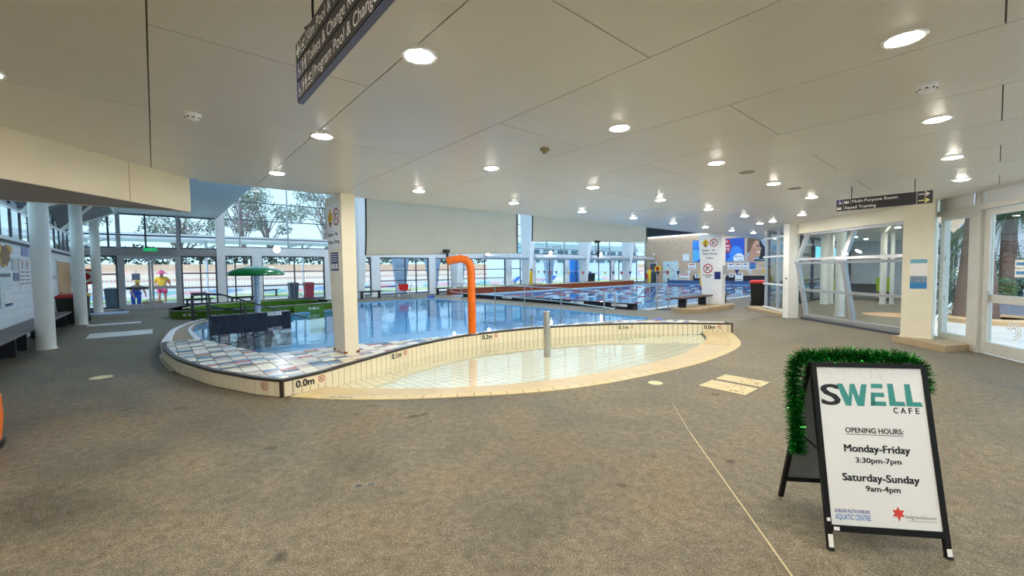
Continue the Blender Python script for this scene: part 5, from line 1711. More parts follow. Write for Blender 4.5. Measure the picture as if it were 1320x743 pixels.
# ------------------------------------------------------------------ floor details
for i, (st_, lab) in enumerate((((5.32, 3.1), 'pale round floor cap between wading pool and access plates'), ((-.70, 9.2), 'pale round floor cap left of the mosaic platform'))):
    c = W(*st_)
    cp_ = thing('access_disc', lab, 'access disc', c)
    MB().lathe(c, [(.10, 0), (.10, .004), (.095, .006)] if i == 0 else [(.14, 0), (.14, .004), (.135, .006)], 28).build('disc', mat('cream_cap', (226, 212, 172), .5, 0, .06, 8), cp_)
for i, (s0, s1, lab) in enumerate(((5.62, 6.05, 'nearer'), (6.15, 6.5, 'farther'))):
    ac = thing('access_plate', 'cream access plate set in the floor, the %s of the pair' % lab, 'floor plate', W((s0 + s1) / 2, 2.33, 0))
    M_plate = mat('cream_plate', (208, 192, 150), .55, 0, .12, 6)
    MB().bst(s0, s1, 2.03, 2.63, 0, .006).build('plate', M_plate, ac)
    MB().bst(s0 - .015, s1 + .015, 2.015, 2.645, 0, .003).build('frame', M_gap, ac)
    M_scuff = mat('brown_scuff', (140, 112, 70), .7, 0, .4, 30)
    m_ = MB()
    random.seed(20 + i)
    for k in range(26):
        s_ = s0 + .06 + random.random() * (s1 - s0 - .12); t_ = 2.1 + random.random() * .22
        m_.disc(W(s_, t_, .0065), .006 + random.random() * .012, VV, UU, 7)
    m_.build('scuffs', M_scuff, ac)
    for s_, t_ in ((s0 + .05, 2.08), (s1 - .05, 2.08), (s0 + .05, 2.58), (s1 - .05, 2.58)):
        MB().disc(W(s_, t_, .0068), .01, VV, UU, 10).build('screw', M_gap, ac)
fd = thing('floor_drain', 'small oval slotted floor drain in the foreground concrete', 'drain', (-1.14, 3.1, 0))
for i, sx in enumerate((-.045, .045)):
    c = Vector((-1.14 + sx, 3.1 + sx * .25, .002))
    m_ = MB(); m_.ring(c + ZZ * .001, .028, .04, (1, 0, 0), (0, .8, 0)); m_.build('rim', M_steel, fd)
    MB().disc(c, .036, (1, 0, 0), (0, .8, 0)).build('well', M_black, fd)
    for k in range(-2, 3):
        MB().box(c.x - .026, c.x + .026, c.y + k * .011 - .002, c.y + k * .011 + .002, .003, .005).build('slot_bar', M_steel, fd)
sc = MB()
pts = [Vector((1.44, 2.05, .0015)), Vector((1.73, 4.0, .0015)), Vector((1.90, 4.9, .0015))]
for (p, q), w_ in zip(zip(pts[:-1], pts[1:]), (.010, .006)):
    sc.obox(p, (w_, 0, 0), q - p, (0, 0, .001))
tag(sc.build('saw_cut', mat('pale_sealant', (206, 190, 152), .7)), 'thin pale sealant line running across the foreground floor', 'floor joint')
# orange bin cut by the left edge of the frame
ob = thing('orange_bin', 'orange plastic tub with black foot at the left edge of the frame', 'tub', (-5.06, 3.72, 0))
MB().lathe((-5.06, 3.72, 0), [(.26, 0), (.28, .05), (.27, .08)], 24).build('foot', M_black, ob, True)
MB().lathe((-5.06, 3.72, 0), [(.255, .07), (.275, .3), (.27, .50), (.24, .51)], 24).build('body', M_orange, ob, True)
# pale patches with reflected light painted on the floor near the entrance
M_glare = mat('painted_floor_glare', (206, 204, 200), .35, 0, .25, 3)
for i, (s0, s1, t0, t1) in enumerate(((-1.4, -.1, 15.0, 16.2), (-1.7, -.4, 18.6, 19.2))):
    wpz = MB(); wpz.bst(s0, s1, t0, t1, .0005, .0025)
    tag(wpz.build('floor_patch', M_glare), 'worn pale patch of floor near the entrance, the %s one' % ('nearer' if i == 0 else 'farther'), 'floor patch')

# ================================================================== ceiling fittings
def downlight(c, label):
    c = Vector(c)
    d = thing('downlight', label, 'light', c, 'round ceiling downlights')
    m = MB(); n = 32
    for k in range(n):
        a = 2 * PI * k / n
        e = Vector((math.cos(a), math.sin(a), 0))
        m.v += [c + e * .108 + ZZ * .0, c + e * .104 - ZZ * .008, c + e * .086 - ZZ * .008]
    for k in range(n):
        i, j = 3 * k, 3 * ((k + 1) % n)
        m.f += [(i, j, j + 1, i + 1), (i + 1, j + 1, j + 2, i + 2)]
    m.build('trim_ring', M_white, d, True)
    MB().lathe(c - ZZ * .016, [(.03, 0), (.066, .004), (.088, .012)], 24).build('diffuser', M_lamp, d, True)
    return d
def ok_ceil(c):
    P = [(c.x + dx, c.y + dy) for dx, dy in ((-.15, -.15), (.15, -.15), (.15, .15), (-.15, .15))]
    return any(len(R(P)) > 3 and abs(parea(R(P))) > .085 for R in (regionA, regionB, regionC, regionD))
rows = {}
for k in range(-3, 10):
    for j in range(-7, 4):
        s_, t_ = 1.29 + 2.09 * k, 2.35 + 1.965 * (j - 1)
        c = W(s_, t_, CEIL)
        if k == 5 and j <= 1: continue
        if c.y < -6 or not ok_ceil(c) or (c.x > 9.0): continue
        rows.setdefault(k, []).append((t_, c))
for rk, k in enumerate(sorted(rows)):
    for n, (t_, c) in enumerate(sorted(rows[k], key=lambda a: -a[0])):
        downlight(c, 'round warm ceiling downlight, %s from the pool edge, %s row from left' % (ordw(n), ordw(rk)))
for s_, t_, lab in ((12.69, 3.29, 'before the slim white column'), (14.15, 4.76, 'left of the slim white column'), (17.82, 6.22, 'above the red lidded bin'), (13.64, 6.26, 'before the tapered pillar') if 6 not in rows else (20.2, 6.0, 'beyond the red lidded bin')):
    downlight(W(s_, t_, CEIL), 'round warm downlight in the ceiling ' + lab)
for i, (c, lab) in enumerate(((Vector((-2.64, 3.52, CEIL)), 'white smoke detector on the ceiling at the left'), (Vector((3.08, 3.13, CEIL)), 'white smoke detector on the ceiling at the right'))):
    sd = thing('smoke_detector', lab, 'detector', c)
    MB().lathe(c - ZZ * .05, [(.03, 0), (.045, .008), (.052, .02), (.05, .028)], 20).build('sensor', M_white, sd, True)
    MB().lathe(c - ZZ * .022, [(.058, 0), (.062, .01), (.06, .022)], 20).build('base', M_white, sd, True)
    for k in range(8):
        a = 2 * PI * k / 8
        MB().box(c.x + .049 * math.cos(a) - .006, c.x + .049 * math.cos(a) + .006, c.y + .049 * math.sin(a) - .006, c.y + .049 * math.sin(a) + .006, CEIL - .038, CEIL - .03).build('slot', M_black, sd)
c = Vector((.38, 4.64, CEIL))
sd = thing('sprinkler', 'small brass coloured sprinkler sensor near the ceiling centre', 'sprinkler', c)
M_brass = mat('brass', (150, 134, 92), .4, .5)
MB().lathe(c - ZZ * .022, [(.05, 0), (.05, .022)], 18).build('plate', M_brass, sd, True)
MB().lathe(c - ZZ * .05, [(.02, 0), (.028, .01), (.028, .03)], 14).build('head', M_brass, sd, True)
for i, (s_, t_) in enumerate(((6.35, 2.31), (8.32, 2.27))):
    c = W(s_, t_, CEIL)
    v_ = thing('ceiling_cover', 'blank round cover on the ceiling, the %s of two' % ('nearer' if i == 0 else 'farther'), 'ceiling cover', c)
    MB().lathe(c - ZZ * .008, [(.09, 0), (.1, .004), (.1, .008)], 24).build('plate', mat('grey_cover', (150, 146, 136), .5), v_)

# unseen fill lamps added under the hall roof to brighten the hall
M_fill = mat('fill_lamp_lens', (255, 255, 255), .5, emit=300, ecol=(.86, .94, 1))
for i in range(5):
    for j in range(2):
        c = W(6.5 + 8 * i, 12 + 8 * j, 8.6)
        hb = thing('added_fill_lamp', 'round high bay lamp under the hall roof, %s from left, %s row' % (ordw(i), 'near' if j == 0 else 'far'), 'light', c, 'high bay lamps in the hall')
        MB().lathe(c - ZZ * .3, [(.28, 0), (.26, .12), (.1, .2), (.02, .3)], 20).build('hood', M_grey, hb, True)
        MB().lathe(c - ZZ * .32, [(.05, 0), (.25, .02)], 20).build('lens', M_fill, hb, True)

# hanging direction signs
def icon_wheel(m, o, a, b, h):
    m.disc(o + a * h * .42 + b * h * .85, h * .08, a, b, 10)
    m.ring(o + a * h * .5 + b * h * .3, h * .2, h * .27, a, b, n=18)
    m.bar(o + a * h * .42 + b * h * .75, o + a * h * .47 + b * h * .38, h * .09, .001, a.cross(b))
    m.bar(o + a * h * .47 + b * h * .4, o + a * h * .75 + b * h * .38, h * .08, .001, a.cross(b))
    m.bar(o + a * h * .73 + b * h * .4, o + a * h * .85 + b * h * .12, h * .08, .001, a.cross(b))
def icon_person(m, o, a, b, h):
    m.disc(o + b * h * .86, h * .09, a, b, 10)
    m.poly([o + a * h * x + b * h * y for x, y in ((-.16, .72), (-.16, .38), (-.08, .38), (-.08, 0), (.08, 0), (.08, .38), (.16, .38), (.16, .72))])
def icon_swim(m, o, a, b, h):
    m.disc(o + a * h * .62 + b * h * .62, h * .11, a, b, 10)
    m.poly([o + a * h * x + b * h * y for x, y in ((-.1, .35), (.3, .72), (.5, .72), (.3, .45), (.65, .38), (.62, .28))])
    m.poly([o + a * h * x + b * h * y for x, y in ((-.15, .12), (.1, .2), (.35, .12), (.6, .2), (.8, .14), (.8, .04), (.6, .1), (.35, .02), (.1, .1), (-.15, .02))])
def icon_group(m, o, a, b, h):
    for x in (.1, .4, .7):
        m.disc(o + a * h * x + b * h * .62, h * .11, a, b, 10)
        m.poly([o + a * h * (x + dx) + b * h * y for dx, y in ((-.15, .1), (.15, .1), (.12, .48), (-.12, .48))])
M_signblue = mat('sign_blue', (40, 52, 120), .4)
M_signgreen = mat('sign_dark_green', (34, 70, 58), .4)
hs = thing('hanging_sign', 'black hanging sign listing pools and toilets at the upper left', 'sign', W(.6, 1.2, 2.51))
S0, T0, ZB, ZT, LS = .60, 2.385, 2.51, 2.80, 2.6
a_, b_, n_ = -UU, ZZ, -VV
rowh = (ZT - ZB) / 3
MB().bst(S0, S0 + .024, T0 - LS, T0, ZB, ZT).build('case', M_signblack, hs)
MB().bst(S0 - .001, S0 + .025, T0 - LS, T0, ZB - .004, ZB).build('lower_edge', mat('blue_grey_edge', (92, 104, 148), .4), hs)
rows_txt = ('50m Pool & Water Slides', 'Toilets & Change Rooms', 'Program Pool & Change Rooms')
for r in range(3):
    z0 = ZT - rowh * (r + 1)
    pl = MB().obox(W(S0 - .0005, T0 - .002, z0 + .003), a_ * (LS - .004), b_ * (rowh - .006), n_ * .003).build('row_plate', M_signblack, hs)
    wt = MB()
    x = .0
    cells = (['g', 's'], ['w', 'p'], ['w', 'p', 's'])[r]
    for cidx, cc in enumerate(cells):
        o = W(S0 - .0045, T0 - .012 - x, z0 + .012)
        h_ = rowh * .78
        if cc == 'g':
            MB().obox(W(S0 - .0036, T0 - .004 - x, z0 + .004), a_ * .085, b_ * (rowh - .008), n_ * .0006).build('icon_field', M_signgreen, hs)
            wt.obox(o + a_ * .028, a_ * .02, b_ * h_ * .9, n_ * .0004); wt.obox(o + a_ * .005 + b_ * h_ * .33, a_ * .066, b_ * .022, n_ * .0004)
            x += .092
        elif cc == 'w':
            MB().obox(W(S0 - .0036, T0 - .004 - x, z0 + .004), a_ * .085, b_ * (rowh - .008), n_ * .0006).build('icon_field', M_signblue, hs)
            icon_wheel(wt, o, a_, b_, h_); x += .092
        elif cc == 'p':
            icon_person(wt, o + a_ * .022, a_, b_, h_); icon_person(wt, o + a_ * .062, a_, b_, h_); x += .095
        else:
            icon_swim(wt, o + a_ * .01, a_, b_, h_); x += .095
        wt.obox(W(S0 - .0042, T0 - x + .002, z0 + .01), a_ * .004, b_ * (rowh - .02), n_ * .0004)
    add_text(wt, rows_txt[r], W(S0 - .0045, T0 - .02 - x, z0 + .022), a_, b_, height=rowh * .56, bold=.004)
    wt.build('lettering', M_print, pl)
for t_ in (T0 - .22, T0 - 1.6):
    MB().tube([W(S0 + .025, t_, ZT), W(S0 + .03, t_ + .02, ZT + .04), W(S0 + .02, t_ - .01, ZT + .09), W(S0 + .025, t_, CEIL)], .006, 6).build('hook', M_black, hs)
    MB().tube([W(S0 + .0, t_ + .05, ZT + .01), W(S0 + .05, t_ - .05, ZT + .05)], .007, 6).build('hook', M_black, hs)

h2 = thing('hanging_sign', 'black hanging arrow sign near the bifold door', 'sign', W(9.0, 1.2, 2.57))
S0, T0, ZB, ZT, LS = 8.95, 1.82, 2.565, 2.755, 1.17
MB().bst(S0, S0 + .05, T0 - LS, T0, ZB, ZT).build('case', M_signblack, h2)
wt = MB(); yl = MB()
rowh = (ZT - ZB) / 2
for r, tx in enumerate(('Multi-Purpose Room', 'Squad Training')):
    z0 = ZT - rowh * (r + 1)
    pl = MB().obox(W(S0 - .0005, T0 - .002, z0 + .002), a_ * (LS - .004), b_ * (rowh - .004), n_ * .003).build('row_plate', M_signblack, h2)
    wt = MB()
    x = .0
    if r == 0:
        MB().obox(W(S0 - .0036, T0 - .004, z0 + .003), a_ * .085, b_ * (rowh - .006), n_ * .0006).build('icon_field', M_signblue, h2)
        icon_wheel(wt, W(S0 - .0045, T0 - .015, z0 + .012), a_, b_, rowh * .78); x = .095
        icon_group(wt, W(S0 - .0045, T0 - .015 - x, z0 + .014), a_, b_, rowh * .75); x += .1
        wt.obox(W(S0 - .0042, T0 - .092, z0 + .008), a_ * .003, b_ * (rowh - .016), n_ * .0004)
    else:
        icon_group(wt, W(S0 - .0045, T0 - .012, z0 + .014), a_, b_, rowh * .75); x = .1
    wt.obox(W(S0 - .0042, T0 - x + .002, z0 + .008), a_ * .003, b_ * (rowh - .016), n_ * .0004)
    add_text(wt, tx, W(S0 - .0045, T0 - .02 - x, z0 + .024), a_, b_, height=rowh * .52, bold=.006)
    o = W(S0 - .0045, T0 - LS + .155, z0 + rowh / 2)
    tgt = wt if r == 0 else yl
    tgt.bar(o, o + a_ * .115, .014, .001, n_)
    tgt.bar(o + a_ * .12, o + a_ * .07 + b_ * .035, .014, .001, n_)
    tgt.bar(o + a_ * .12, o + a_ * .07 - b_ * .035, .014, .001, n_)
    wt.obox(W(S0 - .0042, T0 - LS + .175, z0 + .003), a_ * .005, b_ * (rowh - .006), n_ * .0004)
    wt.build('lettering', M_print, pl)
yl.build('lower_arrow', mat('pale_yellow_ink', (244, 232, 160), .5), h2)
for t_ in (T0 - .2, T0 - .97):
    MB().tube([W(S0 + .025, t_, ZT), W(S0 + .025, t_, CEIL)], .006, 6).build('hook', M_black, h2)

# ================================================================== cafe A-frame sign
yaw, tilt, FW, FH = math.radians(-8.1), math.radians(11.8), .623, 1.062
fr_ = Vector((math.cos(yaw), math.sin(yaw), 0)); fbk = Vector((-math.sin(yaw), math.cos(yaw), 0))
fup = ZZ * math.cos(tilt) + fbk * math.sin(tilt)
fn = fr_.cross(fup) * 1.0
if fn.y > 0: fn = -fn                                   # towards the viewer
FO = Vector((2.105, 2.267, 0)) - fr_ * FW / 2
af = thing('sandwich_board', 'black framed white sandwich board listing cafe opening hours', 'sandwich board', Vector((2.12, 2.5, 0)))
def fp_(x, y, d=0.0):
    return FO + fr_ * x + fup * y + fn * d
BT = .027
# front frame: side bars run down to the feet
for x0 in (0.0, FW - BT):
    MB().obox(fp_(x0, 0, -.022), fr_ * BT, fup * FH, fn * .026).build('side_bar', M_blackmetal, af)
for y0, h_ in ((FH - BT, BT), (.105, .035)):
    MB().obox(fp_(BT, y0, -.022), fr_ * (FW - 2 * BT), fup * h_, fn * .026).build('cross_bar', M_blackmetal, af)
bdm = MB().obox(fp_(BT - .004, .135, -.016), fr_ * (FW - 2 * BT + .008), fup * (FH - BT - .13), fn * .012)
M_board = mat('white_sign_board', (236, 238, 240), .3, 0, .02, 3)
board = bdm.build('front_board', M_board, af)
tape = MB()
tape.obox(fp_(.001, .02, .0042), fr_ * .025, fup * .07, fn * .001)
tape.obox(fp_(FW - .026, .0, .0042), fr_ * .025, fup * .055, fn * .001)
tape.obox(fp_(.035, .112, .0042), fr_ * .03, fup * .02, fn * .001)
tape.obox(fp_(.003, .16, .0042), fr_ * .018, fup * .018, fn * .001)
tape.build('paint_chips', M_print, af)
for x0 in (0.0, FW - BT):
    MB().obox(fp_(x0 - .001, -.004, -.024), fr_ * (BT + .002), fup * .02, fn * .03).build('foot', M_black, af)
# rear panel
Tb = fp_(0, FH, -.03)
rear_d = .571
def rp(x, y, d=0.0):
    top = FO + fr_ * x + fup * FH - fn * .035
    bot = FO + fr_ * x + fbk * rear_d
    return bot + (top - bot) * y + fbk * d
for x0 in (0.0, FW - BT):
    p, q = rp(x0, 0), rp(x0, 1)
    MB().obox(p, fr_ * BT, fbk * .024, q - p).build('rear_side_bar', M_blackmetal, af)
for f_ in (.13, .97):
    p, q = rp(BT, f_), rp(BT, f_ + .03)
    MB().obox(p, fr_ * (FW - 2 * BT), fbk * .024, q - p).build('rear_cross_bar', M_blackmetal, af)
p, q = rp(BT, .16), rp(BT, .97)
MB().obox(p + fbk * .008, fr_ * (FW - 2 * BT), fbk * .008, q - p).build('rear_board', mat('grey_board', (128, 130, 134), .4), af)
MB().tube([fp_(.0, .55, -.01), rp(.0, .55, .01)], .006, 6).build('hinge_stay', M_black, af)
for x0 in (.08, FW - .12):
    MB().obox(fp_(x0, FH - .01, -.05), fr_ * .05, fup * .018, fn * .05).build('hinge', M_black, af)
# lettering
PR = .0008
def T(txt, x0, x1, y, h_, bold=0.0, skew=0.0):
    return (txt, fp_(x0, y, PR - .004), fr_, fup, dict(width=x1 - x0, height=h_, bold=bold))
# SWELL drawn as blocks with slanted cuts
ink = MB(); teal = MB()
def lp_(m, pts, x0, y0, w, h_):
    m.poly([fp_(x0 + x * w, y0 + y * h_, PR - .004) for x, y in pts])
X0, Y0, HH = .044, .812, .128
add_text(ink, 'S', fp_(X0, Y0 + .002, PR - .004), fr_, fup, width=.098, height=HH * .98, bold=.012)
lp_(teal, [(0, 1), (.20, 1), (.36, .42), (.44, 1), (.60, 1), (.70, .42), (.82, 1), (1, 1), (.84, 0), (.62, 0), (.50, .58), (.42, 0), (.24, 0)], X0 + .088, Y0 - .002, .165, HH)
for (y0, y1, xa, xb) in ((.0, .2, 0, .92), (.40, .60, .06, .86), (.8, 1.0, .12, .82)):
    lp_(teal, [(xa, y0), (xb, y0), (xb - .02, y1), (xa + .03, y1)], X0 + .262, Y0 + .002, .092, HH)
lp_(teal, [(0, 0), (.28, 0), (.30, .40), (.05, .40)], X0 + .262, Y0 + .002, .092, HH)
lp_(teal, [(0.07, .4), (.22, .4), (.22, .6), (.09, .6)], X0 + .262, Y0 + .002, .092, HH)
for x_ in (.362, .452):
    lp_(teal, [(.0, 0), (1, 0), (.92, .2), (.42, .2), (.36, 1), (0.0, 1)], X0 + x_, Y0 + .004, .085, HH)
L = [T(c, a, b, .775, .034, .02) for c, a, b in (('C', .424, .446), ('A', .462, .488), ('F', .504, .522), ('E', .540, .558))]
L += [T('OPENING HOURS:', .155, .46, .656, .030, .018), T('Monday-Friday', .138, .483, .548, .042, .022), T('3:30pm-7pm', .193, .43, .488, .030, .018), T('Saturday-Sunday', .114, .511, .386, .042, .022), T('9am-4pm', .23, .407, .332, .032, .018)]
ink.build('initial_letter', M_inkblack, board)
for q in L:
    letters('lettering', M_inkblack, board, [q])
MB().obox(fp_(.155, .645, PR - .0045), fr_ * .303, fup * .003, fn * .0005).build('underline', M_inkblack, board)
teal.build('teal_lettering', M_teal, board)
M_bluea = mat('royal_blue_ink', (40, 66, 170), .45); M_blueb = mat('mid_blue_ink', (70, 130, 210), .45)
letters('centre_name', M_bluea, board, [T('AUBURN RUTH EVERUSS', .052, .236, .2085, .020, .012)])
letters('centre_name_lower', M_blueb, board, [T('AQUATIC CENTRE', .054, .238, .171, .031, .012)])
st_ = MB(); c = fp_(.384, .222, PR - .004)
pts = []
for k in range(12):
    a = PI / 2 + k * PI / 6
    rr = .036 if k % 2 == 0 else .019
    if k == 6: rr = .044
    pts.append(c + fr_ * rr * math.cos(a) + fup * rr * math.sin(a))
st_.poly(pts)
st_.build('red_star', mat('star_red', (208, 62, 52), .45, 0, .25, 25), board)
letters('operator_name', mat('grey_ink', (110, 108, 112), .45), board, [T('belgravialeisure', .42, .573, .198, .021, .0), T('connecting communities to leisure', .428, .573, .183, .008, .0)])
# water streaks on the board
random.seed(5)
for k in range(9):
    x_ = .1 + random.random() * .36
    MB().obox(fp_(x_, .955 + random.random() * .03, PR - .0044), fr_ * (.004 + random.random() * .006), fup * (.03 + random.random() * .03), fn * .0002).build('dried_streak', mat('streak_grey', (228, 230, 233), .5), board)

# ------------------------------------------------------------------ tinsel garland
random.seed(42)
TLc = fp_(-.01, FH, -.03)
def hang(dx, dz): return TLc + fr_ * dx + ZZ * dz + fbk * .03
gpth = crv([tuple(p) for p in (hang(-.025, -.59), hang(-.035, -.46), hang(-.05, -.30), hang(-.055, -.15), hang(-.05, -.03), hang(-.02, .025), fp_(.06, FH + .035, -.04), fp_(.17, FH + .042, -.04), fp_(.30, FH + .040, -.04), fp_(.45, FH + .034, -.04), fp_(.57, FH + .015, -.04), fp_(.625, FH - .03, -.05), fp_(.64, FH - .10, -.06), fp_(.645, FH - .17, -.07))], 10)
gm = MB(); gm2 = MB()
GM1 = mat('green_tinsel', (8, 104, 26), .16, .8, .4, 60)
tot = sum((b - a).length for a, b in zip(gpth[:-1], gpth[1:]))
core = MB(); core.tube(gpth, .006, 6)
gl_ = thing('tinsel_garland', 'shiny green tinsel garland draped over the sandwich board', 'garland', Vector((2.1, 2.5, 0.9)))
core.build('core', mat('dark_green_string', (8, 60, 20), .5, .4), gl_)
for i in range(len(gpth) - 1):
    p, q = gpth[i], gpth[i + 1]
    d = (q - p); Ld = d.length; d.normalize()
    nb = int(9000 * Ld / tot)
    for k in range(nb):
        b0 = p + d * (random.random() * Ld)
        r = Vector((random.gauss(0, 1), random.gauss(0, 1), random.gauss(0, 1)))
        r = (r - d * r.dot(d) * .75).normalized()
        side = r.cross(Vector((random.gauss(0, 1), random.gauss(0, 1), random.gauss(0, 1)))).normalized() * .0013
        ln = .034 + random.random() * .032
        e = b0 + r * ln
        (gm2 if k % 3 == 0 else gm).add([b0 - side, b0 + side, e + side * .8, e - side * .8], [(0, 1, 2, 3)])
tns = gm.build('strands', GM1, gl_)
tns['kind'] = 'stuff'
tns = gm2.build('sparkle_strands', mat('sparkle_green_tinsel', (40, 190, 60), .12, .85, .3, 60), gl_)  # lighter strand colour stands in for the tinsel's sparkle
tns['kind'] = 'stuff'

# ================================================================== outside the facade
M_turf = mat('pale_green_turf', (176, 196, 120), .8, 0, .12, 2)
tf = MB(); tf.bst(-30, 70, 33, 36, -.02, .0)
struct(tf.build('floor_turf', M_turf), 'strip of pale green turf beyond the terrace', 'turf')
M_owater = mat('outdoor_pool_water', (120, 214, 226), .1, 0, .1, .5)
ow_ = MB(); ow_.bst(-30, 80, 38.0, 52, -.02, .012)
tag(ow_.build('outdoor_pool', M_owater), 'wide outdoor pool of turquoise water beyond the terrace', 'pool')
mw_ = thing('mural_wall', 'low wall painted with pastel blue and pink waves beyond the turf', 'wall', W(10, 37, 0))
M_mur = mat('pastel_wall', (226, 226, 240), .6, 0, .1, .5)
MB().bst(-25, 60, 37.0, 37.3, 0, .62).build('wall', M_mur, mw_)
MC = [mat('mural_aqua', (140, 212, 222), .6), mat('mural_pink', (240, 190, 204), .6), mat('mural_blue', (150, 186, 232), .6), mat('mural_white', (244, 246, 250), .6)]
random.seed(9)
for k in range(44):
    s_ = -20 + k * 1.7; z_ = .12 + random.random() * .3
    pts = [W(s_ + (.9 + .3 * math.sin(k)) * math.cos(2 * PI * q / 14), 36.99, z_ + .14 * math.sin(2 * PI * q / 14) + .04 * math.sin(q * 2.2)) for q in range(14)]
    MB().extr(pts, -UU * .01).build('wave_shape', MC[k % 4], mw_)
# terraces
tr = sempty('trim_5', 'tan and pink terraced spectator steps beyond the outdoor pool', 'terraces', W(15, 56, 0))
TC = [mat('terrace_pink', (226, 196, 184), .7, 0, .08, .6), mat('terrace_tan', (214, 186, 160), .7, 0, .08, .6), mat('terrace_cream', (236, 222, 208), .7, 0, .06, .6)]
for k in range(7):
    MB().bst(-45, 110, 53 + k * 1.1, 61, .38 * k, .38 * (k + 1)).build('step', TC[(0, 2, 1, 2, 0, 1, 1)[k]], tr)
# seats with coloured benches along the terraces
M_pinkf = mat('pink_banner', (228, 150, 168), .6); 
pk = thing('pool_fence', 'white picket pool fence with pink rail in front of the terraces', 'fence', W(15, 52.5, 0))
MB().bst(-45, 110, 52.48, 52.56, .95, 1.03).build('rail', M_pinkf, pk)
MB().bst(-45, 110, 52.48, 52.56, .15, .2).build('rail', M_white, pk)
upk = unit_box('picket', M_white)
for k in range(260):
    piece('picket', upk, pk, W(-18 + k * .28, 52.5, 0), AL, (.07, .03, 1.15))
# hedge
M_leafd = mat('dark_leaf', (52, 72, 42), .6, 0, .4, 3)
M_leafm = mat('gum_leaf', (122, 128, 112), .6, 0, .3, 2)
M_bark = mat('gum_bark', (146, 128, 122), .7, 0, .25, 3)
def leaf_blob(m, c, rx, ry, rz, n, sz):
    for k in range(n):
        while True:
            x, y, z = (random.uniform(-1, 1) for _ in range(3))
            r = x * x + y * y + z * z
            if r < 1 and r > random.random() * .6: break
        p = c + VV * x * rx + UU * y * ry + ZZ * z * rz
        a = Vector((random.gauss(0, 1), random.gauss(0, 1), random.gauss(0, 1))).normalized() * sz * (.6 + random.random() * .8)
        b = a.orthogonal().normalized() * sz * .45
        m.add([p - a * .5, p + b * .5, p + a * .5, p - b * .5], [(0, 1, 2, 3)])
random.seed(21)
for i in range(9):
    hd = thing('hedge_shrub', 'dark green hedge shrub on top of the terraces, %s from the left' % ordw(i), 'shrub', W(-24 + i * 12, 62.5, 2.6), 'hedge shrubs above the terraces')
    m_ = MB()
    for k in range(6):
        leaf_blob(m_, W(-29 + i * 12 + k * 2, 62.5 + random.random(), 3.4 + random.random() * .5), 1.3, .8, .9 + random.random() * .4, 130, .5)
    m_.build('foliage', M_leafd, hd)
    MB().cyl(W(-24 + i * 12, 62.5, 0), W(-24 + i * 12, 62.5, 3.2), .12, .08, 8).build('stem', M_bark, hd)
bank = MB(); bank.bst(-50, 115, 60.9, 64, 0, 2.66)
struct(bank.build('floor_bank', M_leafd), 'planted bank behind the terraces', 'bank')
# gum trees
def gum(label, s, t, h, spread, seed, n=26, base=2.0):
    random.seed(seed)
    g_ = thing('gum_tree', label, 'tree', W(s, t, 0), 'gum trees behind the terraces')
    tk = MB(); lf_ = MB()
    lean = Vector((random.uniform(-.08, .08), random.uniform(-.05, .05), 0))
    top = W(s, t, h * .62) + lean * h
    tk.tube([W(s, t, 0), W(s, t, h * .3) + lean * h * .3, top], [.28, .22, .13], 8)
    for k in range(n):
        a = random.random() * 2 * PI
        f0 = .38 + .6 * random.random()
        b0 = W(s, t, 0) + (top - W(s, t, 0)) * min(1, f0)
        rr = spread * (.35 + .65 * random.random())
        zz_ = h * (.48 + .5 * random.random())
        e = W(s, t, 0) + lean * h + VV * math.cos(a) * rr + UU * math.sin(a) * rr + ZZ * zz_
        mid_ = b0 + (e - b0) * .5 + ZZ * .3
        tk.tube([b0, mid_, e], [.08, .05, .02], 5)
        leaf_blob(lf_, e, .9 + random.random() * .7, .9 + random.random() * .7, .55 + random.random() * .4, 90, .32)
    tk.build('trunk', M_bark, g_, True)
    lf_.build('foliage', M_leafm, g_)
gum('tall gum tree left of the upper windows, seen through the entrance transoms', -7, 66, 13, 4.2, 1)
gum('gum tree over the entrance transom windows', 2, 67, 12, 4.0, 2)
gum('leafy gum tree in the left part of the high windows', 9.5, 66, 16.0, 4.0, 3, 34)
gum('smaller gum tree left of the mosaic pillar windows', 13.5, 70, 14.0, 3.6, 4)
gum('large gum tree close to the mosaic pillar', 20, 67, 19.0, 5.2, 5, 44)
gum('gum tree behind the left grey screen', 27, 68, 15, 5, 6)
gum('gum tree between the two grey screens', 58, 72, 14, 5.5, 7, 34)
gum('gum tree at the right end of the facade', 78, 70, 12, 6, 8, 36)
# canopy outside
cn = thing('shade_canopy', 'long white outdoor shade canopy on slim posts beyond the facade', 'canopy', W(5, 30, 0))
M_can = mat('canopy_white', (216, 224, 234), .5, 0, .05, 1)
MB().bst(-14, 13, 29.2, 33.2, 3.55, 3.68).build('roof', M_can, cn)
MB().bst(-14, 13, 29.1, 29.2, 3.48, 3.78).build('fascia', M_can, cn)
for k in range(6):
    s_ = -13 + k * 5.1
    MB().cyl(W(s_, 29.6, -.02), W(s_, 29.6, 3.55), .07, None, 10).build('post', M_can, cn, True)
    MB().bar(W(s_, 29.6, 3.0), W(s_ + 1.0, 31, 3.55), .06, .08).build('brace', M_can, cn)
    MB().bst(s_ - .05, s_ + .05, 29.2, 33.2, 3.40, 3.55).build('rafter', M_can, cn)
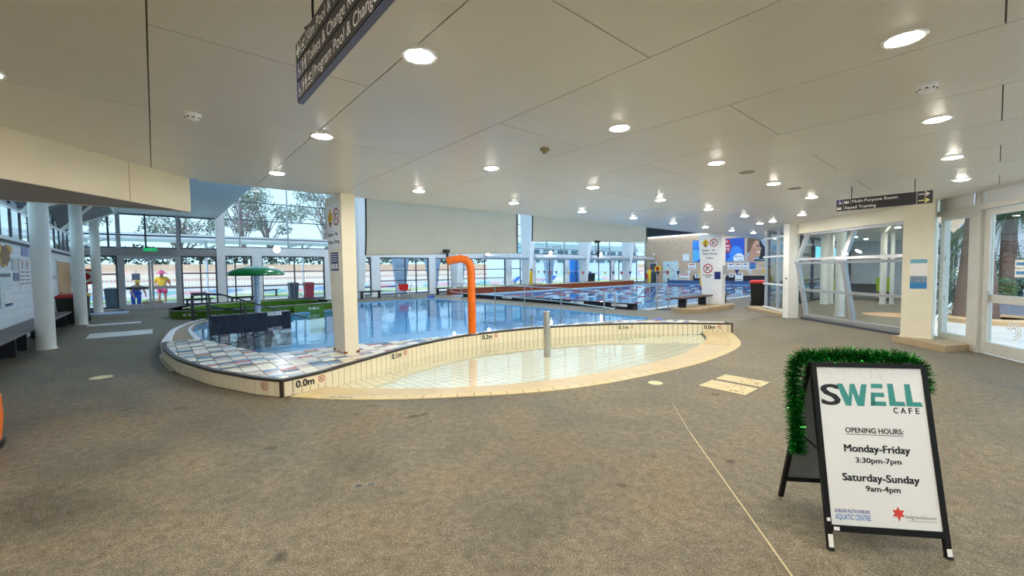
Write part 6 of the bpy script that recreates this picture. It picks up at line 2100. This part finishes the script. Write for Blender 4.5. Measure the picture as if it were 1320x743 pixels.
# tapered outdoor blades and blue slide wall, building at right
M_palebl = mat('pale_blue_render', (190, 206, 232), .5, 0, .05, 2)
for i, s_ in enumerate((13.3, 15.9, 18.2, 28.4, 33.5)):
    ob_ = thing('outdoor_pier', 'pale blue tapered pier outside the facade, %s from the left' % ordw(i), 'pier', W(s_, 27.6, -.02), 'tapered piers outside the facade')
    MB().add([W(s_ - .25, 27.5, -.02), W(s_ + .25, 27.5, -.02), W(s_ + .25, 27.8, -.02), W(s_ - .25, 27.8, -.02), W(s_ - .7, 27.5, 3.2), W(s_ + .7, 27.5, 3.2), W(s_ + .7, 27.8, 3.2), W(s_ - .7, 27.8, 3.2)], [(3, 2, 1, 0), (4, 5, 6, 7), (0, 1, 5, 4), (1, 2, 6, 5), (2, 3, 7, 6), (3, 0, 4, 7)]).build('pier', M_palebl, ob_)
    MB().bst(s_ - .8, s_ + .8, 27.45, 27.85, 3.2, 3.3).build('cap', M_white, ob_)
bb = thing('blue_hoarding', 'bright blue panel outside the right part of the facade', 'panel', W(34.2, 29, -.02))
MB().bst(33.0, 35.2, 29.0, 29.15, -.02, 3.1).build('panel', mat('bright_blue', (40, 140, 235), .5), bb)
for s_ in (33.1, 35.1):
    MB().bst(s_ - .05, s_ + .05, 29.15, 29.25, -.02, 3.2).build('post', M_grey, bb)
ob2 = thing('outdoor_building', 'pale outdoor pavilion with dark window strip beyond the facade', 'building', W(52, 44, -.02))
MB().bst(38, 66, 42, 50, -.02, 5.2).build('wall', mat('pavilion_wall', (222, 222, 228), .6), ob2)
MB().bst(37, 67, 41, 51, 5.2, 5.5).build('roof', M_can, ob2)
for k in range(9):
    s_ = 39 + k * 3
    MB().bst(s_, s_ + 2.2, 41.93, 42.0, 2.6, 4.4).build('window', mat('dark_pane', (82, 104, 120), .2), ob2)
# outdoor loungers, umbrella
for i, s_ in enumerate((30.2, 32.2, 36.2)):
    u_ = thing('sun_lounger', 'blue sun lounger on the outdoor terrace, %s from the left' % ordw(i), 'lounger', W(s_, 36, 0), 'blue loungers on the terrace')
    MB().obox(W(s_, 35.6, .3), VV * 1.2, UU * .6, ZZ * .06).build('seat', M_blue, u_)
    MB().obox(W(s_ + 1.2, 35.6, .3), VV * .5 + ZZ * .45, UU * .6, ZZ * .06).build('backrest', M_blue, u_)
    for x_ in (.1, 1.1):
        MB().bst(s_ + x_, s_ + x_ + .06, 35.6, 36.2, 0, .3).build('leg', M_white, u_)
# low outdoor seat wall seen under the facade rail
for i, (s0, s1) in enumerate(((11.3, 15.5), (1.6, 2.5), (5.2, 6.6))):
    bench('bench', 'outdoor bench seen through the facade, %s from the left' % ordw([2, 0, 1][i]), W((s0 + s1) / 2, 31 + i, 0), VV, s1 - s0, mat('maroon_timber', (150, 60, 80), .5), .46, .4, (.1, .9), 'outdoor benches beyond the facade')
bs_ = thing('outdoor_sign', 'small dark information sign on a post outside the entrance doors', 'sign', W(-.9, 36, 0))
MB().cyl(W(-.9, 36, 0), W(-.9, 36, 1.9), .03, None, 8).build('post', M_grey, bs_)
MB().obox(W(-1.1, 35.96, 1.25), VV * .4, ZZ * .42, UU * .03).build('panel', mat('slate_panel', (70, 76, 104), .5), bs_)

# ------------------------------------------------------------------ people outside
def skin_body(name, verts, edges, radii, root, material, parent, sub=2):
    me = bpy.data.meshes.new(name)
    me.from_pydata([tuple(v) for v in verts], edges, [])
    ob_ = bpy.data.objects.new(name, me)
    COL.objects.link(ob_)
    sk = ob_.modifiers.new('skin', 'SKIN'); sk.use_smooth_shade = True
    sv = me.skin_vertices[0].data
    for i, r in enumerate(radii):
        sv[i].radius = (r, r) if not isinstance(r, tuple) else r
        sv[i].use_root = (i == root)
    ss = ob_.modifiers.new('sub', 'SUBSURF'); ss.levels = sub; ss.render_levels = sub
    dg = bpy.context.evaluated_depsgraph_get(); dg.update()
    nm = bpy.data.meshes.new_from_object(ob_.evaluated_get(dg))
    ob_.modifiers.clear(); old = ob_.data; ob_.data = nm
    bpy.data.meshes.remove(old)
    nm.materials.clear(); nm.materials.append(material)
    nm.polygons.foreach_set('use_smooth', [True] * len(nm.polygons))
    if parent is not None:
        ob_.parent = parent
    ABS[ob_.name] = ABS[parent.name] if parent else Vector((0, 0, 0))
    return ob_
M_skinp = mat('skin', (206, 156, 132), .55, 0, .05, 6)
M_yshirt = mat('yellow_shirt', (246, 200, 40), .7)
M_pinks = mat('pink_cloth', (226, 84, 150), .7)
M_orangs = mat('orange_sleeve', (238, 130, 50), .7)
M_darkhair = mat('dark_hair', (60, 44, 38), .7)
P1 = W(.28, 28.2, -.02)
p1 = thing('person', 'person in yellow shirt, pink shorts and pink hat walking outside the entrance doors', 'person', P1)
# local frame: x right (VV), y towards the facade viewer (-UU)
def loc(x, y, z): return VV * x - UU * y + ZZ * z
bv = [loc(0, 0, .95), loc(0, 0, 1.15), loc(0, .03, 1.38), loc(0, .05, 1.5), loc(0, .08, 1.6), loc(0, .09, 1.70),
      loc(-.10, 0, .90), loc(-.12, .12, .50), loc(-.12, .06, .09), loc(-.12, .2, .05),
      loc(.10, 0, .90), loc(.12, -.08, .50), loc(.13, -.28, .14), loc(.13, -.18, .06),
      loc(-.2, .03, 1.42), loc(-.27, .05, 1.15), loc(-.2, .25, .98), loc(-.17, .32, .95),
      loc(.2, .03, 1.42), loc(.3, .0, 1.17), loc(.36, .16, .97), loc(.38, .23, .94)]
be = [(0, 1), (1, 2), (2, 3), (3, 4), (4, 5), (0, 6), (6, 7), (7, 8), (8, 9), (0, 10), (10, 11), (11, 12), (12, 13), (2, 14), (14, 15), (15, 16), (16, 17), (2, 18), (18, 19), (19, 20), (20, 21)]
br_ = [.15, .14, .15, .06, .075, .09, .10, .065, .04, .035, .10, .065, .04, .035, .06, .045, .035, .03, .06, .045, .035, .03]
skin_body('body', bv, be, br_, 0, M_skinp, p1)
skin_body('shirt', [loc(0, 0, .92), loc(0, 0, 1.15), loc(0, .03, 1.38), loc(0, .05, 1.47), loc(-.2, .03, 1.42), loc(-.26, .045, 1.22), loc(.2, .03, 1.42), loc(.28, .01, 1.22)], [(0, 1), (1, 2), (2, 3), (2, 4), (4, 5), (2, 6), (6, 7)], [.175, .165, .18, .09, .085, .075, .085, .075], 1, M_yshirt, p1)
skin_body('sleeve', [loc(.2, .03, 1.43), loc(.26, .02, 1.3), loc(.31, .0, 1.14)], [(0, 1), (1, 2)], [.09, .08, .07], 0, M_orangs, p1)
skin_body('shorts', [loc(0, 0, .93), loc(-.10, .01, .86), loc(-.12, .07, .6), loc(.10, 0, .86), loc(.12, -.05, .6)], [(0, 1), (1, 2), (0, 3), (3, 4)], [.165, .125, .115, .125, .115], 0, M_pinks, p1)
m_ = MB(); m_.lathe(P1 + loc(0, .09, 1.68), [(.24, -.02), (.25, 0), (.14, .03), (.125, .1), (.07, .13), (.01, .135)], 20); m_.build('hat', M_pinks, p1, True)
m_ = MB(); m_.lathe(P1 + loc(0, .09, 1.8), [(.02, 0), (.06, .01), (.05, .04), (.01, .05)], 12); m_.build('hat_button', M_black, p1, True)
fm = MB()
fc_ = P1 + loc(0, .175, 1.61)
for x_ in (-.032, .032):
    fm.disc(fc_ + VV * x_, .011, VV, ZZ, 8)
fm.obox(fc_ + ZZ * -.055 - VV * .025, VV * .05, ZZ * .008, -UU * .003)
fm.build('eyes_mouth', M_darkhair, p1)
skin_body('nose', [loc(0, .165, 1.605), loc(0, .195, 1.575)], [(0, 1)], [.012, .016], 0, M_skinp, p1, 1)
for x_, y_, z_, dz in ((-.12, .13, .045, 0), (.13, -.22, .09, 0)):
    skin_body('shoe', [loc(x_, y_ - .07, z_), loc(x_, y_ + .05, z_), loc(x_, y_ + .15, z_ - .008)], [(0, 1), (1, 2)], [.05, .05, .035], 0, M_black, p1, 1)
for sx, hx, hy, hz in ((-1, -.17, .32, .95), (1, .38, .23, .94)):
    for k in range(4):
        skin_body('finger', [loc(hx + (k - 1.5) * .017, hy, hz), loc(hx + (k - 1.5) * .019, hy + .03, hz - .03), loc(hx + (k - 1.5) * .019, hy + .035, hz - .06 + abs(k - 1.5) * .006)], [(0, 1), (1, 2)], [.010, .009, .008], 0, M_skinp, p1, 1)
    skin_body('thumb', [loc(hx - sx * .03, hy - .01, hz), loc(hx - sx * .05, hy + .02, hz - .02)], [(0, 1)], [.011, .009], 0, M_skinp, p1, 1)

P2 = W(-.72, 27.6, -.02)
p2 = thing('person', 'person in blue clothes stooping behind the left entrance door', 'person', P2)
M_bluec = mat('blue_clothes', (44, 104, 214), .7)
bv = [loc(0, 0, .72), loc(.02, .12, .92), loc(.06, .28, 1.08), loc(.07, .34, 1.14), loc(.08, .40, 1.18), loc(.08, .44, 1.24),
      loc(-.09, 0, .68), loc(-.11, .2, .42), loc(-.10, .0, .08), loc(-.1, .14, .05),
      loc(.09, 0, .68), loc(.11, .2, .42), loc(.10, .02, .08), loc(.1, .16, .05),
      loc(-.13, .28, 1.02), loc(-.16, .42, .80), loc(-.08, .5, .62), loc(-.06, .52, .55),
      loc(.24, .28, 1.02), loc(.32, .36, .82), loc(.36, .42, .68), loc(.37, .44, .6)]
skin_body('body', bv, be, br_, 0, M_skinp, p2)
skin_body('top', [loc(0, 0, .70), loc(.02, .12, .92), loc(.06, .28, 1.06), loc(-.13, .28, 1.02), loc(-.15, .36, .9), loc(.24, .28, 1.02), loc(.28, .32, .9)], [(0, 1), (1, 2), (2, 3), (3, 4), (2, 5), (5, 6)], [.17, .165, .16, .08, .07, .08, .07], 0, M_bluec, p2)
skin_body('trousers', [loc(0, 0, .72), loc(-.09, .0, .66), loc(-.11, .2, .42), loc(-.10, .0, .14), loc(.09, 0, .66), loc(.11, .2, .42), loc(.10, .02, .14)], [(0, 1), (1, 2), (2, 3), (0, 4), (4, 5), (5, 6)], [.17, .125, .09, .07, .125, .09, .07], 0, M_bluec, p2)
m_ = MB(); m_.lathe(P2 + loc(.08, .44, 1.24), [(.13, -.02), (.14, 0), (.10, .03), (.09, .09), (.03, .13)], 18); m_.build('cap', M_yellow, p2, True)
fm = MB()
fc_ = P2 + loc(.08, .535, 1.2)
for x_ in (-.03, .03):
    fm.disc(fc_ + VV * x_, .011, VV, ZZ, 8)
fm.obox(fc_ + ZZ * -.06 - VV * .02, VV * .045, ZZ * .008, -UU * .003)
fm.build('eyes_mouth', M_darkhair, p2)
for hx, hy, hz, sx in ((-.06, .52, .55, -1), (.37, .44, .6, 1)):
    for k in range(4):
        skin_body('finger', [loc(hx + (k - 1.5) * .017, hy, hz), loc(hx + (k - 1.5) * .019, hy + .02, hz - .04), loc(hx + (k - 1.5) * .019, hy + .01, hz - .07)], [(0, 1), (1, 2)], [.010, .009, .008], 0, M_skinp, p2, 1)
    skin_body('thumb', [loc(hx - sx * .03, hy, hz), loc(hx - sx * .05, hy + .02, hz - .03)], [(0, 1)], [.011, .009], 0, M_skinp, p2, 1)
for x_ in (-.1, .1):
    skin_body('shoe', [loc(x_, -.04, .045), loc(x_, .08, .045), loc(x_, .18, .037)], [(0, 1), (1, 2)], [.05, .05, .035], 0, M_black, p2, 1)
bgm = mat('tan_canvas', (178, 132, 112), .8, 0, .2, 6)
for i, (s_, t_) in enumerate(((-.25, 27.3), (.05, 27.5))):
    bg = thing('swim_bag', 'tan canvas bag on the paving outside the entrance doors, the %s one' % ('left' if i == 0 else 'right'), 'bag', W(s_, t_, -.02))
    c = W(s_, t_, 0)
    m_ = MB(); m_.tube([c - VV * .28 + ZZ * .12, c - VV * .22 + ZZ * .13, c + VV * .2 + ZZ * .14, c + VV * .27 + ZZ * .12], [.05, .14, .15, .06], 12); m_.build('body', bgm, bg, True)
    MB().tube([c - VV * .15 + ZZ * .25, c - VV * .08 + ZZ * .36, c + VV * .08 + ZZ * .36, c + VV * .15 + ZZ * .26], .015, 6).build('strap', M_black, bg)

# ================================================================== multi purpose room behind the bifold door
rm = MB(); rm.prism([tuple(W(*q).xy) for q in ((12.9, 1.3), (31, 1.3), (31, 5.55), (17.5, 5.55))] + [(9.12, 13.0), (9.12, 9.0)], CEIL, CEIL + .1)
struct(rm.build('ceiling_room', M_ceil), 'ceiling of the room behind the bifold door', 'ceiling')
rw_ = MB(); rw_.bst(31, 31.2, 1.2, 5.7, 0, 3.0)
struct(rw_.build('wall_room_end', mat('room_wall', (206, 208, 212), .6)), 'end wall of the room behind the bifold door', 'wall')
for nw, (t_, gm_, lab) in enumerate(((1.24, M_glass, 'courtyard side windows of the room behind the bifold door'), (5.6, M_glass, 'dark framed partition at the left of the room'))):
    w2 = sempty('window_%d' % (24 + nw), lab, 'window', W(22, t_, 0))
    sA = 13.0 if nw == 0 else 17.6
    nb_ = 7
    for k in range(nb_ + 1):
        s_ = sA + (31 - sA) * k / nb_
        MB().bst(s_ - .05, s_ + .05, t_ - .05, t_ + .05, 0, CEIL).build('mullion', M_greydk, w2)
    for z in (0, .95, 2.1, 2.87):
        MB().bst(sA, 31, t_ - .04, t_ + .04, z, z + .08).build('rail', M_greydk, w2)
    for k in range(nb_):
        for z0, z1 in ((.08, .95), (1.03, 2.1), (2.18, 2.87)):
            MB().bst(sA + (31 - sA) * k / nb_ + .05, sA + (31 - sA) * (k + 1) / nb_ - .05, t_ - .004, t_ + .004, z0, z1).build('pane', gm_, w2)
for i, (s_, t_, r_) in enumerate(((16.7, 3.25, .13), (23.0, 3.05, .11), (23.35, 2.82, .07), (21.6, 4.75, .14), (22.2, 4.65, .10))):
    cc = thing('room_column', 'white column in the room behind the bifold door, ' + ['nearest the glass', 'thicker of the right pair', 'thinner of the right pair', 'thicker of the left pair', 'thinner of the left pair'][i], 'column', W(s_, t_, 0), 'white columns in the room')
    MB().cyl(W(s_, t_, .012), W(s_, t_, CEIL), r_, None, 18).build('shaft', M_whitecol, cc, True)
    MB().cyl(W(s_, t_, 0), W(s_, t_, .014), r_ + .03, None, 18).build('base_plate', M_white, cc)
for i in range(6):
    for j, t_ in enumerate((2.3, 4.3)):
        downlight(W(15.2 + 2.4 * i, t_, CEIL), 'round downlight in the room behind the bifold door, %s from the glass, %s row' % (ordw(i), 'right' if j == 0 else 'left'))
rg = MB(); rg.lathe(W(18.28, 2.2, 0), [(.75, 0), (.75, .003)], 40)
tag(rg.build('round_rug', mat('tan_rug', (206, 164, 124), .7)), 'tan round rug on the floor behind the bifold door', 'rug')
cs = thing('cyan_glow_panel', 'bright cyan wide screen seen through the upper left bifold panes', 'screen', W(26.5, 5.5, 1.86))  # glowing panel added to stand in for a bright cyan area
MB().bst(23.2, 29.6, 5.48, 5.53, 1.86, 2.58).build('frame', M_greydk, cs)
MB().bst(23.3, 29.5, 5.47, 5.48, 1.9, 2.54).build('picture', mat('cyan_glow', (110, 206, 232), .4, 0, .3, 1.2, emit=.6), cs)
tb = thing('table', 'dark table with papers in the room behind the bifold door', 'table', W(26.2, 3.9, 0))
MB().bst(25.8, 26.6, 3.1, 5.0, .70, .74).build('top', M_greydk, tb)
MB().bst(25.85, 25.89, 3.2, 4.9, .2, .70).build('front_panel', M_greydk, tb)
for s_ in (25.85, 26.5):
    for t_ in (3.15, 4.9):
        MB().bst(s_, s_ + .05, t_, t_ + .05, 0, .7).build('leg', M_grey, tb)
pp2 = thing('paper_stack', 'white paper stack on the dark table in the room', 'papers', W(26.2, 3.5, .74))
MB().bst(26.0, 26.4, 3.3, 3.7, .741, .80).build('pages', M_print, pp2)
MB().bst(26.05, 26.3, 3.35, 3.6, .80, .85).build('folder', M_yellow, pp2)
M_lime = mat('lime_fabric', (176, 206, 30), .6)
for i, (s_, t_) in enumerate(((25.2, 3.3), (24.2, 5.1))):
    cc = thing('swivel_chair', 'lime green chair in the room behind the bifold door, the %s one' % ('right' if i == 0 else 'left'), 'chair', W(s_, t_, 0))
    MB().bst(s_ - .24, s_ + .24, t_ - .24, t_ + .24, .44, .52).build('seat', M_lime, cc)
    MB().obox(W(s_ - .28, t_ - .23, .52), UU * .46, VV * .06, ZZ * .55 - VV * .08).build('backrest', M_lime, cc)
    MB().cyl(W(s_, t_, .08), W(s_, t_, .44), .03, None, 8).build('stem', M_black, cc)
    for k in range(5):
        a = k * 2 * PI / 5
        MB().bar(W(s_, t_, .1), W(s_ + .28 * math.cos(a), t_ + .28 * math.sin(a), .04), .04, .04).build('leg', M_black, cc)

# ================================================================== courtyard at the right
def palm(label, x, y, h, r0, r1, seed, fr=26, L=2.2, droop=1.4):
    random.seed(seed)
    p = thing('palm_tree', label, 'palm', (x, y, -.02), None)
    prof = []
    n = int(h / .09)
    for k in range(n + 1):
        f_ = k / n
        r = r1 + (r0 - r1) * (1 - f_) ** 1.7
        prof.append((r * (1.0 if k % 2 else .955), f_ * h))
    MB().lathe((x, y, -.02), prof, 20).build('trunk', mat('palm_bark', (112, 86, 74), .8, 0, .25, 12), p, True)
    M_fr = mat('palm_frond', (84, 104, 66), .55, 0, .3, 4)
    for k in range(fr):
        a = 2 * PI * k / fr + random.random() * .2
        el = random.uniform(-.5, .9)
        o = Vector((x, y, h))
        d = Vector((math.cos(a), math.sin(a), 0))
        pts = []
        Lk = L * random.uniform(.8, 1.1)
        for q in range(9):
            u_ = q / 8
            pts.append(o + d * Lk * u_ * math.cos(el * .6) + ZZ * (math.sin(el) * Lk * u_ - droop * u_ * u_))
        m = MB(); m.tube(pts, [.02, .02, .018, .016, .014, .012, .01, .008, .005], 5)
        for q in range(1, 9):
            for e_ in range(3):
                b0 = pts[q - 1] + (pts[q] - pts[q - 1]) * e_ / 3
                sd = d.cross(ZZ).normalized()
                for sg in (-1, 1):
                    tip = b0 + sd * sg * (.42 - .028 * q) + d * .18 - ZZ * (.22 + .1 * random.random())
                    w_ = d * .016
                    m.add([b0 - w_, b0 + w_, tip], [(0, 1, 2)])
        m.build('frond', M_fr, p)
    return p
pc1, pc2 = W(17.7, .35), W(20.9, -.25)
palm('thick palm trunk in the tan planter seen through the louvred window', pc1.x, pc1.y, 4.8, .50, .22, 1)
palm('slender palm with hanging fronds seen through the glass door', pc2.x, pc2.y, 3.3, .22, .18, 2, 40, 1.8, 2.0)
pc = W(17.9, .05, -.02)
pr2 = thing('planter_ring', 'low tan ring planter around the thick palm', 'planter', pc)
m_ = MB(); m_.lathe(pc, [(1.0, 0), (1.03, .12), (.95, .16), (.80, .16), (.77, .1)], 44); m_.build('ring', mat('tan_kerbstone', (206, 170, 128), .6), pr2, True)
MB().lathe(pc, [(.77, .06), (.77, .1)], 40).build('soil', mat('soil', (96, 76, 60), .9, 0, .3, 12), pr2)
random.seed(31)
def bush(label, c, r, mat_, n=420, sz=.1):
    c = Vector(c)
    b_ = thing('round_bush', label, 'bush', c)
    m = MB(); leaf_blob(m, c + ZZ * r, r, r, r, n, sz)
    m.build('foliage', mat_, b_)
    MB().cyl(c, c + ZZ * r, .05, .03, 6).build('stem', M_bark, b_)
M_lgreen = mat('bush_leaf', (86, 122, 60), .6, 0, .35, 6)
rb_ = MB(); rb_.bst(19.6, 25, -3.5, .2, -.02, .46)
tag(rb_.build('raised_bed', mat('grey_bed_wall', (120, 124, 138), .6, 0, .1, 3)), 'grey raised garden bed below the slender palm', 'garden bed')
bush('clipped round bush beside the slender palm', W(20.1, -.12, .46), .38, M_lgreen, 500)
for i, (s_, t_, r_, z_) in enumerate(((22.2, .6, .55, 0), (21.6, -.3, .7, .46), (23.2, -.6, .9, .46), (22.6, -1.6, .8, .46), (24.2, .75, .8, 0))):
    bush('leafy courtyard shrub behind the palms, %s from the louvred window' % ordw([0, 2, 3, 4, 1][i]), W(s_, t_, z_), r_, mat('courtyard_leaf', (78, 104, 84), .6, 0, .4, 3), 700, .16)
cwl = MB(); cwl.bst(27, 27.3, -12, 1.1, -.02, 3.4)
struct(cwl.build('wall_courtyard', mat('stone_wall', (186, 190, 198), .7, 0, .3, 2.5, bump=.5, bscale=6)), 'pale stone wall at the back of the courtyard', 'wall')
cf = thing('courtyard_fence', 'white slatted fence behind the thick palm', 'fence', W(25.4, .4, 0))
ufs = unit_box('fence_slat', M_white)
for k in range(10):
    piece('slat', ufs, cf, W(25.4, 1.05 - k * .12, 0), AL, (.03, .08, 1.5))
for z in (.4, 1.2):
    MB().bst(25.42, 25.46, -.1, 1.1, z, z + .06).build('rail', M_white, cf)
